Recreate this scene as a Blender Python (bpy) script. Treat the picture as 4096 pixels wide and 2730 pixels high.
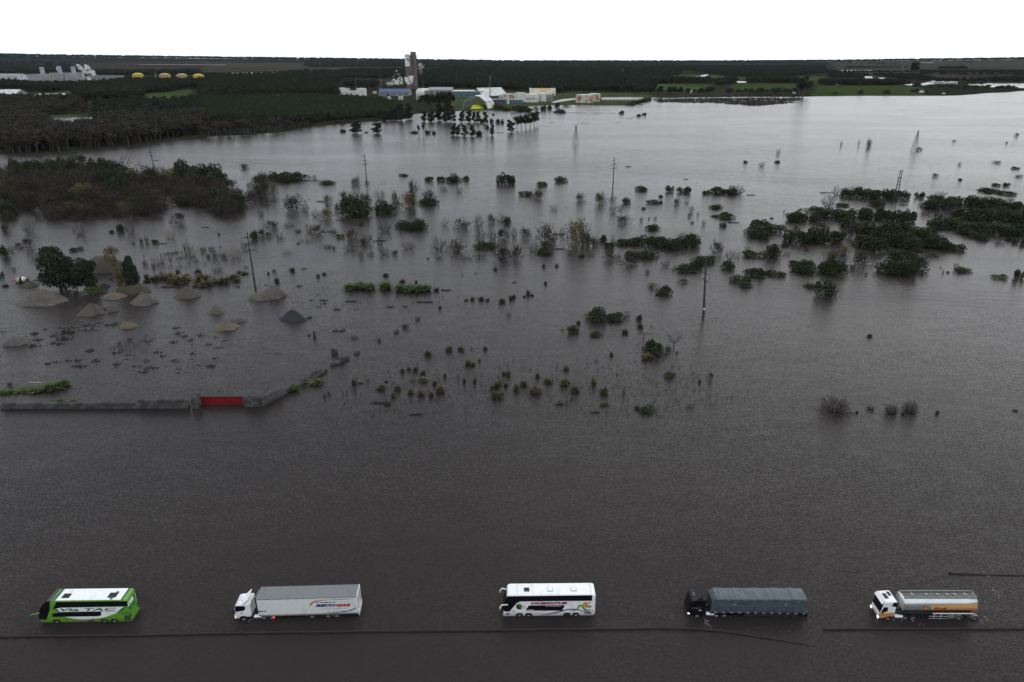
import bpy, bmesh, math, random
import numpy as np
from mathutils import Vector, Matrix

for o in list(bpy.data.objects):
    bpy.data.objects.remove(o)
scene = bpy.context.scene
COL = scene.collection

# ------------------------------------------------------------------ camera
CAM_H = 78.0                      # metres above the flood
PITCH = math.radians(22.4)        # looking down
FPX, CX, CY = 4096 * 24 / 36, 2048.0, 1365.0
cam = bpy.data.cameras.new('camera')
cam.lens, cam.sensor_width = 24.0, 36.0
cam.clip_start, cam.clip_end = 0.5, 80000.0
camo = bpy.data.objects.new('camera', cam)
COL.objects.link(camo)
camo.location = (0, 0, CAM_H)
camo.rotation_euler = (math.pi / 2 - PITCH, 0, 0)
scene.camera = camo

# ------------------------------------------------------------------ sky, sun, exposure
SUN_EL, SUN_AZ = math.radians(36), math.radians(32)   # azimuth clockwise from +Y
world = bpy.data.worlds.new('World')
scene.world = world
world.use_nodes = True
wn, wl = world.node_tree.nodes, world.node_tree.links
for n in list(wn):
    wn.remove(n)
sky = wn.new('ShaderNodeTexSky')
sky.sky_type = 'NISHITA'
sky.sun_disc = False
sky.sun_elevation = SUN_EL
sky.sun_rotation = SUN_AZ
sky.altitude = 0
sky.air_density, sky.dust_density, sky.ozone_density = 1.0, 1.0, 1.0
hsv = wn.new('ShaderNodeHueSaturation')
hsv.inputs['Saturation'].default_value = 0.30
bg = wn.new('ShaderNodeBackground')
bg.inputs['Strength'].default_value = 0.15
wo = wn.new('ShaderNodeOutputWorld')
wl.new(sky.outputs[0], hsv.inputs['Color'])
deck = wn.new('ShaderNodeMix'); deck.data_type = 'RGBA'          # even cloud deck over the clear sky
deck.inputs[0].default_value = 0.74
deck.inputs[7].default_value = (10.4, 10.95, 11.7, 1)
wl.new(hsv.outputs[0], deck.inputs[6])
wl.new(deck.outputs[2], bg.inputs['Color'])
wl.new(bg.outputs[0], wo.inputs['Surface'])
sun = bpy.data.lights.new('sun', 'SUN')
sun.energy, sun.angle, sun.color = 0.5, math.radians(60), (1.0, 0.97, 0.93)
suno = bpy.data.objects.new('sun', sun)
COL.objects.link(suno)
sd = Vector((math.sin(SUN_AZ) * math.cos(SUN_EL), math.cos(SUN_AZ) * math.cos(SUN_EL), math.sin(SUN_EL)))
suno.rotation_euler = sd.to_track_quat('Z', 'Y').to_euler()
suno.location = sd * 200
vs = scene.view_settings
vs.view_transform, vs.look, vs.gamma, vs.use_curve_mapping = 'Standard', 'None', 1.0, False
vs.exposure = -0.3
HAZE_D, HAZE_C = 0.0000032, (0.60, 0.78, 1.0)
scene.cycles.max_bounces = 6
scene.cycles.diffuse_bounces = 2
scene.cycles.glossy_bounces = 2
scene.cycles.volume_bounces = 1
scene.cycles.transparent_max_bounces = 8
scene.cycles.use_denoising = True
scene.cycles.caustics_reflective = False

# ------------------------------------------------------------------ survey helpers (metres from measured directions)
def ray(x, y):
    u, v = (x - CX) / FPX, (CY - y) / FPX
    c, s = math.cos(PITCH), math.sin(PITCH)
    return Vector((u, c + v * s, -s + v * c))
def G(x, y, z=0.0):
    """ground point seen in direction (x, y), at height z"""
    d = ray(x, y)
    t = (z - CAM_H) / d.z
    return Vector((t * d.x, t * d.y, z))
def mpp(Y, z=0.0):
    """metres per unit of direction at forward distance Y"""
    return (Y * math.cos(PITCH) + (CAM_H - z) * math.sin(PITCH)) / FPX
def ZAT(Y, y):
    """height at forward distance Y seen in row y"""
    d = ray(CX, y)
    return CAM_H + d.z * Y / d.y
ZOOM = {'A': (0, 600, 2353 / 1024), 'B': (1024, 500, 2.24), 'C': (2048, 500, 2.24), 'D': (3072, 500, 2.24),
        'E': (0, 1000, 2.24), 'F': (1024, 1100, 2353 / 1024), 'G': (2048, 1100, 2353 / 1024), 'H': (3072, 1100, 2353 / 1024),
        'I': (1800, 300, 2.8695), 'J': (2500, 200, 2.8695), 'K': (3276, 200, 2.8695), 'L': (0, 180, 2.8695),
        'M': (800, 180, 2.8695), 'N': (1300, 180, 2.8695),
        'v1': (0, 2300, 2353 / 800), 'v2': (850, 2300, 2353 / 700), 'v3': (1900, 2300, 2353 / 600),
        'v4': (2650, 2300, 2353 / 700), 'v5': (3400, 2250, 2353 / 696), 's': (0, 0, 1.0)}
def src(z, x, y):
    a, b, k = ZOOM[z]
    return a + x / k, b + y / k

# ------------------------------------------------------------------ objects
def tag(o, label=None, cat=None, group=None, kind=None):
    if label: o['label'] = label
    if cat: o['category'] = cat
    if group: o['group'] = group
    if kind: o['kind'] = kind
    return o
def link(name, data, parent=None, loc=None, rz=None):
    o = bpy.data.objects.new(name, data)
    COL.objects.link(o)
    if parent: o.parent = parent
    if loc is not None: o.location = loc
    if rz is not None: o.rotation_euler = (0, 0, rz)
    return o
def empty(name, loc=(0, 0, 0), rz=0.0):
    o = link(name, None, None, loc, rz)
    o.empty_display_size = 0.5
    return o
def mesh(name, verts, faces, mats, idx=None, smooth=False):
    me = bpy.data.meshes.new(name)
    me.from_pydata([tuple(v) for v in verts], [], [tuple(f) for f in faces])
    for m in (mats if isinstance(mats, (list, tuple)) else [mats]):
        me.materials.append(m)
    if idx is not None:
        me.polygons.foreach_set('material_index', np.asarray(idx, dtype=np.int32))
    if smooth:
        me.polygons.foreach_set('use_smooth', np.ones(len(me.polygons), dtype=bool))
    me.update()
    return me
class MB:
    """collects shapes into one mesh"""
    def __init__(s): s.v, s.f = [], []
    def add(s, v, f):
        n = len(s.v)
        s.v += [tuple(p) for p in v]
        s.f += [tuple(i + n for i in q) for q in f]
        return s
    def box(s, x0, x1, y0, y1, z0, z1):
        return s.add([(x0, y0, z0), (x1, y0, z0), (x1, y1, z0), (x0, y1, z0), (x0, y0, z1), (x1, y0, z1), (x1, y1, z1), (x0, y1, z1)],
                     [(0, 3, 2, 1), (4, 5, 6, 7), (0, 1, 5, 4), (1, 2, 6, 5), (2, 3, 7, 6), (3, 0, 4, 7)])
    def prism(s, pts, y0, y1):
        """polygon in XZ pushed along Y"""
        n = len(pts)
        a = sum(pts[i][0] * pts[(i + 1) % n][1] - pts[(i + 1) % n][0] * pts[i][1] for i in range(n))
        if a < 0: pts = pts[::-1]
        v = [(x, y0, z) for x, z in pts] + [(x, y1, z) for x, z in pts]
        f = [tuple(range(n)), tuple(range(2 * n - 1, n - 1, -1))]
        f += [((i + 1) % n, i, n + i, n + (i + 1) % n) for i in range(n)]
        return s.add(v, f)
    def slab(s, pts, z0, z1):
        """polygon in XY pushed along Z"""
        n = len(pts)
        a = sum(pts[i][0] * pts[(i + 1) % n][1] - pts[(i + 1) % n][0] * pts[i][1] for i in range(n))
        if a < 0: pts = pts[::-1]
        v = [(x, y, z0) for x, y in pts] + [(x, y, z1) for x, y in pts]
        f = [tuple(range(n - 1, -1, -1)), tuple(range(n, 2 * n))]
        f += [(i, (i + 1) % n, n + (i + 1) % n, n + i) for i in range(n)]
        return s.add(v, f)
    def tube(s, p, q, r0, r1=None, n=6, cap=True):
        r1 = r0 if r1 is None else r1
        p, q = Vector(p), Vector(q)
        d = (q - p).normalized()
        a = d.orthogonal().normalized(); b = d.cross(a)
        v, f = [], []
        for k in range(n):
            t = 2 * math.pi * k / n
            e = a * math.cos(t) + b * math.sin(t)
            v.append(p + e * r0)
        for k in range(n):
            t = 2 * math.pi * k / n
            e = a * math.cos(t) + b * math.sin(t)
            v.append(q + e * r1)
        f = [(k, (k + 1) % n, n + (k + 1) % n, n + k) for k in range(n)]
        if cap: f += [tuple(range(n - 1, -1, -1)), tuple(range(n, 2 * n))]
        return s.add(v, f)
    def lathe(s, prof, c=(0, 0, 0), n=24, axis='Z'):
        """profile of (r, h)"""
        v, f = [], []
        for r, h in prof:
            for k in range(n):
                t = 2 * math.pi * k / n
                if axis == 'Z': v.append((c[0] + r * math.cos(t), c[1] + r * math.sin(t), c[2] + h))
                elif axis == 'Y': v.append((c[0] + r * math.cos(t), c[1] + h, c[2] - r * math.sin(t)))
                else: v.append((c[0] + h, c[1] + r * math.cos(t), c[2] + r * math.sin(t)))
        for i in range(len(prof) - 1):
            for k in range(n):
                k2 = (k + 1) % n
                f.append((i * n + k, i * n + k2, (i + 1) * n + k2, (i + 1) * n + k))
        f.append(tuple(range(n - 1, -1, -1)))
        f.append(tuple(range((len(prof) - 1) * n, len(prof) * n)))
        return s.add(v, f)
    def data(s, name, mat, smooth=False): return mesh(name, s.v, s.f, mat, None, smooth)
    def build(s, name, mat, parent=None, loc=None, rz=None, smooth=False, bevel=0, seg=2):
        me = s.data(name, mat, smooth)
        if bevel:
            bm = bmesh.new(); bm.from_mesh(me)
            bmesh.ops.remove_doubles(bm, verts=bm.verts, dist=1e-4)
            bmesh.ops.bevel(bm, geom=[e for e in bm.edges if len(e.link_faces) == 2 and e.calc_face_angle(0) > 0.35],
                            offset=bevel, segments=seg, affect='EDGES', clamp_overlap=True)
            bm.to_mesh(me); bm.free()
            if seg > 1:
                me.polygons.foreach_set('use_smooth', np.ones(len(me.polygons), dtype=bool))
                try: me.set_sharp_from_angle(angle=math.radians(35))
                except Exception: pass
        return link(name, me, parent, loc, rz)
def copy_tree(o, parent=None):
    c = o.copy(); COL.objects.link(c); c.parent = parent
    for ch in list(o.children): copy_tree(ch, c)
    return c

# ------------------------------------------------------------------ materials
def newmat(name):
    m = bpy.data.materials.new(name); m.use_nodes = True
    nt = m.node_tree
    for n in list(nt.nodes): nt.nodes.remove(n)
    out = nt.nodes.new('ShaderNodeOutputMaterial')
    p = nt.nodes.new('ShaderNodeBsdfPrincipled')
    nt.links.new(p.outputs[0], out.inputs['Surface'])
    return m, nt, p
def mat(name, col, rough=0.6, metal=0.0, spec=0.5, var=0.12, scale=2.0, bump=0.0, emit=None, estr=0.0, stain=None, stain_scale=1.0, stain_lo=0.5, stain_hi=0.65, mud=0.0):
    """painted or raw surface: base colour with uneven wear, optional stains"""
    m, nt, p = newmat(name)
    N, Lk = nt.nodes, nt.links
    p.inputs['Roughness'].default_value = rough
    p.inputs['Metallic'].default_value = metal
    p.inputs['Specular IOR Level'].default_value = spec
    if emit:
        p.inputs['Emission Color'].default_value = (*emit, 1); p.inputs['Emission Strength'].default_value = estr
    tc = N.new('ShaderNodeTexCoord')
    nz = N.new('ShaderNodeTexNoise'); nz.inputs['Scale'].default_value = scale; nz.inputs['Detail'].default_value = 4
    Lk.new(tc.outputs['Object'], nz.inputs['Vector'])
    mr = N.new('ShaderNodeMapRange'); mr.inputs[1].default_value = 0.3; mr.inputs[2].default_value = 0.7
    mr.inputs[3].default_value = 1 - var; mr.inputs[4].default_value = 1 + var
    Lk.new(nz.outputs['Fac'], mr.inputs[0])
    mx = N.new('ShaderNodeMix'); mx.data_type = 'RGBA'; mx.blend_type = 'MULTIPLY'; mx.inputs[0].default_value = 1
    mx.inputs[6].default_value = (*col, 1)
    Lk.new(mr.outputs[0], mx.inputs[7])
    last = mx.outputs[2]
    if stain:
        n2 = N.new('ShaderNodeTexNoise'); n2.inputs['Scale'].default_value = stain_scale; n2.inputs['Detail'].default_value = 6
        Lk.new(tc.outputs['Object'], n2.inputs['Vector'])
        m2 = N.new('ShaderNodeMapRange'); m2.inputs[1].default_value = stain_lo; m2.inputs[2].default_value = stain_hi
        Lk.new(n2.outputs['Fac'], m2.inputs[0])
        x2 = N.new('ShaderNodeMix'); x2.data_type = 'RGBA'; x2.inputs[7].default_value = (*stain, 1)
        Lk.new(m2.outputs[0], x2.inputs[0]); Lk.new(last, x2.inputs[6])
        last = x2.outputs[2]
    if mud:      # dried silt splashed up to about a metre
        sx_ = N.new('ShaderNodeSeparateXYZ'); Lk.new(tc.outputs['Object'], sx_.inputs[0])
        n3 = N.new('ShaderNodeTexNoise'); n3.inputs['Scale'].default_value = 2.2; n3.inputs['Detail'].default_value = 5; Lk.new(tc.outputs['Object'], n3.inputs['Vector'])
        ad = N.new('ShaderNodeMath'); ad.operation = 'MULTIPLY_ADD'; ad.inputs[1].default_value = 0.9; Lk.new(n3.outputs['Fac'], ad.inputs[0]); Lk.new(sx_.outputs[2], ad.inputs[2])
        m3 = N.new('ShaderNodeMapRange'); m3.inputs[1].default_value = 1.9; m3.inputs[2].default_value = 0.95; m3.inputs[3].default_value = 0; m3.inputs[4].default_value = mud; Lk.new(ad.outputs[0], m3.inputs[0])
        x3 = N.new('ShaderNodeMix'); x3.data_type = 'RGBA'; x3.inputs[7].default_value = (0.085, 0.068, 0.052, 1)
        Lk.new(m3.outputs[0], x3.inputs[0]); Lk.new(last, x3.inputs[6]); last = x3.outputs[2]
    Lk.new(last, p.inputs['Base Color'])
    if bump:
        b = N.new('ShaderNodeBump'); b.inputs['Strength'].default_value = bump; b.inputs['Distance'].default_value = 0.05
        Lk.new(nz.outputs['Fac'], b.inputs['Height']); Lk.new(b.outputs[0], p.inputs['Normal'])
    return m
def leafmat(name, a, b, rough=0.75, spread=0.45):
    """leaves: colour differs from plant to plant (a..b) and from leaf to leaf"""
    m, nt, p = newmat(name)
    N, Lk = nt.nodes, nt.links
    p.inputs['Roughness'].default_value = rough
    p.inputs['Specular IOR Level'].default_value = 0.25
    oi = N.new('ShaderNodeObjectInfo'); ge = N.new('ShaderNodeNewGeometry')
    x = N.new('ShaderNodeMix'); x.data_type = 'RGBA'
    x.inputs[6].default_value = (*a, 1); x.inputs[7].default_value = (*b, 1)
    Lk.new(oi.outputs['Random'], x.inputs[0])
    mr = N.new('ShaderNodeMapRange'); mr.inputs[3].default_value = 1 - spread; mr.inputs[4].default_value = 1 + spread
    Lk.new(ge.outputs['Random Per Island'], mr.inputs[0])
    y = N.new('ShaderNodeMix'); y.data_type = 'RGBA'; y.blend_type = 'MULTIPLY'; y.inputs[0].default_value = 1
    Lk.new(x.outputs[2], y.inputs[6]); Lk.new(mr.outputs[0], y.inputs[7])
    Lk.new(y.outputs[2], p.inputs['Base Color'])
    return m
M = {}
M['leaf'] = leafmat('dark_green_leaf', (0.0187, 0.0298, 0.0110), (0.0314, 0.0408, 0.0161))
M['leafbright'] = leafmat('fresh_green_leaf', (0.043, 0.072, 0.019), (0.061, 0.090, 0.024))
M['scrub'] = leafmat('dull_brown_leaf', (0.0288, 0.0266, 0.0173), (0.0432, 0.0360, 0.0230))
M['autumn'] = leafmat('yellowing_leaf', (0.0978, 0.0851, 0.0391), (0.1437, 0.1196, 0.0552))
M['twig'] = leafmat('bare_twig', (0.048, 0.040, 0.034), (0.076, 0.060, 0.050), 0.85, 0.25)
M['twigdark'] = leafmat('wet_dark_twig', (0.032, 0.027, 0.023), (0.050, 0.041, 0.036), 0.8, 0.25)
M['twigpale'] = leafmat('dry_pale_stalk', (0.15, 0.12, 0.085), (0.20, 0.16, 0.11), 0.85, 0.25)
M['grass'] = leafmat('dark_grass_blade', (0.038, 0.043, 0.020), (0.064, 0.061, 0.029), 0.8)
M['straw'] = leafmat('straw_grass_blade', (0.10, 0.085, 0.040), (0.135, 0.11, 0.05), 0.8)
M['pine'] = leafmat('plantation_leaf', (0.027, 0.042, 0.015), (0.042, 0.058, 0.020))
M['gum'] = leafmat('grey_green_leaf', (0.0234, 0.0315, 0.0198), (0.0342, 0.0405, 0.0252))
M['conifer'] = leafmat('dark_needles', (0.022, 0.032, 0.020), (0.031, 0.041, 0.025))
M['farleaf'] = leafmat('woodland_leaf', (0.0168, 0.0248, 0.0136), (0.0304, 0.0344, 0.0176))
M['brownwood'] = leafmat('leafless_wood_leaf', (0.0272, 0.0240, 0.0176), (0.0400, 0.0328, 0.0248))
M['poplar'] = leafmat('pale_yellow_leaf', (0.135, 0.115, 0.062), (0.16, 0.135, 0.07))
M['bark'] = mat('bark', (0.085, 0.068, 0.055), 0.9, scale=3, var=0.3)
M['barkpale'] = mat('pale_bark', (0.075, 0.066, 0.057), 0.9, scale=3, var=0.3)
# ------------------------------------------------------------------ land form
def Lw(z, pts): return [G(*src(z, x, y)).xy for x, y in pts]
SHORE = [G(-900, 648).xy] + Lw('L', [(0, 1250), (500, 1240), (1100, 1190), (1500, 1150), (2353, 1060)]) + \
    Lw('M', [(880, 1010), (1200, 950), (1600, 910), (2100, 870)]) + \
    Lw('N', [(1000, 848), (1010, 795), (1480, 762), (1800, 752)]) + \
    Lw('I', [(510, 412), (850, 430), (950, 402), (870, 368), (1000, 352), (1450, 347), (2100, 354), (2330, 296), (2240, 268), (2340, 262)]) + \
    Lw('J', [(430, 553), (820, 548), (1400, 540), (2050, 540)]) + \
    Lw('K', [(0, 535), (500, 530), (1000, 530), (1600, 525), (1900, 500), (2200, 485), (2353, 470)]) + [G(5200, 352).xy]
LAND = [Vector((-40000, SHORE[0].y + 20))] + SHORE + [Vector((40000, SHORE[-1].y + 60)), Vector((40000, 60000)), Vector((-40000, 60000))]
def inside(px, py, poly):
    r = np.zeros(px.shape, bool)
    n = len(poly)
    for i in range(n):
        x1, y1 = poly[i]; x2, y2 = poly[(i + 1) % n]
        if y1 == y2: continue
        c = ((y1 > py) != (y2 > py)) & (px < (x2 - x1) * (py - y1) / (y2 - y1) + x1)
        r ^= c
    return r
def edgedist(px, py, poly):
    d = np.full(px.shape, 1e9)
    n = len(poly)
    for i in range(n):
        x1, y1 = poly[i]; x2, y2 = poly[(i + 1) % n]
        dx, dy = x2 - x1, y2 - y1
        t = np.clip(((px - x1) * dx + (py - y1) * dy) / (dx * dx + dy * dy + 1e-9), 0, 1)
        d = np.minimum(d, np.hypot(px - x1 - t * dx, py - y1 - t * dy))
    return d
_px = np.array([-1500, 0, 390, 800, 1180, 1620, 2100, 2500, 2900, 3320, 3620, 3800, 4096, 5600.])
_py = np.array([214, 224, 229, 233, 236.5, 241, 246, 246, 246, 244, 240.5, 239, 236, 232.])
CREST = 14000.0
def ground_z(X, Y):
    X, Y = np.asarray(X, float), np.asarray(Y, float)
    px = CX + X / (Y * math.cos(PITCH) + CAM_H * math.sin(PITCH)) * FPX
    top = np.interp(px, _px, _py)
    zc = CAM_H + (239.4 - top) * CREST / (FPX * math.cos(PITCH) ** 1) * 0.98 - 14
    t = np.clip((Y - 7000) / (CREST - 7000), 0, 1)
    t = t * t * (3 - 2 * t)
    return 0.8 + np.maximum(zc, 5) * t
rng = np.random.default_rng(11)
NR, NC = 380, 420
rows = np.concatenate([[-150, -60, 10], np.geomspace(50, 16000, NR - 3)])
us = np.linspace(-1.25, 1.25, NC)
YY = np.repeat(rows[:, None], NC, 1)
XX = us[None, :] * (260 + np.maximum(YY, 0))
ld = edgedist(XX, YY, [tuple(p) for p in LAND])
ins = inside(XX, YY, [tuple(p) for p in LAND])
wob = (np.sin(XX * 0.045 + 1.3 * np.sin(YY * 0.011)) + np.sin(XX * 0.11 + YY * 0.02)) * 2.0
sgn = np.where(ins, ld, -ld) + wob
GZ = np.where(sgn > 0, 0.8 * np.clip(sgn / 7, 0, 1), 2.2 * np.clip(sgn / 40, -1, 0))
GZ = np.where(YY > 3000, ground_z(XX, YY), GZ)
# cover: colour of what grows or lies there
cov = np.zeros((NR, NC, 3)); cov[:] = (0.027, 0.028, 0.019)
cov[YY > 6000] = (0.020, 0.024, 0.021)
def cover(z, pts, col):
    p = [tuple(q) for q in Lw(z, pts)]
    cov[inside(XX, YY, p)] = col
GREEN, DULL, TAN, BROWN = (0.043, 0.060, 0.024), (0.040, 0.050, 0.023), (0.048, 0.043, 0.036), (0.040, 0.033, 0.028)
cover('s', [(780, 263), (1330, 264), (1640, 268), (1600, 280), (1240, 282), (800, 290)], TAN)
cover('s', [(300, 266), (820, 262), (820, 290), (500, 300), (330, 290)], BROWN)
cover('s', [(3330, 256), (4300, 256), (4300, 300), (3330, 290)], TAN)
cover('s', [(3310, 290), (4300, 300), (4300, 345), (3310, 322)], BROWN)
cover('s', [(2650, 300), (3300, 304), (3300, 345), (2650, 330)], DULL)
cover('J', [(280, 388), (1000, 398), (1000, 450), (640, 470), (300, 455)], GREEN)
cover('J', [(1160, 440), (1290, 382), (1970, 396), (1960, 470), (1300, 480)], GREEN)
cover('s', [(3240, 386), (3268, 341), (3276, 343), (3652, 344), (3710, 362), (3694, 383), (3450, 387)], GREEN)
cover('L', [(620, 545), (830, 528), (845, 570), (740, 600), (640, 580)], GREEN)
cover('L', [(1640, 570), (1930, 548), (2180, 505), (2200, 560), (2080, 620), (1660, 630)], GREEN)
cover('L', [(560, 815), (1020, 795), (1040, 850), (600, 855)], GREEN)
cover('N', [(240, 402), (790, 402), (720, 460), (240, 460)], BROWN)
cover('I', [(0, 150), (2300, 210), (2330, 300), (2100, 360), (850, 420), (0, 420)], DULL)
gme = bpy.data.meshes.new('ground')
V = np.stack([XX, YY, GZ], -1).reshape(-1, 3)
ii = np.arange(NR * NC).reshape(NR, NC)
Fq = np.stack([ii[:-1, :-1], ii[:-1, 1:], ii[1:, 1:], ii[1:, :-1]], -1).reshape(-1, 4)
gme.vertices.add(len(V)); gme.vertices.foreach_set('co', V.ravel())
gme.loops.add(Fq.size); gme.loops.foreach_set('vertex_index', Fq.ravel().astype(np.int32))
gme.polygons.add(len(Fq)); gme.polygons.foreach_set('loop_start', np.arange(0, Fq.size, 4, dtype=np.int32))
gme.polygons.foreach_set('use_smooth', np.ones(len(Fq), bool))
ca = gme.color_attributes.new('cover', 'FLOAT_COLOR', 'POINT')
ca.data.foreach_set('color', np.concatenate([cov.reshape(-1, 3), np.ones((NR * NC, 1))], 1).ravel())
gme.update(); gme.validate()
m, nt, p = newmat('flood_plain_soil_and_grass')
N, Lk = nt.nodes, nt.links
at = N.new('ShaderNodeAttribute'); at.attribute_name = 'cover'
tc = N.new('ShaderNodeTexCoord')
mp = N.new('ShaderNodeMapping'); mp.inputs['Scale'].default_value = (0.002, 0.0011, 1); mp.inputs['Rotation'].default_value = (0, 0, 0.35)
vo = N.new('ShaderNodeTexVoronoi'); vo.inputs['Scale'].default_value = 1.0
Lk.new(tc.outputs['Object'], mp.inputs['Vector']); Lk.new(mp.outputs[0], vo.inputs['Vector'])
sp = N.new('ShaderNodeSeparateColor'); Lk.new(vo.outputs['Color'], sp.inputs[0])
mr = N.new('ShaderNodeMapRange'); mr.inputs[3].default_value = 0.75; mr.inputs[4].default_value = 1.25; Lk.new(sp.outputs[0], mr.inputs[0])
nz = N.new('ShaderNodeTexNoise'); nz.inputs['Scale'].default_value = 0.05; nz.inputs['Detail'].default_value = 6
Lk.new(tc.outputs['Object'], nz.inputs['Vector'])
mr2 = N.new('ShaderNodeMapRange'); mr2.inputs[1].default_value = 0.3; mr2.inputs[2].default_value = 0.7; mr2.inputs[3].default_value = 0.6; mr2.inputs[4].default_value = 1.4
Lk.new(nz.outputs['Fac'], mr2.inputs[0])
mu = N.new('ShaderNodeMath'); mu.operation = 'MULTIPLY'; Lk.new(mr.outputs[0], mu.inputs[0]); Lk.new(mr2.outputs[0], mu.inputs[1])
mx = N.new('ShaderNodeMix'); mx.data_type = 'RGBA'; mx.blend_type = 'MULTIPLY'; mx.inputs[0].default_value = 1
Lk.new(at.outputs['Color'], mx.inputs[6]); Lk.new(mu.outputs[0], mx.inputs[7]); Lk.new(mx.outputs[2], p.inputs['Base Color'])
p.inputs['Roughness'].default_value = 1.0; p.inputs['Specular IOR Level'].default_value = 0.0
M['soil'] = m
gme.materials.append(m)
tag(link('ground', gme), kind='structure', label='low floodplain land rising above the brown water')

# ------------------------------------------------------------------ flood water
def water_material(name, base, amp):
    m, nt, p = newmat(name)
    N, Lk = nt.nodes, nt.links
    p.inputs['IOR'].default_value = 1.15
    tc = N.new('ShaderNodeTexCoord')
    def noise(scale, sx, sy, rot, detail=3, rough=0.55):
        mp = N.new('ShaderNodeMapping'); mp.inputs['Scale'].default_value = (sx, sy, 1); mp.inputs['Rotation'].default_value = (0, 0, rot)
        nz = N.new('ShaderNodeTexNoise'); nz.inputs['Scale'].default_value = scale; nz.inputs['Detail'].default_value = detail; nz.inputs['Roughness'].default_value = rough
        Lk.new(tc.outputs['Object'], mp.inputs['Vector']); Lk.new(mp.outputs[0], nz.inputs['Vector'])
        return nz
    rip = noise(5.5, 0.5, 1.0, 0.15, 2)
    swl = noise(0.32, 0.4, 1.0, -0.12, 2)
    wind = noise(0.012, 0.45, 1.0, 0.10, 4, 0.6)
    big = noise(0.003, 0.6, 1.0, 0.1, 3)
    # slope = (ripple + swell) * wind strength
    def centred(n, k):
        s = N.new('ShaderNodeVectorMath'); s.operation = 'SUBTRACT'; s.inputs[1].default_value = (0.5, 0.5, 0.5)
        Lk.new(n.outputs['Color'], s.inputs[0])
        q = N.new('ShaderNodeVectorMath'); q.operation = 'MULTIPLY'; q.inputs[1].default_value = k
        Lk.new(s.outputs[0], q.inputs[0]); return q
    a = centred(rip, (0.34 * amp, 0.66 * amp, 0)); b = centred(swl, (0.04 * amp, 0.09 * amp, 0))
    ad = N.new('ShaderNodeVectorMath'); Lk.new(a.outputs[0], ad.inputs[0]); Lk.new(b.outputs[0], ad.inputs[1])
    wm = N.new('ShaderNodeMapRange'); wm.inputs[1].default_value = 0.34; wm.inputs[2].default_value = 0.66; wm.inputs[3].default_value = 0.45; wm.inputs[4].default_value = 1.35
    Lk.new(wind.outputs['Fac'], wm.inputs[0])
    sc = N.new('ShaderNodeVectorMath'); sc.operation = 'SCALE'; Lk.new(ad.outputs[0], sc.inputs[0]); Lk.new(wm.outputs[0], sc.inputs['Scale'])
    up = N.new('ShaderNodeVectorMath'); up.inputs[1].default_value = (0, 0, 1); Lk.new(sc.outputs[0], up.inputs[0])
    no = N.new('ShaderNodeVectorMath'); no.operation = 'NORMALIZE'; Lk.new(up.outputs[0], no.inputs[0])
    Lk.new(no.outputs[0], p.inputs['Normal'])
    mr = N.new('ShaderNodeMapRange'); mr.inputs[1].default_value = 0.3; mr.inputs[2].default_value = 0.7
    Lk.new(big.outputs['Fac'], mr.inputs[0])
    mx = N.new('ShaderNodeMix'); mx.data_type = 'RGBA'
    mx.inputs[6].default_value = (*[c * 0.85 for c in base], 1); mx.inputs[7].default_value = (*[c * 1.15 for c in base], 1)
    Lk.new(mr.outputs[0], mx.inputs[0]); Lk.new(mx.outputs[2], p.inputs['Base Color'])
    p.inputs['Roughness'].default_value = 0.22
    return m
M['water'] = water_material('muddy_flood_water', (0.0285, 0.0238, 0.0228), 1.75)
M['pondwater'] = water_material('still_pond_water', (0.045, 0.042, 0.036), 0.25)
wme = mesh('flood_water', [(-9000, -400, 0), (9000, -400, 0), (9000, 2700, 0), (-9000, 2700, 0)], [(0, 1, 2, 3)], M['water'])
tag(link('flood_water', wme), kind='structure', label='brown flood water covering fields and road')
def pond(z, pts, h=0.06):
    w = Lw(z, pts)
    c = Vector((sum(p.x for p in w) / len(w), sum(p.y for p in w) / len(w)))
    zz = float(ground_z(c.x, c.y)) + h
    me = mesh('pond', [(p.x, p.y, zz) for p in w], [tuple(range(len(w)))], M['pondwater'])
    if me.polygons[0].normal.z < 0: me.flip_normals()
    tag(link('pond', me), kind='structure')
pond('s', [(206, 474), (300, 473), (378, 474), (378, 490), (300, 495), (240, 495), (215, 483)])
pond('s', [(466, 474), (486, 474), (486, 488), (470, 488)])
pond('s', [(530, 478), (544, 477), (545, 494), (534, 495)])
pond('I', [(1740, 265), (2220, 260), (2225, 296), (1740, 294)])
pond('I', [(1290, 282), (1445, 272), (1450, 288), (1180, 330), (1150, 320)])
pond('K', [(960, 402), (1090, 392), (1200, 385), (1330, 350), (1590, 360), (1590, 396), (1400, 392), (1270, 400), (1200, 412), (1060, 414)])
pond('K', [(1700, 395), (2000, 385), (2500, 388), (2500, 445), (2200, 440), (1950, 432), (1740, 415)])
pond('K', [(1120, 172), (1320, 178), (1310, 184), (1130, 182)])
pond('K', [(1640, 160), (1790, 163), (1760, 178), (1640, 176)])
pond('K', [(820, 194), (990, 201), (980, 206), (830, 202)])
pond('K', [(220, 236), (600, 234), (600, 241), (230, 243)])
pond('K', [(1150, 250), (1290, 254), (1270, 260), (1160, 257)])
pond('J', [(815, 312), (900, 290), (955, 279), (957, 293), (880, 320)])
pond('J', [(1280, 362), (1390, 366), (1395, 380), (1290, 382)])
pond('J', [(750, 465), (775, 465), (780, 500), (750, 502)])
pond('J', [(1900, 460), (1965, 470), (1950, 510), (1925, 505)])
pond('M', [(360, 325), (600, 320), (910, 314), (915, 322), (500, 338), (380, 338)])
pond('M', [(0, 246), (300, 250), (300, 254), (0, 252)])
pond('L', [(1600, 248), (2353, 246), (2353, 252), (1600, 253)])
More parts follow.
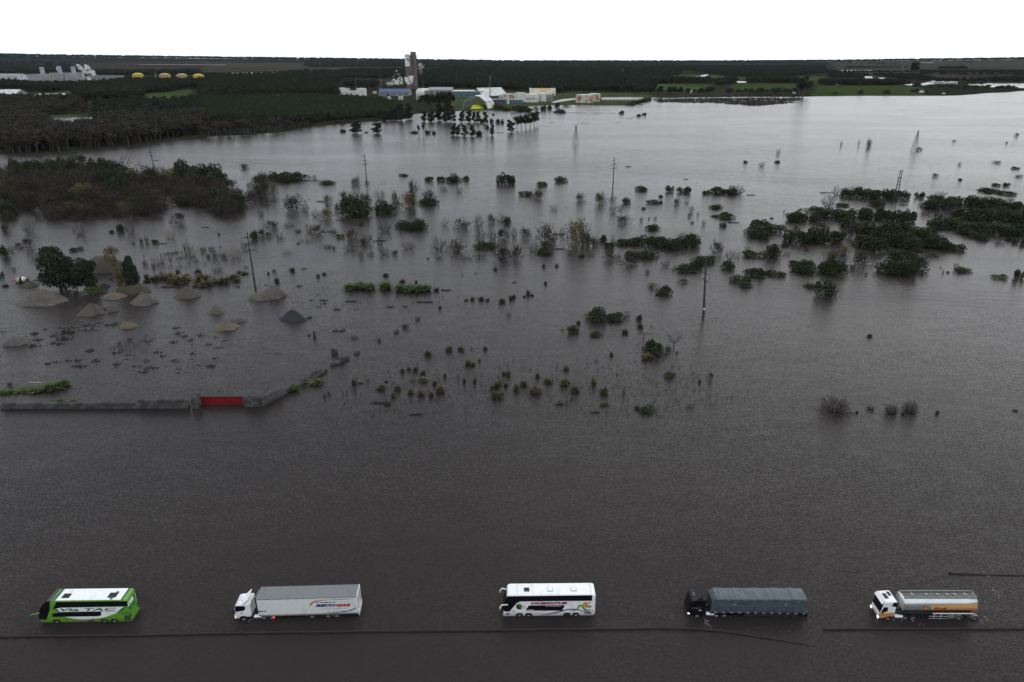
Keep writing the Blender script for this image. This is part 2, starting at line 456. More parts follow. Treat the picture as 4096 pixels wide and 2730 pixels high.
# ------------------------------------------------------------------ plants: shapes
class PM:
    """plant mesh: leaf cards and twig prisms with two material slots"""
    def __init__(s, seed): s.r = np.random.default_rng(seed); s.v = []; s.f = []; s.m = []; s.n = 0
    def cards(s, P, size, slot=0, aspect=1.5, droop=0.0):
        r = s.r; n = len(P)
        a = r.normal(size=(n, 3)); a[:, 2] *= 0.7; a /= np.linalg.norm(a, axis=1)[:, None]
        b = r.normal(size=(n, 3)); b -= (a * b).sum(1)[:, None] * a; b /= np.linalg.norm(b, axis=1)[:, None]
        k = (size * r.uniform(0.6, 1.4, n))[:, None]
        a = a * k * aspect * 0.5; b = b * k * 0.5
        q = np.stack([P - a, P + b * 0.9, P + a, P - b * 0.9], 1).reshape(-1, 3)
        s.v.append(q); s.f += [(s.n + 4 * i, s.n + 4 * i + 1, s.n + 4 * i + 2, s.n + 4 * i + 3) for i in range(n)]
        s.m += [slot] * n; s.n += 4 * n
    def tube(s, p, q, r0, r1, slot=1, n=3):
        p, q = np.asarray(p, float), np.asarray(q, float)
        d = q - p; d /= np.linalg.norm(d) + 1e-9
        a = np.cross(d, (0.31, 0.77, 0.55)); a /= np.linalg.norm(a) + 1e-9; b = np.cross(d, a)
        t = np.arange(n) * 2 * math.pi / n
        ring = np.cos(t)[:, None] * a + np.sin(t)[:, None] * b
        s.v.append(np.concatenate([p + ring * r0, q + ring * r1]))
        s.f += [(s.n + k, s.n + (k + 1) % n, s.n + n + (k + 1) % n, s.n + n + k) for k in range(n)]
        s.m += [slot] * n; s.n += 2 * n
    def blob(s, c, rad, n, size, slot=0, shell=0.55, flat=True):
        r = s.r
        d = r.normal(size=(n, 3)); d /= np.linalg.norm(d, axis=1)[:, None]
        P = np.asarray(c) + d * np.asarray(rad) * (shell + (1 - shell) * r.random(n) ** 0.5)[:, None]
        if flat: P = P[P[:, 2] > 0.02 * abs(P[:, 2]).max()]
        s.cards(P, size, slot)
    def branch(s, p, d, length, rad, depth, spread, slot=1, tips=None, up=0.15):
        r = s.r
        q = p + d * length
        s.tube(p, q, rad, rad * 0.62, slot)
        if depth == 0:
            if tips is not None: tips.append(q)
            return
        for k in range(int(r.integers(2, 4))):
            e = d + r.normal(size=3) * spread + np.array([0, 0, up])
            e /= np.linalg.norm(e)
            s.branch(p + d * length * r.uniform(0.55, 1.0), e, length * r.uniform(0.55, 0.8), rad * 0.6, depth - 1, spread, slot, tips, up)
    def data(s, name, mats):
        V = np.concatenate(s.v)
        return mesh(name, V.tolist(), s.f, mats, s.m)
    def split(s, name0, name1, m0, m1):
        """leaf mesh and wood mesh"""
        V = np.concatenate(s.v)
        out = []
        for slot, nm, m in ((0, name0, m0), (1, name1, m1)):
            fs = [f for f, k in zip(s.f, s.m) if k == slot]
            if not fs: out.append(None); continue
            ids = sorted({i for f in fs for i in f}); mp = {i: j for j, i in enumerate(ids)}
            out.append(mesh(nm, V[ids].tolist(), [tuple(mp[i] for i in f) for f in fs], m))
        return out
# every shape is 2 wide, 2 deep, 1 high; placed at its real size
def p_leafy(seed, n=950, big=False):
    p = PM(seed); r = p.r
    k = int(r.integers(5, 9)) if not big else int(r.integers(9, 13))
    for i in range(k):
        a = r.uniform(0, 2 * math.pi); d = r.uniform(0.1, 0.66) ** 0.8
        h = r.uniform(0.22, 0.62) * (1.05 - 0.55 * d)
        R = r.uniform(0.26, 0.42)
        p.blob((d * math.cos(a), d * math.sin(a), h * 0.85), (R, R, R * 0.62), n // k, 0.075 if not big else 0.058)
    p.blob((0, 0, 0.16), (0.92, 0.92, 0.24), int(n * 0.45), 0.08 if not big else 0.06, shell=0.3)
    for i in range(5):
        a = r.uniform(0, 6.28)
        p.branch(np.array([0.1 * math.cos(a), 0.1 * math.sin(a), -0.1]), np.array([0.5 * math.cos(a), 0.5 * math.sin(a), 0.75]), 0.4, 0.02, 1, 0.4)
    return p
def radial(p, n, depth, rad, zlo=0.06, length=(0.40, 0.54), spread=0.40, tips=None, up=0.05):
    r = p.r
    for i in range(n):
        z = zlo + (1 - zlo) * (i + 0.5) / n; a = i * 2.39996 + r.uniform(-.3, .3); q = math.sqrt(max(0, 1 - z * z))
        d = np.array([q * math.cos(a), q * math.sin(a), z])
        p.branch(np.array([0.10 * math.cos(a), 0.10 * math.sin(a), -0.05]), d, r.uniform(*length), rad, depth, spread, tips=tips, up=up)
def p_scrub(seed, n=620, leaf=1.0, full=0.62):
    """twigs fanning out of a leafy base"""
    p = PM(seed); r = p.r; tips = []
    radial(p, 20, 2, 0.013, 0.12, tips=tips)
    T = np.array(tips)
    k = int(n * 0.55)
    P = T[r.integers(0, len(T), k)] * (1, 1, full + 0.2) + r.normal(size=(k, 3)) * (0.11, 0.11, 0.08)
    p.cards(P[P[:, 2] > 0], 0.055)
    for i in range(5):
        a = r.uniform(0, 6.28); d = r.uniform(0, 0.55)
        p.blob((d * math.cos(a), d * math.sin(a), r.uniform(0.15, full * 0.75)), (0.34, 0.34, 0.24), int(n * 0.12), 0.06, shell=0.2)
    return p
def p_bare(seed, stems=22, spread=0.36, fine=3, rad=0.015):
    p = PM(seed)
    radial(p, stems, fine, rad, 0.22, (0.34, 0.46), spread, up=0.10)
    return p
def p_bramble(seed, n=64):
    p = PM(seed); r = p.r
    for i in range(n):
        z = 0.06 + 0.94 * (i + 0.5) / n; a = i * 2.39996 + r.uniform(-.2, .2); q = math.sqrt(1 - z * z)
        d = np.array([q * math.cos(a), q * math.sin(a), z])
        p.branch(np.array([0.10 * math.cos(a), 0.10 * math.sin(a), -0.05]), d, r.uniform(0.40, 0.54), 0.014, 2, 0.42, up=0.05)
    return p
def p_deadtree(seed):
    p = PM(seed)
    p.tube((0, 0, -0.15), (0.02, 0, 0.32), 0.035, 0.028, 1, 5)
    r = p.r
    for i in range(6):
        a = i * 1.05 + r.uniform(-.3, .3)
        d = np.array([math.cos(a), math.sin(a), 0.45]); d /= np.linalg.norm(d)
        p.branch(np.array([0.02, 0, r.uniform(0.25, 0.36)]), d, 0.34, 0.016, 3, 0.30)
    return p
def p_tuft(seed, n=70, slotfun=None):
    p = PM(seed); r = p.r
    for i in range(n):
        a = r.uniform(0, 6.28); b = r.uniform(0, 0.35); l = r.uniform(0.45, 1.05)
        t = r.uniform(0.0, 0.85) ** 1.2
        p0 = np.array([b * math.cos(a), b * math.sin(a), -0.03]); mid = p0 + np.array([t * 0.45 * math.cos(a), t * 0.45 * math.sin(a), l * 0.62])
        tip = mid + np.array([t * 0.6 * math.cos(a), t * 0.6 * math.sin(a), l * 0.34 - 0.25 * t])
        w = 0.05; s = np.array([-math.sin(a), math.cos(a), 0]) * w
        v = np.stack([p0 - s, p0 + s, mid + s * .8, mid - s * .8, tip])
        slot = 1 if (l > 0.72 and r.random() < 0.6) else 0
        p.v.append(v); p.f += [(p.n, p.n + 1, p.n + 2, p.n + 3), (p.n + 3, p.n + 2, p.n + 4)]; p.m += [slot, slot]; p.n += 5
    p.blob((0, 0, 0.16), (0.55, 0.55, 0.22), 60, 0.14)
    return p
def p_reed(seed, n=34):
    p = PM(seed); r = p.r
    for i in range(n):
        x, y = r.normal(size=2) * 0.42
        h = r.uniform(0.4, 1.0); lx, ly = r.normal(size=2) * 0.16
        p.tube((x, y, -0.05), (x + lx, y + ly, h), 0.022, 0.012, 1)
        for k in range(2):
            z = r.uniform(0.3, 0.9) * h
            q = np.array([x + lx * z / h, y + ly * z / h, z])
            p.cards(q[None] + r.normal(size=(1, 3)) * 0.03, 0.10, 0, 2.5)
    return p
def p_tree(seed, kind):
    """2 wide, 1 high, trunk from the ground"""
    p = PM(seed); r = p.r
    if kind in ('round', 'gum'):
        p.tube((0, 0, -0.05), (0.03, 0.02, 0.42), 0.055, 0.036, 1, 6)
        for i in range(9 if kind == 'round' else 15):
            a = i * 2.4 + r.uniform(-.4, .4); d = r.uniform(0.12, 0.58); h = r.uniform(0.42, 0.86)
            if i == 0: d, h = 0.08, 0.88
            if kind == 'gum': h = r.uniform(0.17, 0.84)
            c = np.array([d * math.cos(a), d * math.sin(a), h])
            p.tube((0.03, 0.02, r.uniform(0.24, 0.42)), c, 0.026, 0.008, 1, 4)
            R = r.uniform(0.20, 0.34) * (1.15 if kind == 'gum' else 1); p.blob(c, (R, R, R * (0.42 if kind == 'round' else 0.5)), 46 if kind == 'round' else 420, 0.13 if kind == 'round' else 0.055, flat=False, shell=0.55 if kind == 'round' else 0.25)
    elif kind == 'bare':
        p.tube((0, 0, -0.05), (0.0, 0.02, 0.34), 0.05, 0.036, 1, 5)
        tips = []
        for i in range(7):
            a = i * 0.9 + r.uniform(-.4, .4); t = r.uniform(0.3, 0.9)
            d = np.array([t * math.cos(a), t * math.sin(a), 0.75]); d /= np.linalg.norm(d)
            p.branch(np.array([0, 0.01, r.uniform(0.2, 0.34)]), d, 0.26, 0.022, 2, 0.36, tips=tips, up=0.2)
        T = np.array(tips); T[:, 2] = np.minimum(T[:, 2], 1)
        q = T[r.integers(0, len(T), 190)] + r.normal(size=(190, 3)) * (0.10, 0.10, 0.07)
        p.cards(q, 0.10)
    elif kind == 'pine':
        p.tube((0, 0, -0.05), (0, 0, 0.72), 0.045, 0.015, 1, 5)
        for i in range(6):
            h = 0.34 + i * 0.11; R = 0.78 * (1.08 - (h - 0.25) / 0.85)
            p.blob((r.normal() * .05, r.normal() * .05, h), (R, R, 0.12), int(30 + 30 * R), 0.16, flat=False)
    elif kind == 'column':
        p.tube((0, 0, -0.1), (0.02, 0, 0.86), 0.05, 0.014, 1, 5)
        for i in range(13):
            h = 0.14 + i * 0.068; a = r.uniform(0, 6.28); d = r.uniform(0.15, 0.55) * (1.1 - 0.6 * h)
            c = (d * math.cos(a), d * math.sin(a), h)
            p.tube((0, 0, h - 0.04), c, 0.014, 0.006, 1, 3)
            R = r.uniform(0.24, 0.38); p.blob(c, (R, R, 0.075), 90, 0.10, flat=False)
    elif kind == 'cone':
        p.tube((0, 0, -0.05), (0, 0, 0.9), 0.06, 0.012, 1, 5)
        for i in range(16):
            h = 0.08 + i * 0.056; R = 0.9 * (1 - ((h - 0.30) / 0.78) ** 2) if h > 0.3 else 0.9 * (0.75 + h * 0.8)
            p.blob((r.normal() * .06, r.normal() * .06, h), (R, R, 0.07), 240, 0.08, flat=False, shell=0.4)
    elif kind == 'poplar':
        p.tube((0, 0, -0.05), (0.03, 0, 0.8), 0.05, 0.014, 1, 6)
        for i in range(22):
            h = r.uniform(0.08, 0.9); a = r.uniform(0, 6.28); d = r.uniform(0.1, 0.75) * (1.05 - 0.75 * abs(h - 0.45))
            c = (d * math.cos(a), d * math.sin(a), h)
            p.tube((0.02, 0, max(0.02, h - 0.16)), c, 0.014, 0.005, 1, 3)
            p.blob(c, (0.26, 0.26, 0.085), 80, 0.055, flat=False, shell=0.1)
    return p
PROTO = {}
def proto(key, maker, nv, names, mats):
    L = []
    for i in range(nv):
        p = maker(i)
        V = np.concatenate(p.v); r = np.hypot(V[:, 0], V[:, 1])
        kx, kz = 1 / np.percentile(r, 97 if key[0] in 'LNT' else (80 if key in 'GYQ' else 90)), 1 / np.percentile(V[:, 2], 99)
        p.v = [np.asarray(q) * (kx, kx, kz) for q in p.v]
        L.append(tuple(p.split(names[0], names[1], mats[0], mats[1])) + (p.data(names[0], list(mats)),))
    PROTO[key] = L
proto('L', lambda i: p_leafy(100 + i), 6, ('foliage', 'stems'), (M['leaf'], M['twigdark']))
proto('LB', lambda i: p_leafy(130 + i, 2200, True), 5, ('foliage', 'stems'), (M['leaf'], M['twigdark']))
proto('N', lambda i: p_leafy(160 + i, 800), 4, ('foliage', 'stems'), (M['leafbright'], M['twigdark']))
proto('S', lambda i: p_scrub(200 + i), 7, ('foliage', 'stems'), (M['scrub'], M['twigdark']))
proto('A', lambda i: p_scrub(230 + i, 900, 1.0, 0.85), 4, ('foliage', 'stems'), (M['autumn'], M['twig']))
proto('B', lambda i: p_bare(260 + i), 7, ('twigs', 'twigs'), (M['twig'], M['twigdark']))
proto('P', lambda i: p_bare(290 + i, 26, 0.28, 2, 0.012), 4, ('stalks', 'stalks'), (M['twigpale'], M['twigpale']))
proto('H', lambda i: p_bramble(320 + i), 3, ('twigs', 'twigs'), (M['twigdark'], M['twigdark']))
proto('X', lambda i: p_deadtree(340 + i), 3, ('branches', 'branches'), (M['twig'], M['twigdark']))
proto('G', lambda i: p_tuft(360 + i), 6, ('blades', 'dry_blades'), (M['grass'], M['grass']))
proto('Y', lambda i: p_tuft(380 + i), 6, ('blades', 'dry_blades'), (M['grass'], M['straw']))
proto('R', lambda i: p_reed(400 + i), 6, ('leaves', 'stalks'), (M['scrub'], M['twig']))
proto('Q', lambda i: p_tuft(420 + i, 110), 4, ('blades', 'blades'), (M['leafbright'], M['leafbright']))
proto('T', lambda i: p_tree(440 + i, 'column'), 5, ('crown', 'trunk'), (M['gum'], M['bark']))
proto('Tround', lambda i: p_tree(460 + i, 'round'), 5, ('crown', 'trunk'), (M['farleaf'], M['bark']))
proto('Tgum', lambda i: p_tree(480 + i, 'gum'), 3, ('crown', 'trunk'), (M['gum'], M['bark']))
proto('Tbare', lambda i: p_tree(500 + i, 'bare'), 5, ('crown', 'trunk'), (M['brownwood'], M['barkpale']))
proto('Tpine', lambda i: p_tree(520 + i, 'pine'), 4, ('crown', 'trunk'), (M['pine'], M['bark']))
proto('Tcone', lambda i: p_tree(540 + i, 'cone'), 2, ('crown', 'trunk'), (M['conifer'], M['bark']))
proto('Tpop', lambda i: p_tree(560 + i, 'poplar'), 2, ('crown', 'trunk'), (M['poplar'], M['bark']))

# ------------------------------------------------------------------ plants: where they stand
KINDS = {  # name, category, plain words
    'L': ('leafy_bush', 'bush', 'dark green leafy bush'), 'LB': ('leafy_bush', 'bush', 'dark green leafy bush'),
    'N': ('green_bush', 'bush', 'fresh green leafy bush'), 'S': ('scrub_bush', 'bush', 'twiggy scrub bush'),
    'A': ('autumn_shrub', 'shrub', 'yellowing autumn shrub'), 'B': ('bare_shrub', 'shrub', 'leafless dark shrub'),
    'P': ('dry_shrub', 'shrub', 'pale dry leafless shrub'), 'H': ('bramble', 'shrub', 'dense dark tangle of bare twigs'),
    'X': ('dead_tree', 'tree', 'leafless dead tree with spreading branches'), 'G': ('grass_tuft', 'grass tuft', 'dark grass tuft'),
    'Y': ('straw_tussock', 'grass tuft', 'straw-tipped grass tussock'), 'R': ('reed_clump', 'reeds', 'thin clump of dry reeds'),
    'Q': ('green_tussock', 'grass tuft', 'bright green grass tussock'), 'T': ('flooded_tree', 'tree', 'slim dark flooded tree'),
    'Tround': ('woodland_tree', 'tree', 'dark round-crowned tree'), 'Tgum': ('gum_tree', 'tree', 'tall dark gum tree'),
    'Tbare': ('bare_woodland_tree', 'tree', 'brown half-bare tree'), 'Tpine': ('plantation_tree', 'tree', 'green plantation tree'),
    'Tcone': ('conifer', 'tree', 'dense dark conifer'), 'Tpop': ('poplar', 'tree', 'tall yellowing tree')}
MARKS = [((1022, 1155), 'the three-armed pole by the sand pile'), ((809, 1620), 'the red gate'), ((1159, 1290), 'the black gravel pile'),
         ((1400, 1470), 'the broken end of the block wall'), ((2814, 1261), 'the pole with the white plate'), ((3579, 808), 'the twin-post power pole'),
         ((2450, 772), 'the slim pole in open water'), ((1467, 732), 'the pole on its small grassy islet'), ((610, 685), 'the pole behind the brown thicket'),
         ((3657, 602), 'the narrow lattice pylon'), ((2302, 570), 'the lattice pylon with horned top'), ((75, 1110), 'the sunken mixer drums'),
         ((230, 1110), 'the dark gum tree'), ((650, 1110), 'the row of straw tussocks'), ((3360, 1660), 'the big bare bramble'), ((2620, 1400), 'the two dead trees'),
         ((1650, 1145), 'the green reed bank'), ((2300, 980), 'the tall yellowing shrub'), ((400, 820), 'the brown flooded thicket'), ((1400, 830), 'the largest shrub clump'),
         ((2100, 1560), 'the tussock field'), ((3900, 870), 'the wide dark bush bank'), ((3450, 960), 'the central bush bank'), ((3600, 1090), 'the round bush islet'),
         ((350, 1540), 'the grassy strip behind the wall'), ((1950, 500), 'the flooded tree row'), ((2110, 500), 'the clipped-looking tree block'),
         ((2250, 425), 'the storage tanks'), ((2900, 395), 'the reedy far shore'), ((3500, 385), 'the far green field'), ((300, 600), 'the edge of the flooded wood'),
         ((1000, 530), 'the eastern edge of the wood'), ((1650, 480), 'the factory shore')]
MARKW = [(G(*p).xy, t) for p, t in MARKS]
def near(w):
    m_ = min(MARKW, key=lambda q: (q[0] - w).length / max(60.0, q[0].length))
    if m_[1] in ('the wide dark bush bank', 'the central bush bank', 'the largest shrub clump', 'the tall yellowing shrub'):
        dy = w.y - m_[0].y
        return ('the lake side of ' if dy > 14 else ('the road side of ' if dy < -14 else 'the middle of ')) + m_[1]
    return m_[1]
PLANTS = []   # (object, base words, place, w, h)
prng = random.Random(5)
def put(kind, x, y, w, h, place=None, sink=0.0, depth=1.0, zbase=None, name=None, cat=None, words=None, sizes=True, label=None, group=None):
    """x, y: middle of the foot; w, h: seen width and height (survey units)"""
    g = G(x, y)
    k = mpp(g.y)
    W = w * k
    rad = W / 2
    land = g.y > 0 and inside(np.array([g.x]), np.array([g.y]), [tuple(q) for q in LAND])[0]
    z0 = (0.75 if land else 0.0) if zbase is None else zbase
    Hh = max(0.3, ZAT(g.y, y - h) - z0)
    tree = kind.startswith('T') or kind == 'X'
    dep = math.atan2(CAM_H, g.y)
    if not tree: Hh = max(0.22 * W, (h * k - 1.1 * rad * depth * math.sin(dep)) / math.cos(dep), 0.25)
    if kind == 'L' and w > 110: kind = 'LB'
    var = PROTO[kind]
    lf, wd, both = var[prng.randrange(len(var))]
    nm, ct, wrd = KINDS[kind]
    loc = (g.x, g.y + rad * 0.5 * depth * (0.3 if tree else 1), z0 - sink)
    sc = (rad, rad * depth, Hh)
    rz = prng.uniform(0, 6.28)
    big = w >= 34 and lf and wd
    if big:
        o = empty(name or nm, loc, rz); o.scale = sc
        for d in (lf, wd): link(d.name.split('.')[0], d, o)
    else:
        o = link(name or nm, both, None, loc, rz); o.scale = sc
    tag(o, label, cat or ct, group)
    if label is None: PLANTS.append((o, words or wrd, place or near(g.xy), W, Hh))
    return o
def plants(z, text):
    for rec in text.replace('\n', ' ').split():
        kind = rec[0]
        x, y, w, h = map(float, rec[1:].split(','))
        sx, sy = src(z, x, y); kz = ZOOM[z][2]
        if kind == 'L' and w > 90: w *= 1.22; h *= 0.95       # spreading crowns that grow into each other
        put(kind, sx, sy, w / kz, h / kz)
plants('D', '''B657,192,25,60 B813,187,20,60 S902,205,50,95 B92,270,40,65 S1357,232,55,35 S1672,152,30,20 S2230,105,35,35 S2140,170,20,20 L88,343,55,25
S2057,347,70,30 L2225,400,75,25 S1507,467,60,35 L1727,500,38,22 S2258,473,60,32 L2060,550,80,30 L2145,550,60,32 L1960,600,110,40 L2030,608,110,40 L1990,620,70,24
L2160,633,120,45 L1365,657,85,55 B1720,365,35,35
L740,655,120,85 L830,660,140,105 L930,665,140,100 L1030,665,140,100 L1120,668,120,100 L1210,668,110,90 B640,640,130,100 P760,590,120,60 P830,580,60,45 L1000,735,100,75 S930,725,70,50 B545,740,120,125 L680,735,100,30
L300,870,180,130 L230,872,90,80 L420,870,100,90 L450,790,130,70 L560,840,200,115 L700,860,180,105 L830,840,160,105 L960,850,180,115 L1080,860,160,115 L1200,870,140,115 L1275,872,100,120
L280,1060,200,150 L420,1060,200,160 L560,1060,200,150 S650,1050,130,120 S800,1000,200,150 L950,1010,200,160 L1100,1000,200,150 L1250,980,160,120 L760,930,160,100 S500,950,180,90
L880,1100,200,140 L1000,1135,200,150 L1150,1090,200,150 L1280,1110,220,150 L1420,1060,220,170 L1520,1110,200,150 L1620,1120,160,110 L1710,1135,130,80 L1360,1140,120,50
L1430,740,110,60 L1530,680,130,60 L1560,760,200,110 L1680,740,180,105 L1800,730,180,105 L1920,740,180,105 L2040,740,180,105 L2160,760,180,105 L2270,770,150,95
S1570,860,160,110 L1560,940,180,110 L1680,930,200,120 L1800,850,200,125 L1920,860,200,125 L2050,860,200,125 L2180,870,200,125 L2290,880,150,115 S1700,820,160,90 S2100,800,160,80
L1820,960,200,110 L1950,985,200,130 L2080,985,200,130 L2210,995,180,125 L2300,990,120,115 L1810,985,150,90 L1870,980,130,90 L1930,1028,150,80 B1560,640,110,50
L55,970,170,100 L40,1190,120,140 S90,1185,100,130 L155,1095,60,40 B175,1175,80,50 L360,1330,220,130 L270,1265,120,50 L610,1345,220,155 S620,1230,200,150 A690,1170,120,100 S860,1265,170,165 B1000,1310,60,60 R760,1300,50,70
L1110,1340,180,140 L1220,1355,220,170 L1350,1330,170,120 L1220,1210,200,120 L1390,1240,130,70 S1490,1190,150,60 B350,1130,70,60 R880,1350,30,40
B1690,1285,50,55 L1775,1328,130,60 L1615,1328,30,18 R1570,1330,20,40 R1550,1285,20,20 N2085,1380,140,50 L2265,1380,90,85 L2225,1065,55,50 B2090,1080,90,50 L2160,1040,60,40 L2290,1080,50,60 B1420,815,100,60
L520,1545,150,175 B590,1530,110,140 L400,1465,120,60 L80,1360,150,70 L10,1345,40,50 B145,790,20,40 L35,842,40,15''')
plants('C', '''L268,552,92,50 L445,515,110,58 L120,640,110,50 S220,660,150,90 L10,530,45,75 S617,690,95,90 S800,715,110,120 B905,680,70,60 L1030,705,85,55 B905,800,80,90 B970,765,60,60 P375,768,100,65 S1005,885,130,85
N1180,757,40,22 L1275,712,110,40 L1335,705,40,25 L1165,595,95,55 L1415,605,80,60 L1545,615,105,65 L1335,652,45,25 S1480,715,60,60 R1565,705,30,25 L1745,625,75,40 L1850,620,140,75 L1980,628,130,85 B2030,628,120,105
L1835,752,105,45 L1930,845,145,65 L1820,828,80,20 L1895,918,70,40 B1610,790,55,70 S1590,825,30,40 S1620,885,35,25 B1720,900,50,55 R1665,815,30,40 R1160,865,50,50 R1225,850,30,35 R1285,850,30,35 L1265,942,115,60
L2095,342,42,22 B2245,375,70,45 L2170,990,150,110 L2235,940,140,110 L2240,1020,160,100
S120,1015,110,110 B20,1010,60,110 S290,1060,180,190 B380,1060,60,120 B450,1000,60,100 A560,1095,170,250 A620,1085,140,250 S680,1090,90,180 L820,1050,75,70 S750,1095,130,100 L875,1105,90,60 B905,1060,50,90
L1000,1085,150,80 L1110,1080,160,90 L1250,1085,160,110 L1340,1095,160,110 L1430,1120,170,120 L1520,1100,150,110 L1610,1095,140,130 B1560,1020,150,70
L1220,1200,190,110 S1050,1265,150,110 L1070,1190,110,80 S870,1215,130,120 L290,1165,130,70 S320,1150,120,120 B190,1145,90,110 A515,1160,70,50 L620,1190,60,30 B710,1180,80,70 R960,1205,50,60 S40,1195,110,140
B1545,1155,80,50 B1380,1275,90,80 R1215,1335,40,50 S1840,1160,120,140 L1720,1250,180,95 L1640,1300,130,100 L1560,1325,200,100 S1790,1235,90,70 L1935,1300,110,90 B1955,1215,100,110 P2020,1190,70,100 L2180,1195,170,80 B2110,1150,60,70
L2180,1360,170,90 L2240,1365,90,85 L2060,1420,150,90 L2110,1460,110,70 S1535,1422,100,55 A1260,1465,100,60 B1320,1525,80,110 L1380,1525,115,90 L1310,1530,50,25
G285,1278,30,35 G400,1272,35,32 G300,1430,30,35 G143,1525,40,55 G110,1545,25,20 G180,1535,30,25 G15,1555,40,40''')
plants('B', '''L775,68,60,28 L985,73,35,12 L1535,85,55,35 L1595,85,40,28 L1415,78,90,12 L1995,100,55,45
S20,560,120,110 S90,600,110,100 S60,525,130,100 S200,520,110,90 L280,515,110,70 S380,510,100,60 S30,640,120,110 B110,720,90,90 S-40,700,140,130 S-20,610,140,120 S50,500,110,90 L150,495,120,85 L250,495,120,80 L350,490,120,75 S450,490,70,50 B520,490,50,50 L625,535,120,45 S890,540,90,80 B990,530,60,40 L1320,462,90,25 L1545,505,85,45 L1655,508,75,50 L1770,512,130,80 L1875,500,80,42 L2230,535,125,110
A150,640,90,140 S40,710,120,90 B40,820,70,90 S330,770,190,160 B440,780,80,90 A640,705,90,80 B530,830,80,80 A630,850,130,110 S735,770,70,80 L880,825,240,200 S800,690,120,110 B900,690,150,110 S985,690,90,80 B1110,680,120,110 L1130,800,190,140
S1245,740,90,150 A1355,760,130,165 S1405,620,80,140 S1395,755,90,160 B1430,575,80,35 S1540,715,160,145 L1535,718,170,70 B1680,597,80,50 B1820,610,75,55 S940,905,70,40 B1150,965,140,120 L1310,930,120,90 L1390,945,140,90 L1460,940,130,115
P1690,905,90,90 S1850,930,160,110 B1990,910,110,120 S2105,880,90,90 B2200,880,90,100 L2250,890,80,70 B2010,1060,110,150 B2120,1040,110,110 S2220,1040,110,120 L2060,1115,190,70 B2200,1215,170,190 S2230,1210,120,120
S130,930,120,90 B290,915,110,50 S45,1010,90,90 S110,1010,60,50 B210,1030,90,70 B470,970,90,100 S545,985,120,110 S370,965,60,35 P430,1050,170,70 B700,980,80,60 N755,1015,85,40 S855,1030,90,110 S975,1075,160,100 B840,1140,180,90 B1110,1080,70,100
B1145,1175,110,85 R1030,1175,70,50 S1240,1165,70,50 R945,1190,70,80 B1360,1125,130,100 B1635,1130,140,140 S1795,1140,190,140 B1890,1210,120,60 R2010,1200,120,60 B1640,1205,60,40 R640,1105,110,45 R700,1115,50,40 P270,1155,100,50 S375,1070,30,20
G320,1315,50,45 G110,1340,20,30 R160,1320,40,35 G185,1410,45,50 G555,1365,32,35 G607,1345,40,25 R420,1295,60,20 L1160,1360,60,35 G1540,1205,20,20 G2145,1305,40,32 G1970,1335,25,12 R1850,1350,20,20
Q835,1480,100,65 Q925,1470,100,70 Q1010,1480,110,70 Q1160,1475,110,75 Q1290,1490,110,70 Q1370,1498,120,70 Q1450,1500,120,75 Q1520,1490,100,70 N1400,1495,180,60 N960,1475,140,55 G1310,1415,60,35 G1435,1415,25,25 G1615,1490,50,40''')
plants('A', '''S2235,175,90,60 S40,755,90,110 B255,770,120,150 B340,640,80,110 B440,660,90,120 S1620,680,140,110 B725,795,120,120 L1100,755,75,75 B1190,780,100,160 G1020,765,45,35 S165,900,80,60 S245,905,100,100 L30,985,80,110 B100,945,70,80
B320,1010,110,80 L685,930,100,40 R1220,870,50,40 R1295,870,40,80 R1350,860,40,80 L1420,860,70,40 P1555,825,110,100 G2010,785,20,30 L2330,825,80,80 R120,1110,40,40 L45,1260,60,30 L735,98,85,60 L465,140,90,55 L655,160,70,70 L830,165,70,50
R1325,1065,45,50 R1400,1085,70,60 P1460,1050,130,90 R1540,965,110,25 R1560,1020,40,40 R1620,950,50,25 R1650,1005,90,35 R1720,960,80,140 P1770,985,90,90 R1860,940,80,70 R1935,925,60,40 R1910,990,60,50 R1970,1000,60,80 R2050,1005,90,70 P2150,1000,130,130 B2240,910,80,80 R2025,900,20,30 R1800,1030,60,20
G1345,1190,50,55 Y1420,1205,80,70 G1490,1180,60,60 Y1560,1200,110,80 Y1640,1235,130,100 G1630,1140,45,45 Y1700,1190,90,60 G1815,1135,55,45 Y1840,1215,140,90 G1890,1260,110,70 B1990,1130,110,65 G1960,1225,60,50 G2040,1230,120,70 Y2140,1190,100,60 G2170,1215,50,40 G2240,1145,70,30 G2200,1135,50,30 G1790,1265,50,30 L1340,1225,70,30 R2260,1090,50,30 N840,1330,200,85''')
plants('E', '''Q20,1290,70,40 Q80,1285,80,40 Q200,1270,110,40 Q280,1275,100,50 Y350,1275,110,60 Q430,1265,120,80 Q510,1250,110,80 Q570,1225,80,70 Y470,1262,90,50 G240,1275,70,35 Q520,1362,60,20 Q640,1362,50,16 Q460,1362,40,14 R1150,820,60,40 R1060,850,40,30''')
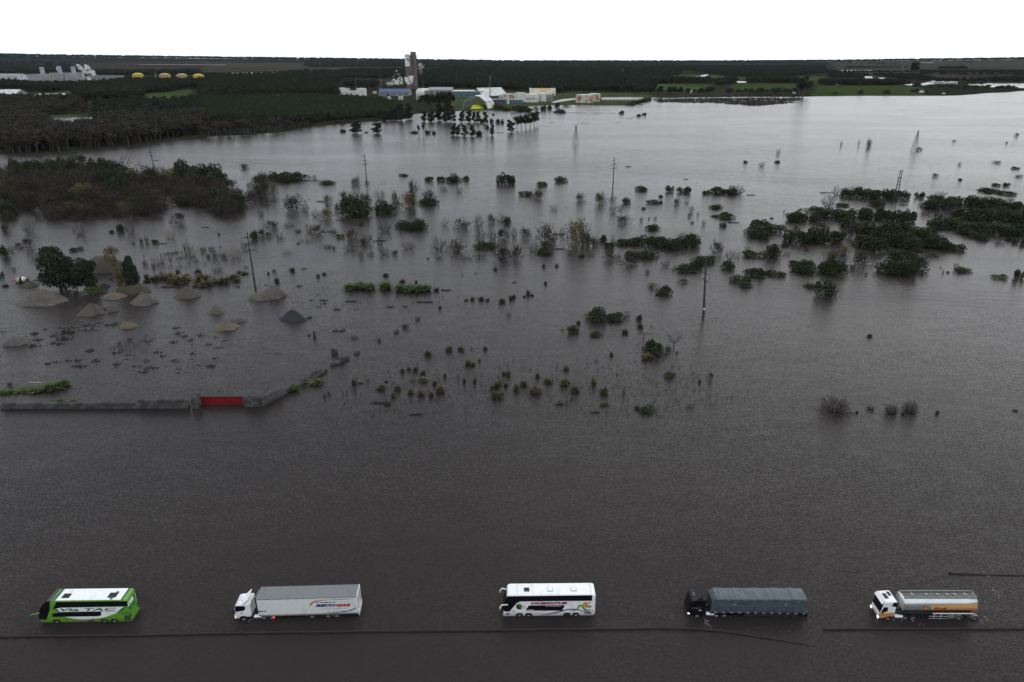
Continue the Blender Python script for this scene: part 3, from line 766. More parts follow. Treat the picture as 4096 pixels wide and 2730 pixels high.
plants('F', '''G1580,745,65,60 G1775,705,65,60 G1885,700,65,45 G2108,690,38,40 R1980,685,30,25 Y1950,835,60,65 G1995,838,40,40 G2055,800,20,35 G1405,880,40,40 G1460,880,50,40 R1485,850,20,50 G1535,920,50,50 Y1530,985,80,55 R1440,985,70,40 G1735,940,30,40 G1640,1015,50,45 Y1695,1085,80,80
Y1420,1095,50,60 Y1515,1110,65,70 Y1300,1065,55,60 Y1260,1125,45,55 G1150,1055,80,55 G1610,1120,40,50 G900,1010,50,65 R1025,985,30,40 G1195,985,35,25 R1220,890,20,30 G1345,895,40,45 R665,1110,45,60 R630,1130,30,50 R795,1100,20,40 R835,1095,20,50 R910,1090,20,50 Y550,1015,110,70 Q340,1070,90,70
G1690,310,30,30 G1930,240,40,25 G1990,235,40,35 G2070,235,50,40 G2130,240,40,30 Y2260,255,60,50 G2340,230,30,45 B2320,385,60,60 G490,398,45,20 R900,590,80,40 R1370,500,90,60 G1915,990,30,45 G2010,995,30,50 R1855,945,20,40 Y2315,930,50,60 G2275,920,30,45 G2170,1065,40,60 Y2215,1040,60,70 Y2240,1000,40,50 G2295,1030,40,45 G2210,1140,90,80 G2260,1110,40,55 L1210,1205,60,35 R1080,1290,15,25 R1315,1290,15,40''')
plants('G', '''L775,430,190,150 L960,428,160,95 B1055,400,90,90 L1168,418,65,55 L1180,490,60,40 L568,540,95,85 G610,455,40,40 R465,515,45,25 L780,568,110,45 G1040,545,60,55 X1215,590,190,105 X1485,690,150,155 S1440,705,60,65 L1320,745,190,150 Y1245,785,90,75 R1515,725,30,30 G915,745,35,45
Y500,875,50,50 N1450,945,90,65 N1495,925,30,25 S1823,970,60,75 G1725,995,28,40 G235,945,45,50 G330,1000,65,55 G370,990,30,30 Y490,1015,90,75 G105,1025,70,60 G40,1070,60,70 Y220,1095,105,85 G580,1085,80,75 Y750,1015,45,75 Y850,1095,75,75 R1025,1105,40,60 B440,1195,75,50 R505,1200,40,50
G1150,1235,50,40 L1260,1275,150,50 B1640,1235,90,60 R2020,1140,15,40 G850,1205,65,35''')
plants('H', '''L940,575,55,35 H640,1290,290,215 G820,1275,25,30 H950,1245,80,55 H1145,1290,120,120 H1315,1285,140,160 G1240,1290,25,30 G1560,1280,30,40 G2280,1255,40,25''')
plants('I', '''L480,550,50,45 L550,560,60,50 L600,560,50,50 L370,555,60,50 L335,700,70,55 L495,465,30,25 B705,455,35,30 S990,405,70,45 L1075,415,80,65 L1145,405,60,60 L1230,375,70,55 L1275,440,100,50 L1210,435,60,20 L1967,450,75,35 L2170,480,60,30 L2230,465,55,28 L1025,440,30,12
L780,425,120,70 L850,420,100,60 L900,430,90,50 L560,405,110,60 L640,415,100,45 L2150,335,110,40 L2230,315,110,45 L2290,300,80,40 L2080,350,100,30 S1340,372,120,24''')
# the brown flooded thicket behind the gravel yard: every shrub on its own
TH = [src('A', x, y) for x, y in [(0, 210), (300, 180), (700, 225), (1000, 215), (1300, 265), (1700, 250), (2000, 265), (2080, 360), (2180, 500), (2210, 640), (2050, 680), (1900, 565), (1500, 525), (1480, 600), (1250, 645), (1000, 625), (700, 662), (480, 650), (430, 560), (300, 520), (250, 610), (100, 640), (0, 665)]]
thr = random.Random(3)
cand = []
while len(cand) < 235:
    x, y = thr.uniform(-10, 965), thr.uniform(690, 892)
    if not inside(np.array([x]), np.array([y]), TH)[0]: continue
    if any(abs(x - a) < 20 + thr.random() * 10 and abs(y - b) < 12 for a, b in cand):
        if thr.random() < 0.93: continue
    cand.append((x, y))
for x, y in sorted(cand, key=lambda c: c[1]):
    q = thr.random(); back = y < 735
    kind = 'L' if (back and q < 0.6) or q < 0.10 else ('A' if q > 0.95 else ('B' if q > 0.74 else 'S'))
    w = thr.uniform(55, 92); h = w * thr.uniform(0.62, 0.95)
    part = 'the lake rim of' if y < 735 else ('the yard rim of' if y > 835 else 'the heart of')
    side = ' by its pole' if 480 < x < 760 else (' by the gums' if x <= 480 else ' by the shrubs')
    put(kind, x, y, w, h, part + ' the brown thicket' + side)
# ------------------------------------------------------------------ vehicles standing in the flooded road
for k, a in {'white': (0.78, 0.79, 0.78), 'offwhite': (0.66, 0.67, 0.66), 'green': (0.115, 0.30, 0.022), 'teal': (0.005, 0.085, 0.075), 'red': (0.42, 0.012, 0.012),
             'blue': (0.012, 0.022, 0.20), 'purple': (0.085, 0.02, 0.17), 'midgreen': (0.035, 0.22, 0.04), 'orange': (0.62, 0.26, 0.045), 'yellow': (0.75, 0.52, 0.03),
             'grey': (0.20, 0.215, 0.21), 'roofgrey': (0.13, 0.14, 0.138), 'darkgrey': (0.045, 0.048, 0.05), 'black': (0.012, 0.012, 0.013), 'shellorange': (0.62, 0.33, 0.12)}.items():
    M[k] = mat(k + '_paint', a, 0.42, var=0.05, scale=1.5, stain=tuple(c * 0.72 for c in a), stain_scale=0.8, stain_lo=0.55, stain_hi=0.85, mud=0.6)
M['black'] = mat('black_paint', (0.008, 0.008, 0.009), 0.35, spec=0.25, var=0.05)
M['glass'] = mat('tinted_glass', (0.006, 0.007, 0.009), 0.12, spec=0.5, var=0.0)
M['tyre'] = mat('tyre_rubber', (0.014, 0.014, 0.015), 0.85)
M['rim'] = mat('dull_wheel_rim', (0.30, 0.29, 0.28), 0.5, 0.3, stain=(0.10, 0.06, 0.04), stain_scale=6)
M['chassis'] = mat('dirty_chassis', (0.022, 0.021, 0.020), 0.8, var=0.3)
M['alu'] = mat('brushed_tank_metal', (0.62, 0.65, 0.66), 0.33, 0.75, var=0.08, scale=0.8)
M['galv'] = mat('weathered_galvanised_steel', (0.022, 0.021, 0.021), 0.75, 0.0, var=0.25)
M['tarp'] = mat('blue_grey_tarpaulin', (0.055, 0.075, 0.088), 0.5, var=0.25, scale=1.2, bump=0.5)
M['lamp'] = mat('lit_headlamp', (0.8, 0.85, 1.0), 0.3, emit=(0.85, 0.92, 1.0), estr=1.6)
M['lampblue'] = mat('lit_bluish_headlamp', (0.7, 0.7, 1.0), 0.3, emit=(0.55, 0.55, 1.0), estr=2.5)
M['lampamber'] = mat('lit_amber_lamp', (0.9, 0.4, 0.1), 0.3, emit=(1.0, 0.35, 0.12), estr=2.0)
M['lampred'] = mat('lit_red_lamp', (0.9, 0.05, 0.03), 0.3, emit=(1.0, 0.06, 0.04), estr=1.6)
M['beacon'] = mat('purple_logo', (0.13, 0.03, 0.20), 0.4)
ROAD = -0.5     # road surface under the water
class Veh:
    """local frame: x from the nose back, y away from the visible side, z up from the road"""
    def __init__(s, z, f, r, name, label, cat, W=2.6):
        a, b = G(*src(z, *f)), G(*src(z, *r))
        s.z, s.W = z, W
        s.o = a; s.yaw = math.atan2(b.y - a.y, b.x - a.x); s.L = (b - a).xy.length
        s.root = empty(name, (a.x, a.y, ROAD), s.yaw); tag(s.root, label, cat)
    def at(s, x, y, off=0.0):
        """zoom point on the visible side -> local (x, z)"""
        d = ray(*src(s.z, x, y)); n = Vector((-math.sin(s.yaw), math.cos(s.yaw), 0))
        o = s.o + n * off
        t = (o - Vector((0, 0, CAM_H))).dot(n) / d.dot(n)
        p = Vector((0, 0, CAM_H)) + d * t - s.o
        return (p.x * math.cos(s.yaw) + p.y * math.sin(s.yaw), p.z - ROAD)
    def poly(s, pts): return [s.at(*p) for p in pts]
    def top(s, x, y, z):
        """zoom point on a level surface z above the road -> local (x, y)"""
        p = G(*src(s.z, x, y), z + ROAD) - s.o
        c, n = math.cos(s.yaw), math.sin(s.yaw)
        return (p.x * c + p.y * n, -p.x * n + p.y * c)
    def panel(s, name, pts, m, off=0.008, parent=None, raw=False, th=0.006):
        P = pts if raw else s.poly(pts)
        return MB().prism(P, -off - th, -off + 0.002).build(name, M[m], parent or s.root)
    def part(s, name, mb, m, parent=None, **k): return mb.build(name, M[m] if isinstance(m, str) else m, parent or s.root, **k)
    def wheel(s, x, z=0.5, r=0.5, y=0.02, w=0.3, rimm='rim'):
        t = MB().lathe([(r * 0.55, 0), (r, 0.03), (r, w), (r * 0.5, w + .01)], (x, y, z), 20, 'Y').build('wheel', M['tyre'], s.root)
        MB().lathe([(0.06, -0.015), (r * 0.35, 0.0), (r * 0.56, -0.01), (r * 0.60, 0.02)], (x, y, z), 16, 'Y').build('rim', M[rimm], t)
        return t
    def text(s, body, p0, p1, m, shear=0.0, off=0.014, bold=0.0, name='lettering', parent=None):
        """p0: lower left, p1: upper right, in zoom points"""
        (x0, z0), (x1, z1) = s.at(*p0), s.at(*p1)
        return letters(body, x0, z0, x1, z1, M[m], name, parent or s.root, off, shear, bold)
def letters(body, x0, z0, x1, z1, m, name, parent, off=0.014, shear=0.0, bold=0.0):
    cu = bpy.data.curves.new('t', 'FONT'); cu.body = body; cu.shear = shear; cu.offset = bold; cu.resolution_u = 2; cu.fill_mode = 'FRONT'
    o = bpy.data.objects.new('t', cu); COL.objects.link(o)
    dg = bpy.context.evaluated_depsgraph_get(); dg.update()
    me = bpy.data.meshes.new_from_object(o.evaluated_get(dg)); bpy.data.objects.remove(o)
    v = np.array([q.co[:] for q in me.vertices])
    lo, hi = v.min(0), v.max(0)
    nx = x0 + (v[:, 0] - lo[0]) / (hi[0] - lo[0]) * (x1 - x0); nzz = z0 + (v[:, 1] - lo[1]) / (hi[1] - lo[1]) * (z1 - z0)
    me.vertices.foreach_set('co', np.stack([nx, np.full(len(v), -off), nzz], 1).ravel())
    me.materials.clear(); me.materials.append(m); me.name = name; me.update()
    return link(name, me, parent)
def disc(c, r, n=20): return [(c[0] + r * math.cos(2 * math.pi * k / n), c[1] + r * math.sin(2 * math.pi * k / n)) for k in range(n)]

# --- green double-deck coach
b = Veh('v1', (478, 562), (1545, 548), 'double_decker_coach', 'green and white double-decker coach lettered Via TAC stranded on the flooded road', 'coach')
L1, HT = b.L, b.at(1100, 312)[1] + 0.12
prof = [(0.08, 0.12), (0.0, 0.45), (0.02, 1.0), (0.12, 2.0), (0.50, 3.0), (1.15, 3.85), (1.9, HT - 0.06), (2.6, HT), (L1 - 0.3, HT), (L1, HT - 0.22), (L1 + 0.02, 1.2), (L1 - 0.05, 0.45), (L1 - 0.3, 0.12)]
b.part('body', MB().prism(prof, 0, 2.6), 'green', bevel=0.09, seg=3)
b.part('roof', MB().prism([(3.15, HT - 0.02), (3.2, HT + 0.03), (L1 - 0.85, HT + 0.03), (L1 - 0.8, HT - 0.02)], 0.10, 2.50), 'white', bevel=0.02)
b.part('roof_stripe', MB().slab([(2.55, 0.12), (2.95, 0.12), (3.12, 2.48), (2.75, 2.48)], HT, HT + 0.022), 'teal')
b.part('roof_stripe', MB().slab([(L1 - 0.72, 0.1), (L1 - 0.45, 0.1), (L1 - 0.45, 2.5), (L1 - 0.72, 2.5)], HT, HT + 0.02), 'teal')
ws = [(-0.015, 1.10), (0.10, 2.0), (0.485, 3.02), (1.13, 3.87), (1.88, HT - 0.04), (2.45, HT + 0.012), (2.35, HT - 0.12), (2.0, 3.0), (1.15, 1.30), (1.02, 1.05)]
w = b.part('windscreen', MB().prism(ws, -0.012, 2.612), 'glass')
b.part('display', MB().prism([(0.75, 3.36), (1.05, 3.74), (1.04, 3.78), (0.73, 3.40)], 0.8, 1.5), 'grey', w)
b.panel('upper_window', [(662, 322), (1498, 310), (1502, 368), (720, 386), (622, 404)], 'glass')
b.panel('lower_window', [(618, 456), (720, 440), (1190, 433), (1192, 478), (1150, 487), (615, 496)], 'glass', 0.016)
b.panel('white_panel', [(640, 402), (720, 388), (1484, 376), (1440, 415), (1360, 455), (1260, 492), (1150, 515), (1000, 527), (880, 520), (770, 497), (690, 450)], 'white', 0.006)
b.panel('teal_curve', [(640, 402), (668, 400), (712, 444), (690, 446)], 'teal', 0.011)
b.panel('teal_curve', [(1484, 376), (1455, 377), (1380, 438), (1365, 455), (1440, 415)], 'teal', 0.011)
b.text('Via TAC', (715, 430), (1362, 388), 'teal', 0.25, 0.02, 0.028)
b.panel('pinstripe', [(720, 437), (1370, 426), (1370, 429), (720, 440)], 'teal', 0.014)
b.panel('vent_grille', [(1432, 438), (1512, 434), (1516, 462), (1432, 466)], 'midgreen', 0.012)
b.panel('engine_grille', [(1462, 478), (1530, 474), (1536, 536), (1470, 542)], 'darkgrey', 0.012)
b.panel('side_lamp', [(1520, 370), (1536, 370), (1536, 404), (1522, 404)], 'darkgrey', 0.012)
b.panel('step_grille', [(1050, 526), (1108, 524), (1108, 552), (1050, 554)], 'darkgrey', 0.012)
for px in (668, 1232, 1348):
    x, _ = b.at(px, 545)
    b.part('wheel_arch', MB().prism([(x - 0.62, 0.15), (x - 0.55, 0.75), (x - 0.3, 1.02), (x + 0.3, 1.02), (x + 0.55, 0.75), (x + 0.62, 0.15)], -0.014, 0.1), 'black')
    b.wheel(x, 0.48, 0.47, -0.035)
for px, py, sx, sy in ((785, 250, 0.55, 0.45), (1330, 242, 0.62, 0.5)):
    x, y = b.top(px, py, HT); b.part('roof_hatch', MB().box(x - sx, x + sx, y - sy, y + sy, HT + 0.02, HT + 0.10), 'black', bevel=0.03)
for px, py in ((1385, 210), (1312, 279)):
    x, y = b.top(px, py, HT); b.part('roof_fan', MB().lathe([(0.2, 0), (0.2, 0.1), (0.1, 0.14)], (x, y, HT + 0.02), 12), 'darkgrey')
ax = b.part('mirror_arm', MB().tube((0.35, -0.05, 2.35), (-0.75, -0.25, 2.28), 0.07, 0.06).tube((-0.75, -0.25, 2.28), (-0.98, -0.28, 2.05), 0.06), 'green')
MB().box(-1.08, -0.92, -0.40, -0.2, 1.66, 2.1).build('mirror', M['teal'], ax, bevel=0.04)
rr = L1 + 0.03
b.part('rear_window', MB().box(rr - 0.02, rr + 0.02, 0.45, 2.15, 2.0, 3.0), 'midgreen')
sg = b.part('rear_sign', MB().box(rr - 0.05, rr + 0.02, 0.2, 2.4, 3.2, 3.75), 'white')
MB().lathe([(0.30, 0), (0.30, 0.03)], (rr + 0.02, 2.0, 3.55), 16, 'X').build('emblem', M['teal'], sg)
MB().lathe([(0.13, 0), (0.13, 0.03)], (rr + 0.02, 0.5, 3.48), 12, 'X').build('emblem', M['blue'], sg)
for y in (0.15, 2.25): b.part('tail_lamp', MB().box(rr - 0.03, rr + 0.01, y, y + 0.2, 1.2, 1.9), 'black')
b.part('rear_bumper', MB().box(rr - 0.1, rr + 0.06, 0.1, 2.5, 0.5, 0.95), 'green', bevel=0.03)

# --- white double-deck coach
b = Veh('v3', (437, 648), (1880, 634), 'double_decker_coach', 'white double-decker coach lettered OCEANTUR with sun and mountain artwork', 'coach')
L1, HT = b.L, b.at(1100, 326)[1] + 0.06
prof = [(0.12, 0.12), (0.02, 0.5), (0.0, 1.0), (0.04, 2.0), (0.40, 3.1), (0.62, 3.72), (0.75, HT - 0.12), (1.2, HT), (L1 - 0.35, HT), (L1 - 0.04, HT - 0.2), (L1, 1.2), (L1 - 0.05, 0.45), (L1 - 0.3, 0.12)]
b.part('body', MB().prism(prof, 0, 2.6), 'white', bevel=0.10, seg=3)
b.part('windscreen', MB().prism([(-0.014, 1.05), (0.03, 2.0), (0.385, 3.1), (0.60, 3.70), (0.72, 3.70), (0.52, 3.0), (0.2, 2.0), (0.12, 1.05)], 0.06, 2.54), 'glass')
b.panel('upper_window', [(508, 336), (1838, 320), (1836, 408), (708, 418), (660, 440), (600, 505), (545, 576), (470, 577), (430, 548), (440, 480), (478, 400)], 'glass')
b.panel('lower_window', [(850, 481), (1395, 475), (1406, 488), (1366, 562), (806, 563), (796, 548)], 'glass')
b.text('OCEANTUR', (876, 470), (1452, 423), 'blue', 0.3, 0.012, 0.09, 'lettering_outline')
b.text('OCEANTUR', (882, 467), (1444, 427), 'red', 0.3, 0.018, 0.04)
b.text('SERVICIO  INTERNACIONAL', (1100, 499), (1356, 487), 'white', 0.2, 0.022, 0.01)
for k_, (xa, xb) in enumerate(((814, 828), (836, 858), (864, 888), (896, 918))): b.panel('small_mark', [(xa, 546), (xb, 546), (xb, 555), (xa, 555)], 'offwhite', 0.022)
lg = b.panel('emblem', disc((690, 498), 46), 'midgreen', 0.010)
b.panel('emblem_swoosh', [(642, 490), (668, 478), (690, 515), (745, 540), (690, 545), (655, 530)], 'purple', 0.016, lg)
b.panel('emblem_figure', [(655, 480), (672, 478), (680, 500), (705, 490), (708, 498), (684, 512), (712, 530), (700, 535), (672, 515)], 'black', 0.020, lg)
for k in range(5): b.panel('emblem_ray', [(735, 480 + 11 * k), (790, 488 + 9 * k), (790, 492 + 9 * k), (735, 486 + 11 * k)], 'orange', 0.012, lg)
b.panel('sun_artwork', disc((1734, 472), 46), 'orange', 0.008)
b.panel('sea_artwork', [(1748, 482), (1825, 482), (1825, 515), (1760, 515)], 'grey', 0.010)
b.panel('mountain_artwork', [(1490, 568), (1575, 548), (1605, 522), (1630, 475), (1655, 467), (1675, 472), (1715, 520), (1820, 600), (1815, 612), (1695, 535), (1665, 492), (1650, 490), (1625, 530), (1595, 555), (1540, 568)], 'midgreen', 0.013)
b.panel('ribbon_artwork', [(990, 633), (1150, 612), (1330, 565), (1440, 538), (1540, 530), (1650, 548), (1815, 605), (1810, 612), (1640, 560), (1530, 546), (1440, 556), (1330, 584), (1150, 625)], 'purple', 0.016)
b.panel('star_artwork', [(1798, 415), (1805, 432), (1824, 437), (1806, 442), (1798, 460), (1791, 442), (1774, 437), (1791, 432)], 'red', 0.010)
cr = random.Random(4)
for k in range(34):
    x, y = (cr.uniform(1470, 1640), cr.uniform(430, 500)) if k < 9 else ((cr.uniform(480, 640), cr.uniform(590, 632)) if k < 20 else (cr.uniform(900, 1390), cr.uniform(575, 625)))
    q = cr.uniform(3, 6.5); b.panel('confetti_artwork', [(x - q, y), (x, y - q), (x + q, y), (x, y + q)], cr.choice(['blue', 'purple', 'black', 'teal']), 0.009)
b.panel('purple_badge', [(490, 600), (535, 604), (535, 628), (486, 622)], 'purple', 0.010)
b.panel('small_mark', [(590, 554), (614, 555), (614, 561), (590, 560)], 'black', 0.012)
b.panel('small_mark', [(562, 568), (635, 570), (635, 575), (562, 573)], 'darkgrey', 0.012)
vg = b.panel('engine_grille', [(1710, 546), (1820, 543), (1820, 613), (1710, 616)], 'offwhite', 0.010)
for k in range(6):
    x = 1711 + k * 21; b.panel('grille_bar', [(x, 546), (x + 5, 546), (x + 5, 615), (x, 615)], 'black', 0.018, vg)
for y in (546, 578, 610): b.panel('grille_bar', [(1710, y - 2), (1820, y - 4), (1820, y), (1710, y + 2)], 'black', 0.019, vg)
for px in (695, 842, 1442, 1580):
    x, _ = b.at(px, 630)
    b.part('wheel_arch', MB().prism([(x - 0.60, 0.15), (x - 0.54, 0.78), (x - 0.3, 1.06), (x + 0.3, 1.06), (x + 0.54, 0.78), (x + 0.60, 0.15)], -0.024, 0.1), 'black')
    b.wheel(x, 0.50, 0.47, -0.045, rimm='tyre' if px == 1442 else 'rim')
for i, (px, py) in enumerate(((810, 234), (1180, 230), (1547, 226))):
    x, y = b.top(px, py, HT)
    h = b.part('roof_hatch', MB().box(x - 0.42, x + 0.42, y - 0.42, y + 0.42, HT - 0.01, HT + 0.06), 'grey', bevel=0.02)
    MB().box(x - 0.36, x + 0.36, y - 0.36, y + 0.36, HT + 0.05, HT + 0.085).build('hatch_lid', M['black' if i == 0 else 'white'], h)
for px in (660, 1822):
    x, y = b.top(px, 300, HT); b.part('roof_seam', MB().box(x, x + 0.05, 0.14, 2.46, HT - 0.005, HT + 0.006), 'grey')
for yy in (-0.05, 2.65):
    s = -1 if yy < 0 else 1
    a = b.part('mirror_arm', MB().tube((0.75, yy, 2.75 if yy < 0 else 3.2), (-0.15, yy + s * 0.12, 2.82 if yy < 0 else 3.3), 0.09).tube((-0.15, yy + s * 0.12, 2.82 if yy < 0 else 3.3), (-0.42, yy + s * 0.15, 2.35 if yy < 0 else 2.8), 0.09), 'white')
    MB().box(-0.50, -0.36, yy - 0.02 + s * 0.15, yy + 0.16 + s * 0.15, 1.95 if yy < 0 else 2.4, 2.4 if yy < 0 else 2.85).build('mirror', M['white'], a, bevel=0.04)
b.panel('tail_lamp', [(1838, 552), (1850, 552), (1850, 570), (1838, 570)], 'darkgrey', 0.01)

def tractor(b, xf, xr, zroof, paint, win, deflector=True, roof_z2=None):
    """cab-over tractor unit from xf to xr"""
    zr = zroof
    prof = [(xf + 0.05, 0.45), (xf, 0.75), (xf + 0.02, 1.45), (xf + 0.10, 1.9), (xf + 0.30, zr - 0.35), (xf + 0.55, zr - 0.08), (xf + 1.1, zr), (xr - 0.1, zr + 0.04), (xr, zr - 0.1), (xr, 1.0), (xr - 0.35, 0.95), (xf + 1.75, 0.95), (xf + 0.85, 0.95), (xf + 0.7, 0.45)]
    c = b.part('cab', MB().prism(prof, 0.02, 2.50), paint, bevel=0.08, seg=3)
    w = MB().prism([(xf + 0.03, 1.68), (xf + 0.075, 1.9), (xf + 0.265, zr - 0.38), (xf + 0.36, zr - 0.42), (xf + 0.2, 1.9), (xf + 0.16, 1.68)], 0.12, 2.40).build('windscreen', M['glass'], b.root)
    b.panel('side_window', win, 'glass', 0.0, c)
    b.part('front_wheel_arch', MB().prism([(xf + 0.78, 0.35), (xf + 0.85, 0.95), (xf + 1.1, 1.18), (xf + 1.65, 1.18), (xf + 1.9, 0.95), (xf + 1.97, 0.35)], -0.004, 0.2), 'black')
    b.wheel(xf + 1.38, 0.50, 0.50, -0.02)
    b.part('bumper', MB().box(xf - 0.06, xf + 0.75, 0.0, 2.52, 0.35, 0.78), 'chassis', bevel=0.05)
    b.part('frame', MB().box(xr - 0.4, xr + 3.2, 0.85, 1.1, 0.75, 1.0).box(xr - 0.4, xr + 3.2, 1.5, 1.75, 0.75, 1.0), 'chassis')
    b.part('fuel_tank', MB().lathe([(0.28, 0), (0.30, 0.05), (0.30, 1.15), (0.28, 1.2)], (xr + 0.25, 0.36, 0.72), 16, 'X'), 'alu')
    for x in (xr + 1.75, xr + 2.95): b.wheel(x, 0.50, 0.50, 0.06, rimm='rim')
    b.part('mirror', MB().box(xf + 0.12, xf + 0.28, -0.28, -0.06, 1.75, 2.5), 'black', bevel=0.03)
    return c

# --- white box semi-trailer
b = Veh('v2', (300, 606), (1970, 558), 'box_semi_truck', 'white semi-trailer truck lettered Transporte RECOGAS wading behind the guardrail', 'truck')
xt0, zt = b.at(585, 330); xt1, _ = b.at(1938, 325); zb = b.at(1200, 540)[1]
xr = b.at(522, 540)[0]; zc = b.at(420, 415)[1] + 0.1
tractor(b, 0.0, xr, zc, 'white', [(300, 424), (425, 422), (440, 440), (435, 470), (415, 484), (330, 497), (302, 495)])
b.part('roof_hatch', MB().box(1.0, 1.8, 0.9, 1.7, zc + 0.02, zc + 0.10), 'offwhite', bevel=0.03)
b.part('roof_visor', MB().box(0.55, 0.75, 0.3, 2.2, zc - 0.02, zc + 0.10), 'offwhite', bevel=0.04)
b.part('wind_deflector', MB().add([(1.35, 0.15, zc), (1.35, 2.37, zc), (2.25, 2.45, zc + 0.82), (2.25, 0.07, zc + 0.82), (1.5, 0.15, zc), (1.5, 2.37, zc), (2.32, 2.45, zc + 0.76), (2.32, 0.07, zc + 0.76)],
       [(0, 3, 2, 1), (4, 5, 6, 7), (0, 1, 5, 4), (1, 2, 6, 5), (2, 3, 7, 6), (3, 0, 4, 7)]), 'white')
b.part('door_handle', MB().prism(b.poly([(383, 512), (402, 510), (402, 522), (383, 524)]), -0.02, 0.03), 'black')
b.part('indicator', MB().prism(b.poly([(300, 562), (316, 560), (318, 582), (304, 584)]), -0.01, 0.05), 'lampamber')
b.part('headlamp', MB().box(-0.075, -0.03, 0.08, 0.5, 0.46, 0.68), 'offwhite')
bx = b.part('trailer_box', MB().box(xt0, xt1, 0.0, 2.6, zb, zt), 'offwhite', bevel=0.03)
b.part('trailer_roof', MB().box(xt0 + 0.04, xt1 - 0.04, 0.05, 2.55, zt - 0.01, zt + 0.012), 'roofgrey')
for k in range(11):
    x = xt0 + (xt1 - xt0) * (k + 1) / 12; b.part('roof_rib', MB().box(x - 0.015, x + 0.015, 0.06, 2.54, zt, zt + 0.028), 'grey')
b.part('top_rail', MB().box(xt0, xt1, -0.015, 0.05, zt - 0.16, zt + 0.02), 'grey')
b.part('bottom_rail', MB().box(xt0, xt1, -0.015, 0.05, zb - 0.06, zb + 0.20), 'grey')
fu = b.part('cooling_unit', MB().box(xt0 - 0.42, xt0 - 0.02, 0.35, 2.25, 2.0, zt - 0.15), 'darkgrey', bevel=0.05)
MB().box(xt0 - 0.46, xt0 - 0.40, 0.5, 2.1, 2.6, zt - 0.4).build('unit_grille', M['black'], fu)
b.text('Transporte', (1388, 384), (1662, 358), 'black', 0.2, 0.02, 0.04)
b.text('RECO', (1392, 434), (1655, 389), 'blue', 0.2, 0.02, 0.075)
b.text('GAS', (1662, 430), (1856, 386), 'red', 0.2, 0.02, 0.075)
b.text('LOGISTICA Y DISTRIBUCION', (1450, 462), (1795, 447), 'black', 0, 0.02, 0.01)
b.text('Tel. 03482 - 429382 / 423456', (1480, 482), (1784, 470), 'black', 0, 0.02, 0.0)
b.panel('red_swoosh', [(1318, 422), (1312, 400), (1330, 372), (1380, 350), (1480, 338), (1600, 333), (1600, 337), (1480, 345), (1400, 358), (1345, 382), (1326, 402)], 'red', 0.014)
b.panel('blue_swoosh', [(1500, 510), (1700, 497), (1830, 478), (1900, 455), (1926, 436), (1926, 456), (1880, 478), (1800, 496), (1680, 508)], 'blue', 0.014)
b.panel('dark_swoosh', [(1600, 333), (1760, 326), (1900, 323), (1760, 332), (1600, 337)], 'black', 0.014)
for x in (620, 672, 708):
    if x == 620: b.panel('placard', [(620, 484), (652, 483), (652, 500), (620, 501)], 'darkgrey', 0.012)
    else: b.panel('placard', [(x, 478), (x + 14, 491), (x, 504), (x - 14, 491)], 'teal', 0.012)
b.part('rear_frame', MB().box(xt1 - 0.01, xt1 + 0.06, -0.02, 0.12, zb - 0.1, zt + 0.03).box(xt1 - 0.01, xt1 + 0.06, 2.5, 2.62, zb - 0.1, zt + 0.03).box(xt1 - 0.01, xt1 + 0.06, 0.12, 2.5, zt - 0.1, zt + 0.03).box(xt1 - 0.01, xt1 + 0.05, 0.12, 2.5, zb - 0.1, zb + 0.12), 'white')
for y0, y1 in ((0.14, 1.28), (1.32, 2.48)):
    d = b.part('rear_door', MB().box(xt1 - 0.01, xt1 + 0.03, y0, y1, zb + 0.14, zt - 0.12), 'offwhite')
    MB().tube((xt1 + 0.06, (y0 + y1) / 2, zb + 0.2), (xt1 + 0.06, (y0 + y1) / 2, zt - 0.2), 0.03).build('lock_bar', M['darkgrey'], d)
b.part('tail_lift', MB().box(xt1 + 0.08, xt1 + 0.16, 0.1, 2.5, 0.55, 1.55), 'white')
b.part('underframe', MB().box(xt0 + 1.5, xt1, 0.5, 0.75, 0.85, zb).box(xt0 + 1.5, xt1, 1.85, 2.1, 0.85, zb).box(xt0 + 4.2, xt0 + 4.4, 0.3, 2.3, 0.5, zb), 'chassis')
for px in (1342, 1555, 1672): b.wheel(b.at(px, 575)[0], 0.50, 0.50, 0.05)
for px in (930, 1248, 1610): b.part('side_marker', MB().prism(b.poly([(px, 542), (px + 10, 541), (px + 10, 549), (px, 550)]), -0.02, 0.03), 'yellow')
b.part('side_marker', MB().prism(b.poly([(815, 560), (832, 558), (832, 582), (815, 584)]), -0.02, 0.03), 'lampred')
b.part('landing_leg', MB().box(xt0 + 2.9, xt0 + 3.05, 0.4, 0.55, 0.3, zb), 'grey')
b.part('landing_leg', MB().box(xt0 + 2.9, xt0 + 3.05, 2.05, 2.2, 0.3, zb), 'grey')

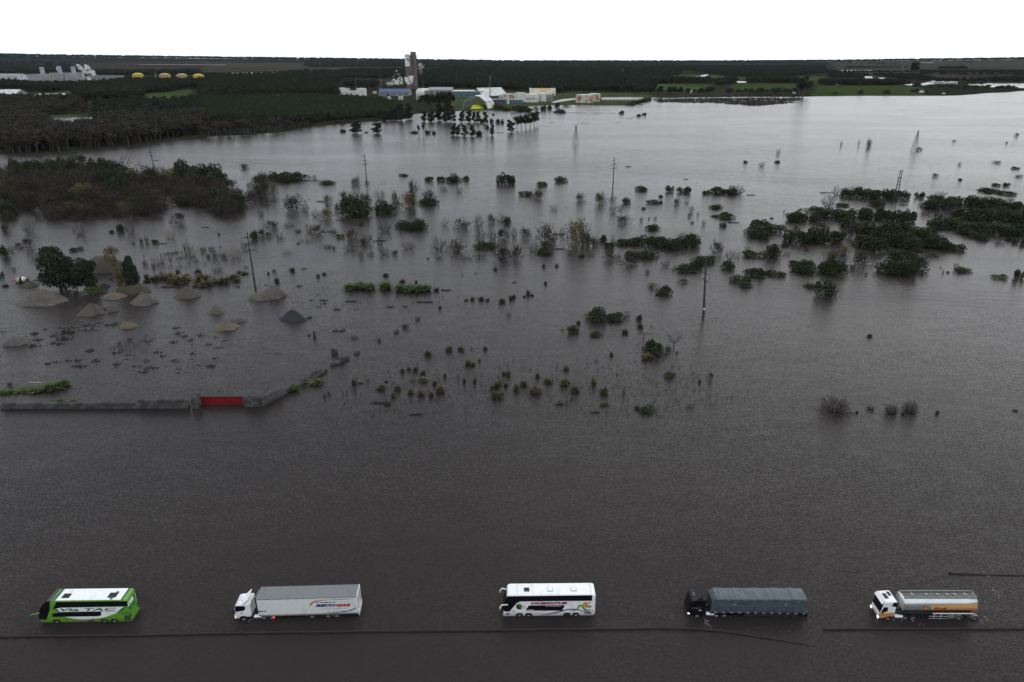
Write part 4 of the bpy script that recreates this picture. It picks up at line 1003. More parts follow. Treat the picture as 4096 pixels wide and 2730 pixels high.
# --- black truck with a tarpaulined load
b = Veh('v4', (340, 562), (1962, 566), 'flatbed_semi_truck', 'black semi-trailer truck carrying a load under a blue-grey tarpaulin', 'truck')
xr = b.at(572, 520)[0]; zc = b.at(420, 352)[1] + 0.05
c = tractor(b, 0.0, xr, zc, 'black', [(350, 372), (560, 368), (560, 420), (360, 428)])
b.part('wind_deflector', MB().add([(1.15, 0.2, zc), (1.15, 2.32, zc), (2.35, 2.45, zc + 1.0), (2.35, 0.07, zc + 1.0), (1.35, 0.2, zc), (1.35, 2.32, zc), (2.42, 2.45, zc + 0.92), (2.42, 0.07, zc + 0.92)],
       [(0, 3, 2, 1), (4, 5, 6, 7), (0, 1, 5, 4), (1, 2, 6, 5), (2, 3, 7, 6), (3, 0, 4, 7)]), 'black')
b.part('roof_hatch', MB().box(0.75, 1.1, 0.9, 1.7, zc, zc + 0.07), 'darkgrey', bevel=0.02)
b.text('EL TABELO', (392, 460), (518, 440), 'grey', 0, 0.012, 0.0)
b.part('headlamp', MB().prism(b.poly([(336, 510), (366, 516), (366, 528), (340, 526)]), -0.02, 0.05), 'lampblue')
b.panel('chrome_strip', [(485, 476), (525, 474), (525, 482), (485, 483)], 'offwhite', 0.012)
x0, x1 = b.at(660, 500)[0], b.at(1915, 512)[0]; zd = b.at(1200, 508)[1]; zt = b.at(1300, 335)[1]
zf = b.at(680, 375)[1]
# load: draped cloth with sagging edges
tv, tf = [], []
nu = 60; tr = random.Random(9)
def sect(x, t):
    zz = zt + 0.10 * math.sin(t * 31) * 0.5 + tr.uniform(-0.05, 0.05)
    sl = tr.uniform(-0.03, 0.03)
    return [(x, -0.02, zd), (x, -0.04 + sl, zd + 0.55), (x, -0.01, zd + 1.0), (x, 0.02 + sl, zz - 0.10), (x, 0.16, zz), (x, 0.9, zz + 0.07 + sl), (x, 1.7, zz + 0.08), (x, 2.44, zz), (x, 2.58, zz - 0.10), (x, 2.62, zd + 0.5), (x, 2.62, zd)]
xs = [x0 + 0.55 + (x1 - x0 - 0.55) * i / nu for i in range(nu + 1)]
for i, x in enumerate(xs): tv += sect(x, i / nu)
n = 11
for i in range(nu):
    for k in range(n - 1): tf.append((i * n + k, i * n + n + k, i * n + n + k + 1, i * n + k + 1))
tf.append(tuple(range(n - 1, -1, -1))); tf.append(tuple(range(nu * n, nu * n + n)))
tf = [f[::-1] for f in tf]
tp = link('tarpaulin', mesh('tarpaulin', tv, tf, M['tarp']), b.root)
b.part('tarpaulin_front', MB().add([(x0 - 0.1, 0.1, zd), (x0 - 0.1, 2.5, zd), (x0 - 0.05, 2.45, zf), (x0 - 0.05, 0.15, zf), (x0 + 0.56, 0.02, zd), (x0 + 0.56, 2.6, zd), (x0 + 0.56, 2.5, zt + 0.02), (x0 + 0.56, 0.1, zt + 0.02)],
       [(0, 3, 2, 1), (0, 4, 7, 3), (3, 7, 6, 2), (1, 2, 6, 5)]), 'tarp')
b.panel('seam', [(745, 408), (1880, 420), (1880, 423), (745, 411)], 'grey', 0.055, tp)
for px in (958, 1640): b.panel('patch', [(px, 384), (px + 36, 385), (px + 36, 405), (px, 404)], 'grey', 0.06, tp)
for k in range(9):
    px = 760 + k * 125; s = 60 if k % 2 else -60
    b.panel('rope', [(px, 430), (px + 5, 430), (px + s + 5, 500), (px + s, 500)], 'darkgrey', 0.07, tp)
b.part('deck', MB().box(x0 - 0.1, b.at(1962, 530)[0], -0.02, 2.6, zd - 0.22, zd - 0.02), 'black')
for k in range(12):
    px = 695 + k * 108; b.panel('reflector', [(px, 500 + k * 1.7), (px + 36, 500 + k * 1.7), (px + 36, 506 + k * 1.7), (px, 506 + k * 1.7)], 'offwhite', 0.03)
b.part('underframe', MB().box(x0 + 0.5, x1, 0.6, 0.85, 0.7, zd - 0.2).box(x0 + 0.5, x1, 1.75, 2.0, 0.7, zd - 0.2).box(x0 + 5, x1 - 0.8, 0.15, 0.3, 0.55, zd - 0.25), 'chassis')
for px in (1540, 1660, 1780): b.wheel(b.at(px, 555)[0], 0.50, 0.50, 0.05, rimm='tyre')
xe = b.at(1962, 530)[0]
b.part('rear_bar', MB().box(xe - 0.15, xe, 0.1, 2.5, 0.55, 0.8), 'black')
for y in (0.15, 2.15): b.part('tail_lamp', MB().box(xe - 0.02, xe + 0.03, y, y + 0.35, zd - 0.2, zd - 0.05), 'red')

# --- tanker
b = Veh('v5', (384, 770), (1768, 772), 'tanker_truck', 'fuel tanker truck with white cab and silver tank lettered Shell', 'tanker')
xr = b.at(600, 720)[0]; zc = b.at(500, 545)[1] + 0.06
prof_z = zc
c = tractor(b, 0.0, xr, zc, 'white', [(452, 612), (514, 608), (512, 658), (456, 682), (448, 650)])
b.panel('orange_band', [(386, 684), (595, 676), (595, 725), (520, 728), (450, 755), (415, 755), (388, 712)], 'shellorange', 0.006, c)
b.panel('red_line', [(386, 712), (595, 704), (595, 713), (386, 721)], 'red', 0.012, c)
b.part('sun_visor', MB().prism([(0.05, zc - 0.55), (0.0, zc - 0.48), (0.35, zc - 0.02), (0.42, zc - 0.08)], 0.1, 2.42), 'white')
for (y0, y1, xa, xb) in ((0.75, 1.85, 0.75, 1.3), (1.3, 2.2, 1.5, 2.0)): b.part('roof_hatch', MB().box(xa, xb, y0, y1, zc - 0.01, zc + 0.05), 'black', bevel=0.02)
b.part('side_fairing', MB().prism([(xr - 0.75, zc - 0.75), (xr - 0.55, zc - 0.1), (xr + 0.02, zc - 0.12), (xr + 0.02, zc - 0.95)], -0.01, 0.1), 'black')
b.part('headlamp', MB().box(-0.10, -0.04, 0.02, 0.42, 0.62, 0.95), 'lamp')
b.part('headlamp', MB().box(-0.10, -0.04, 2.08, 2.48, 0.62, 0.95), 'lamp')
x0, x1 = b.at(745, 590)[0], b.at(1728, 590)[0]; zlo = b.at(1300, 655)[1] - 0.42; zhi = zlo + 2.25
def oval(x, k=1.0, n=28):
    out = []
    for i in range(n):
        t = 2 * math.pi * i / n; c_, s_ = math.cos(t), math.sin(t)
        out.append((x, 1.3 + 1.25 * k * math.copysign(abs(c_) ** 0.62, c_), (zlo + zhi) / 2 + (zhi - zlo) / 2 * k * math.copysign(abs(s_) ** 0.72, s_)))
    return out
tv, tf = [], []
ST = [(x0 - 0.22, 0.55), (x0 - 0.10, 0.86), (x0, 1.0)] + [(x0 + (x1 - x0) * i / 6, 1.0) for i in range(1, 7)] + [(x1 + 0.10, 0.86), (x1 + 0.22, 0.55)]
for x, k in ST: tv += oval(x, k)
n = 28
for i in range(len(ST) - 1):
    for k in range(n): tf.append((i * n + k, i * n + (k + 1) % n, (i + 1) * n + (k + 1) % n, (i + 1) * n + k))
tf.append(tuple(range(n - 1, -1, -1))); tf.append(tuple(range((len(ST) - 1) * n, len(ST) * n)))
tf = [f[::-1] for f in tf]
tk = link('tank', mesh('tank', tv, tf, M['alu'], None, True), b.root)
def skin(name, pts, m, k=1.032):
    """shape traced on the curved tank side"""
    P = b.poly(pts); out = []
    bm = bmesh.new()
    f = bm.faces.new([bm.verts.new((x, 0, z)) for x, z in P])
    bmesh.ops.triangulate(bm, faces=[f])
    for z in np.linspace(zlo + 0.05, zhi - 0.1, 24):
        bmesh.ops.bisect_plane(bm, geom=bm.verts[:] + bm.edges[:] + bm.faces[:], plane_co=(0, 0, z), plane_no=(0, 0, 1))
    for v in bm.verts:
        s_ = max(-1, min(1, (v.co.z - (zlo + zhi) / 2) / ((zhi - zlo) / 2)))
        st = math.copysign(abs(s_) ** (1 / 0.72), s_); ct = math.sqrt(max(0, 1 - st * st))
        v.co.y = 1.3 - 1.25 * k * ct ** 0.62
    me = bpy.data.meshes.new(name); bm.to_mesh(me); bm.free(); me.materials.append(M[m])
    return link(name, me, tk)
def skin_letters(body, p0, p1, m):
    o = b.text(body, p0, p1, m, 0.0, 0.0, 0.05, 'lettering', tk)
    bm = bmesh.new(); bm.from_mesh(o.data)
    for z in np.linspace(zlo + 0.05, zhi - 0.1, 40): bmesh.ops.bisect_plane(bm, geom=bm.verts[:] + bm.edges[:] + bm.faces[:], plane_co=(0, 0, z), plane_no=(0, 0, 1))
    bm.to_mesh(o.data); bm.free()
    v = np.array([q.co[:] for q in o.data.vertices])
    s_ = np.clip((v[:, 2] - (zlo + zhi) / 2) / ((zhi - zlo) / 2), -1, 1); st = np.sign(s_) * abs(s_) ** (1 / 0.72)
    v[:, 1] = 1.3 - 1.25 * 1.042 * np.sqrt(np.maximum(0, 1 - st * st)) ** 0.62
    o.data.vertices.foreach_set('co', v.ravel()); o.data.update()
skin('orange_band', [(1082, 582), (1726, 566), (1728, 650), (1110, 656)], 'shellorange')
skin('grey_band', [(770, 612), (960, 606), (1060, 604), (1095, 622), (1108, 656), (770, 658)], 'grey', 1.028)
skin('emblem_rim', [(x, y) for x, y in disc((1028, 626), 27, 18)], 'red', 1.038)
skin('emblem', [(x, y) for x, y in disc((1028, 626), 22, 16)], 'orange', 1.043)
skin_letters('Shell', (1130, 646), (1316, 612), 'red')
skin('red_line', [(1350, 633), (1724, 627), (1724, 634), (1350, 640)], 'red', 1.038)
b.part('walkway', MB().box(x0 + 0.1, x1 - 0.1, 0.75, 1.9, zhi - 0.06, zhi + 0.03), 'darkgrey')
for y in (0.62, 1.98): b.part('walkway_rail', MB().box(x0, x1, y - 0.05, y + 0.05, zhi - 0.1, zhi + 0.22), 'grey')
for px in (875, 1070, 1222, 1352, 1455, 1600):
    x, y = b.top(px, 488, zhi + 0.05); b.part('fill_hatch', MB().lathe([(0.26, 0), (0.26, 0.12), (0.2, 0.16)], (x, 1.3, zhi), 12), 'grey')
for px in (845, 1120, 1555):
    x, y = b.top(px, 486, zhi + 0.05); b.part('vent_pipe', MB().tube((x, 1.0, zhi + 0.1), (x + 0.4, 1.6, zhi + 0.14), 0.06), 'grey')
b.part('rear_rail', MB().box(x1 - 0.05, x1 + 0.02, 0.6, 2.0, zhi + 0.2, zhi + 0.26).box(x1 - 0.05, x1, 0.6, 0.66, zhi, zhi + 0.25).box(x1 - 0.05, x1, 1.94, 2.0, zhi, zhi + 0.25), 'grey')
b.part('hose_tube', MB().tube((b.at(1130, 676)[0], 0.1, zlo - 0.22), (x1 - 0.2, 0.1, zlo - 0.22), 0.09), 'offwhite')
b.part('underframe', MB().box(x0 + 0.5, x1, 0.75, 0.95, 0.75, zlo).box(x0 + 0.5, x1, 1.65, 1.85, 0.75, zlo), 'chassis')
xg0, xg1 = b.at(1062, 770)[0], b.at(1330, 770)[0]
b.part('side_guard', MB().box(xg0, xg1, 0.05, 0.09, 0.55, 0.64).box(xg0, xg1, 0.05, 0.09, 0.98, 1.05).box(xg0 + 0.7, xg0 + 0.78, 0.05, 0.09, 0.5, 1.4).box(xg0 + 1.7, xg0 + 1.78, 0.05, 0.09, 0.5, 1.4), 'offwhite')
xc0, xc1 = b.at(1336, 740)[0], b.at(1412, 740)[0]
b.part('valve_cabinet', MB().box(xc0, xc1, 0.02, 0.6, 0.6, 1.35), 'grey', bevel=0.03)
for px in (1480, 1695):
    x, _ = b.at(px, 745)
    b.wheel(x, 0.52, 0.52, 0.02)
    pts = [(x + 0.66 * math.cos(t), 0.52 + 0.66 * math.sin(t)) for t in np.linspace(0.25, math.pi - 0.1, 9)]
    b.part('mudguard', MB().prism(pts + [(x + 0.61 * math.cos(t), 0.52 + 0.61 * math.sin(t)) for t in np.linspace(math.pi - 0.1, 0.25, 9)], 0.0, 0.5), 'grey')
b.panel('warning_plate', [(1626, 664), (1662, 663), (1662, 684), (1626, 685)], 'red', 0.03)
b.part('rear_bumper', MB().box(x1 + 0.35, x1 + 0.5, 0.1, 2.5, 0.55, 0.8), 'darkgrey')
for y in (0.15, 2.1): b.part('tail_lamp', MB().box(x1 + 0.48, x1 + 0.53, y, y + 0.35, 0.8, 1.0), 'red')

# ------------------------------------------------------------------ guardrails
def guardrail(pts, label, step=4.0, low=None):
    """W-beam on posts along surveyed points; ends may dip under the flood"""
    W = [G(*p) for p in pts]
    root = empty('guardrail', (W[0].x, W[0].y, 0)); tag(root, label, 'guardrail')
    seg = []; 
    for i in range(len(W) - 1):
        n = max(1, round((W[i + 1] - W[i]).length / step))
        for k in range(n): seg.append((W[i].lerp(W[i + 1], k / n), i + k / n))
    seg.append((W[-1], len(W) - 1.0))
    hs = [0.34 if low is None else float(np.interp(u, range(len(low)), low)) for _, u in seg]
    for i in range(len(seg) - 1):
        p, q = seg[i][0] - W[0], seg[i + 1][0] - W[0]
        d = (q - p); n = Vector((-d.y, d.x, 0)).normalized()
        prof = [(0.0, 0.0), (-0.05, -0.04), (-0.05, -0.10), (0.01, -0.15), (-0.05, -0.20), (-0.05, -0.27), (0.0, -0.31), (0.03, -0.31), (-0.01, -0.26), (-0.01, -0.21), (0.05, -0.15), (-0.01, -0.09), (-0.01, -0.05), (0.03, 0.0)]
        v = []
        for e, h in ((p, hs[i]), (q + d.normalized() * 0.1, hs[i + 1])):
            v += [(e.x + n.x * a, e.y + n.y * a, h + c_) for a, c_ in prof]
        k = len(prof)
        f = [(j, (j + 1) % k, k + (j + 1) % k, k + j) for j in range(k)] + [tuple(range(k - 1, -1, -1)), tuple(range(k, 2 * k))]
        link('beam', mesh('beam', v, f, M['galv']), root)
        MB().box(p.x - 0.07, p.x + 0.07, p.y + 0.04, p.y + 0.22, -0.7, hs[i] + 0.03).build('post', M['galv'], root)
guardrail([(-90, 2552), (0, 2551), (561, 2545), (850, 2538), (1550, 2529), (1900, 2526), (2500, 2519), (2650, 2517), (2778, 2521), (2885, 2528), (3096, 2559), (3203, 2577), (3316, 2598)],
          'long steel guardrail running past the coaches and bending under the water', low=[0.34, 0.34, 0.34, 0.34, 0.34, 0.34, 0.34, 0.34, 0.34, 0.33, 0.26, 0.16, 0.01])
guardrail([(3297, 2521), (3400, 2520), (3750, 2520), (4096, 2519), (4250, 2518)], 'steel guardrail running past the tanker')
guardrail([(3798, 2297), (3930, 2301), (4096, 2304), (4240, 2307)], 'steel guardrail barely above water behind the tanker', low=[0.30, 0.2, 0.14, 0.14])
guardrail([(3560, 2732), (3800, 2729), (4250, 2727)], 'submerged guardrail with only post tops showing', low=[0.06, 0.09, 0.09])
# ------------------------------------------------------------------ gravel yard: heaps, rubble, block walls, gate, mixers
M['sand'] = mat('pale_sand', (0.085, 0.076, 0.064), 0.95, var=0.18, scale=0.9, bump=0.3, stain=(0.062, 0.056, 0.048), stain_scale=0.35, stain_lo=0.5, stain_hi=0.62)
M['ochre'] = mat('ochre_sand', (0.098, 0.080, 0.058), 0.95, var=0.15, scale=1.0, bump=0.3)
M['gravel'] = mat('grey_brown_gravel', (0.064, 0.058, 0.050), 0.95, var=0.25, scale=1.6, bump=0.5)
M['coal'] = mat('black_crushed_stone', (0.015, 0.018, 0.022), 0.85, var=0.35, scale=2.5, bump=0.8)
M['earth'] = mat('overgrown_earth', (0.045, 0.040, 0.024), 0.95, var=0.4, scale=1.2, bump=0.6)
M['rubble'] = mat('broken_concrete', (0.075, 0.071, 0.066), 0.95, var=0.35, scale=1.0)
M['rubbledark'] = mat('wet_dark_rubble', (0.040, 0.037, 0.034), 0.9, var=0.35, scale=1.0)
M['block'] = mat('cast_concrete', (0.068, 0.067, 0.064), 0.95, var=0.3, scale=0.7, stain=(0.036, 0.038, 0.035), stain_scale=0.6, stain_lo=0.45, stain_hi=0.65)
_n = M['block'].node_tree
_p = [q for q in _n.nodes if q.type == 'BSDF_PRINCIPLED'][0]; _l = _p.inputs['Base Color'].links[0].from_socket
_o = _n.nodes.new('ShaderNodeObjectInfo'); _m = _n.nodes.new('ShaderNodeMapRange'); _m.inputs[3].default_value = 0.62; _m.inputs[4].default_value = 1.45
_x = _n.nodes.new('ShaderNodeMix'); _x.data_type = 'RGBA'; _x.blend_type = 'MULTIPLY'; _x.inputs[0].default_value = 1     # each block cast and weathered differently
_n.links.new(_o.outputs['Random'], _m.inputs[0]); _n.links.new(_l, _x.inputs[6]); _n.links.new(_m.outputs[0], _x.inputs[7]); _n.links.new(_x.outputs[2], _p.inputs['Base Color'])
M['gatered'] = mat('red_sheet_metal', (0.17, 0.003, 0.004), 0.5, var=0.18, scale=0.6)
M['pole'] = mat('old_concrete_pole', (0.042, 0.041, 0.040), 0.9, var=0.2)
M['steel'] = mat('dark_lattice_steel', (0.085, 0.09, 0.095), 0.7, 0.2)
M['wire'] = mat('aluminium_cable', (0.10, 0.10, 0.10), 0.6)
M['cream'] = mat('cream_paint', (0.50, 0.46, 0.30), 0.5, stain=(0.25, 0.21, 0.14), stain_scale=1.5)
M['pinkish'] = mat('faded_pink_paint', (0.50, 0.36, 0.30), 0.5)
M['skyblue'] = mat('faded_blue_paint', (0.10, 0.20, 0.42), 0.5)
def dome(seed, n=28, rings=9, ridge=0.0, sharp=1.0, rough=0.10):
    r = random.Random(seed)
    ph = [(r.uniform(0, 6.28), r.uniform(0.03, rough)) for _ in range(5)]
    v = []; f = []
    for i in range(rings):
        t = i / (rings - 1)            # 0 rim .. 1 top
        for k in range(n):
            a = 2 * math.pi * k / n
            w = 1 + sum(m_ * math.sin((j + 2) * a + p) for j, (p, m_) in enumerate(ph))
            rad = (1 - t) * w + 0.012
            zz = (1 - ((1 - t)) ** (1.0 if sharp >= 1 else 1 + (1 - sharp) * 1.8))
            x = rad * math.cos(a) + ridge * math.copysign(min(1, abs(math.cos(a)) * 2), math.cos(a)) * t * 0.5
            gr_ = 0.035 * math.sin(9 * a + ph[0][0] + 3 * t) * (1 - t) + 0.02 * math.sin(17 * a + ph[1][0])
            v.append((x * (1 + gr_), rad * math.sin(a) * (1 + gr_), -0.12 + zz * 1.12 + r.uniform(-.045, .045) * (0.3 + t) + gr_ * 0.6))
        if i:
            for k in range(n): f.append(((i - 1) * n + k, (i - 1) * n + (k + 1) % n, i * n + (k + 1) % n, i * n + k))
    f.append(tuple(range((rings - 1) * n, rings * n)))
    return v, f
hr = random.Random(21)
def heap(z, x, y, w, h, m, name, label, cat, ridge=0.0, sharp=1.0, depth=0.85, group=None, rough=0.10, rz=None):
    sx, sy = src(z, x, y); kz = ZOOM[z][2]
    g = G(sx, sy); k = mpp(g.y); W = w / kz * k; dep = math.atan2(CAM_H, g.y)
    Hh = 1.2 * max(0.17 * W, (h / kz * k - 0.5 * W * depth * math.sin(dep)) / math.cos(dep), 0.3)
    v, f = dome(hr.randrange(9999), ridge=ridge, sharp=sharp, rough=rough)
    me = mesh(name, [(a * W / 2, b_ * W / 2 * depth, c * Hh) for a, b_, c in v], f, M[m], None, True)
    o = link(name, me, None, (g.x, g.y + W / 2 * depth, 0), hr.uniform(-0.25, 0.25) if rz is None else rz)
    return tag(o, label, cat, group)
heap('E', 270, 522, 440, 150, 'sand', 'sand_pile', 'largest pale sand pile with a dark streak, below the sunken mixers', 'sand pile', 0.25)
heap('E', 870, 215, 370, 135, 'gravel', 'sand_pile', 'broad grey-brown mound rising behind the gum trees', 'sand pile', 0.15, 0.35, depth=0.6)
heap('E', 225, 342, 165, 50, 'earth', 'earth_mound', 'low brown mound beside the red-tipped mixer drum', 'mound', 0.2, 0.5)
heap('E', 770, 602, 255, 108, 'gravel', 'gravel_pile', 'sharp grey gravel pile with a long tail', 'gravel pile', 0.2, rough=0.2)
heap('E', 965, 562, 145, 62, 'gravel', 'gravel_pile', 'small flat-topped gravel pile beside the pile with a tail', 'gravel pile', 0.3, 0.6)
heap('E', 975, 452, 205, 58, 'ochre', 'sand_pile', 'low ochre sand pile in front of the overgrown mound', 'sand pile', 0.3, 0.6)
heap('E', 1245, 507, 262, 112, 'sand', 'sand_pile', 'pale sand pile just below the dark conifer', 'sand pile', 0.15)
heap('E', 1640, 447, 236, 106, 'gravel', 'gravel_pile', 'neat grey gravel cone below the straw tussocks', 'gravel pile', 0.1)
heap('E', 1910, 582, 166, 72, 'sand', 'sand_pile', 'small isolated pale sand cone', 'sand pile', 0.1)
heap('E', 1990, 733, 236, 92, 'ochre', 'sand_pile', 'ochre sand cone with a low tail behind it', 'sand pile', 0.1)
heap('E', 2110, 655, 155, 36, 'sand', 'sand_spread', 'low spread of pale sand behind the ochre cone', 'sand pile', 0.6, 0.4)
heap('E', 1110, 713, 156, 58, 'ochre', 'sand_pile', 'small rounded ochre sand heap beside the rubble bank', 'sand pile', 0.2, 0.6)
heap('E', 1295, 817, 126, 52, 'gravel', 'gravel_pile', 'smallest brown gravel cone among the rubble heaps', 'gravel pile', 0.1)
heap('F', 20, 243, 235, 75, 'sand', 'sand_pile', 'broken sand pile at the foot of the three-armed pole', 'sand pile', 0.5, 0.5)
heap('F', 135, 228, 230, 110, 'sand', 'sand_pile', 'taller grey sand pile with a rusty streak beside the three-armed pole', 'sand pile', 0.2, 0.8)
heap('F', 310, 440, 255, 105, 'coal', 'stone_pile', 'black crushed stone pile standing alone in the water', 'gravel pile', 0.25, rough=0.16)
heap('E', 80, 872, 240, 88, 'rubble', 'stone_pile', 'mixed stone heap with pale lumps beside the dark slab', 'gravel pile', 0.4, 0.4)
heap('E', 1130, 402, 310, 85, 'earth', 'earth_mound', 'overgrown earth mound under the conifer and the yellowing tree', 'mound', 0.4, 0.4)
heap('A', 940, 1275, 100, 40, 'coal', 'stone_pile', 'small dark stone heap beside the green bush under the gum trees', 'gravel pile', 0.3, 0.5)
# trees of the yard
put('Tgum', *src('A', 545, 1290), 280 / 2.298, 365 / 2.298, name='gum_tree', label='tall dark gum tree with two trunks standing in the flooded yard')
put('Tgum', *src('A', 705, 1285), 120 / 2.298, 190 / 2.298, label='slim small gum tree between the tall gum and its round neighbour')
put('Tgum', *src('A', 800, 1290), 240 / 2.298, 270 / 2.298, label='lower round gum tree in front of the grey-brown mound')
put('Tpop', *src('A', 1110, 1280), 190 / 2.298, 380 / 2.298, label='tall yellowing poplar growing from the overgrown mound')
put('Tcone', *src('A', 1225, 1290), 130 / 2.298, 300 / 2.298, label='dense dark conifer beside the yellowing poplar')
# rubble: each heap a thing, its lumps parts
def chunk(seed):
    r = random.Random(seed)
    v = []
    for sx in (-1, 1):
        for sy in (-1, 1):
            for sz in (0, 1): v.append((sx * r.uniform(0.35, 0.55), sy * r.uniform(0.3, 0.55), sz * r.uniform(0.5, 1.0) - 0.1))
    f = [(0, 2, 6, 4), (1, 5, 7, 3), (0, 1, 3, 2), (4, 6, 7, 5), (0, 4, 5, 1), (2, 3, 7, 6)]
    return v, f
CH = [[mesh('lump', *chunk(s), M[m]) for s in range(8)] for m in ('rubble', 'rubbledark')]
def rubble(z, text, place, words='heap of broken concrete', group=None):
    for rec in text.split():
        x, y, w, h = map(float, rec.split(','))
        sx, sy = src(z, x, y); kz = ZOOM[z][2]
        g = G(sx, sy); k = mpp(g.y); W = w / kz * k; dep = math.atan2(CAM_H, g.y)
        Hh = max(0.3, h / kz * k * 0.72)
        o = empty('rubble_heap', (g.x, g.y + min(W, h / kz * k * 1.3) * 0.35, 0), hr.uniform(-0.3, 0.3))
        n = int(max(6, min(18, W * 3.2)))
        D = min(W * 0.5, max(0.6, h / kz * k * 1.1))
        dk = 1 if hr.random() < 0.55 else 0
        for i in range(n):
            t = hr.uniform(-1, 1); c = link('lump', CH[dk if hr.random() < 0.8 else 1 - dk][hr.randrange(8)], o, (t * W * 0.43, hr.uniform(-.5, .5) * D, -0.05), hr.uniform(0, 6.28))
            s = W / n * hr.uniform(1.2, 2.6); hh = Hh * hr.uniform(0.35, 0.9) * (1.1 - abs(t) * 0.6)
            c.scale = (s, s * hr.uniform(0.6, 1.0), hh); c.rotation_euler = (hr.uniform(-.2, .2), hr.uniform(-.2, .2), hr.uniform(0, 6.28))
        tag(o, None, 'rubble')
        PLANTS.append((o, words, place, W, Hh))
rubble('E', '200,787,85,40 285,762,80,65 400,716,50,20 25,737,40,20 325,812,100,36 290,872,110,62 490,847,160,46 560,807,160,60 600,747,220,72 610,702,200,42 790,682,170,46 790,722,190,42 880,656,70,20 1005,672,180,46 490,772,120,36', 'the long rubble bank')
rubble('E', '800,907,105,40 690,992,80,36 485,1007,80,30 415,1027,55,36 590,1002,110,30 710,1047,170,36 845,1002,70,46 1030,1027,80,52 1035,927,90,42 1155,947,80,36 1205,977,30,20 1130,982,50,20 1300,1002,90,36 1215,1047,90,36 1275,1097,100,52 1330,1062,110,42 1390,1057,60,36 1040,1057,70,15', 'the scattered rubble field')
rubble('E', '1410,922,70,42 1450,952,60,36 1540,992,60,30 1585,1007,55,26 1590,1072,50,26 1585,1102,55,26 1760,1037,65,32 1720,937,60,42 1720,977,50,20 1880,1047,100,42 1910,977,50,26 1950,967,40,20 2020,947,20,12 1575,702,90,26 1600,752,85,46 1650,777,60,32 1550,832,80,32 1700,817,75,32 1790,767,90,42 1715,852,20,15 1860,852,65,36 1930,787,30,26 2005,817,70,20 1960,877,90,20 2150,802,60,12', 'the ochre sand cone')
rubble('F', '505,232,60,15 620,237,90,26 625,267,60,26 560,297,70,18 960,259,50,15 805,277,40,10 925,322,50,20 105,724,40,18 185,727,45,25 95,97,60,15 400,107,65,25', 'the black stone pile')
# Flood-borne brushwood: low mats of sticks
def mat_of_sticks(z, text, words='low mat of drifted brushwood'):
    for rec in text.split():
        x, y, w, h = map(float, rec.split(','))
        sx, sy = src(z, x, y); g = G(sx, sy); k = mpp(g.y); W = w / ZOOM[z][2] * k; D = max(0.35, min(W * 0.35, h / ZOOM[z][2] * k / math.sin(math.atan2(CAM_H, g.y)) * 0.5))
        p = PM(hr.randrange(9999)); r = p.r
        for i in range(int(30 + 5 * W)):
            c = np.array([r.uniform(-.5, .5) * W, r.uniform(-.5, .5) * D, r.uniform(0.0, 0.22)]); d = np.array([r.normal() * 0.9, r.normal() * 0.4, r.normal() * 0.25]) * min(1.2, 0.25 * W + 0.3)
            p.tube(c - d / 2, c + d / 2, 0.07, 0.03, 1)
        o = link('driftwood_mat', p.data('driftwood_mat', [M['twigdark'], M['twigdark']]), None, (g.x, g.y + D / 2, 0))
        tag(o, None, 'driftwood'); PLANTS.append((o, words, near(g.xy), W, 0.3))
mat_of_sticks('C', '1990,882,100,22 1557,490,40,12 1040,377,45,14 430,1117,80,20 2140,632,70,18 15,1417,30,14 420,985,100,14')
mat_of_sticks('B', '300,507,560,16 755,857,60,20 1700,1487,80,18 640,965,110,16 1110,1045,120,14 580,690,90,14 120,690,110,30')
mat_of_sticks('F', '870,249,90,12 745,322,50,10 1225,299,50,10 1370,297,40,20 1545,257,150,15 955,1002,40,16 1145,1190,160,46 1435,1292,50,26 1500,1287,40,30')
mat_of_sticks('G', '760,1272,80,18 850,1207,65,30 440,1197,75,40')
mat_of_sticks('A', '1490,867,60,28 1890,717,50,22 1545,1272,160,26 2180,1262,35,14 350,1207,130,26 1430,100,60,10')
mat_of_sticks('D', '1215,724,60,14 520,612,90,10')
mat_of_sticks('I', '1350,438,150,9 1550,556,80,12 1170,549,60,10 1925,546,45,10 2060,508,60,12 2120,490,60,12 1480,438,120,8 1700,442,160,8 1860,445,90,8 1640,410,160,10 1800,408,120,10 570,668,90,10')
# ------------------------------------------------------------------ interlocking concrete blocks
def block_data():
    mb = MB().box(-0.765, 0.765, -0.385, 0.385, 0.03, 0.775)
    for i in range(4):
        for j in range(2):
            x, y = -0.6 + i * 0.4, -0.2 + j * 0.4
            mb.add([(x - .13, y - .13, .77), (x + .13, y - .13, .77), (x + .13, y + .13, .77), (x - .13, y + .13, .77), (x, y, 0.96)], [(0, 1, 4), (1, 2, 4), (2, 3, 4), (3, 0, 4)])
    return mb.data('block', M['block'])
def halfblock_data():
    mb = MB().box(-0.365, 0.365, -0.385, 0.385, 0.03, 0.775)
    for i in range(2):
        for j in range(2):
            x, y = -0.2 + i * 0.4, -0.2 + j * 0.4
            mb.add([(x - .13, y - .13, .77), (x + .13, y - .13, .77), (x + .13, y + .13, .77), (x - .13, y + .13, .77), (x, y, 0.96)], [(0, 1, 4), (1, 2, 4), (2, 3, 4), (3, 0, 4)])
    return mb.data('block', M['block'])
BLK, HBLK = block_data(), halfblock_data()
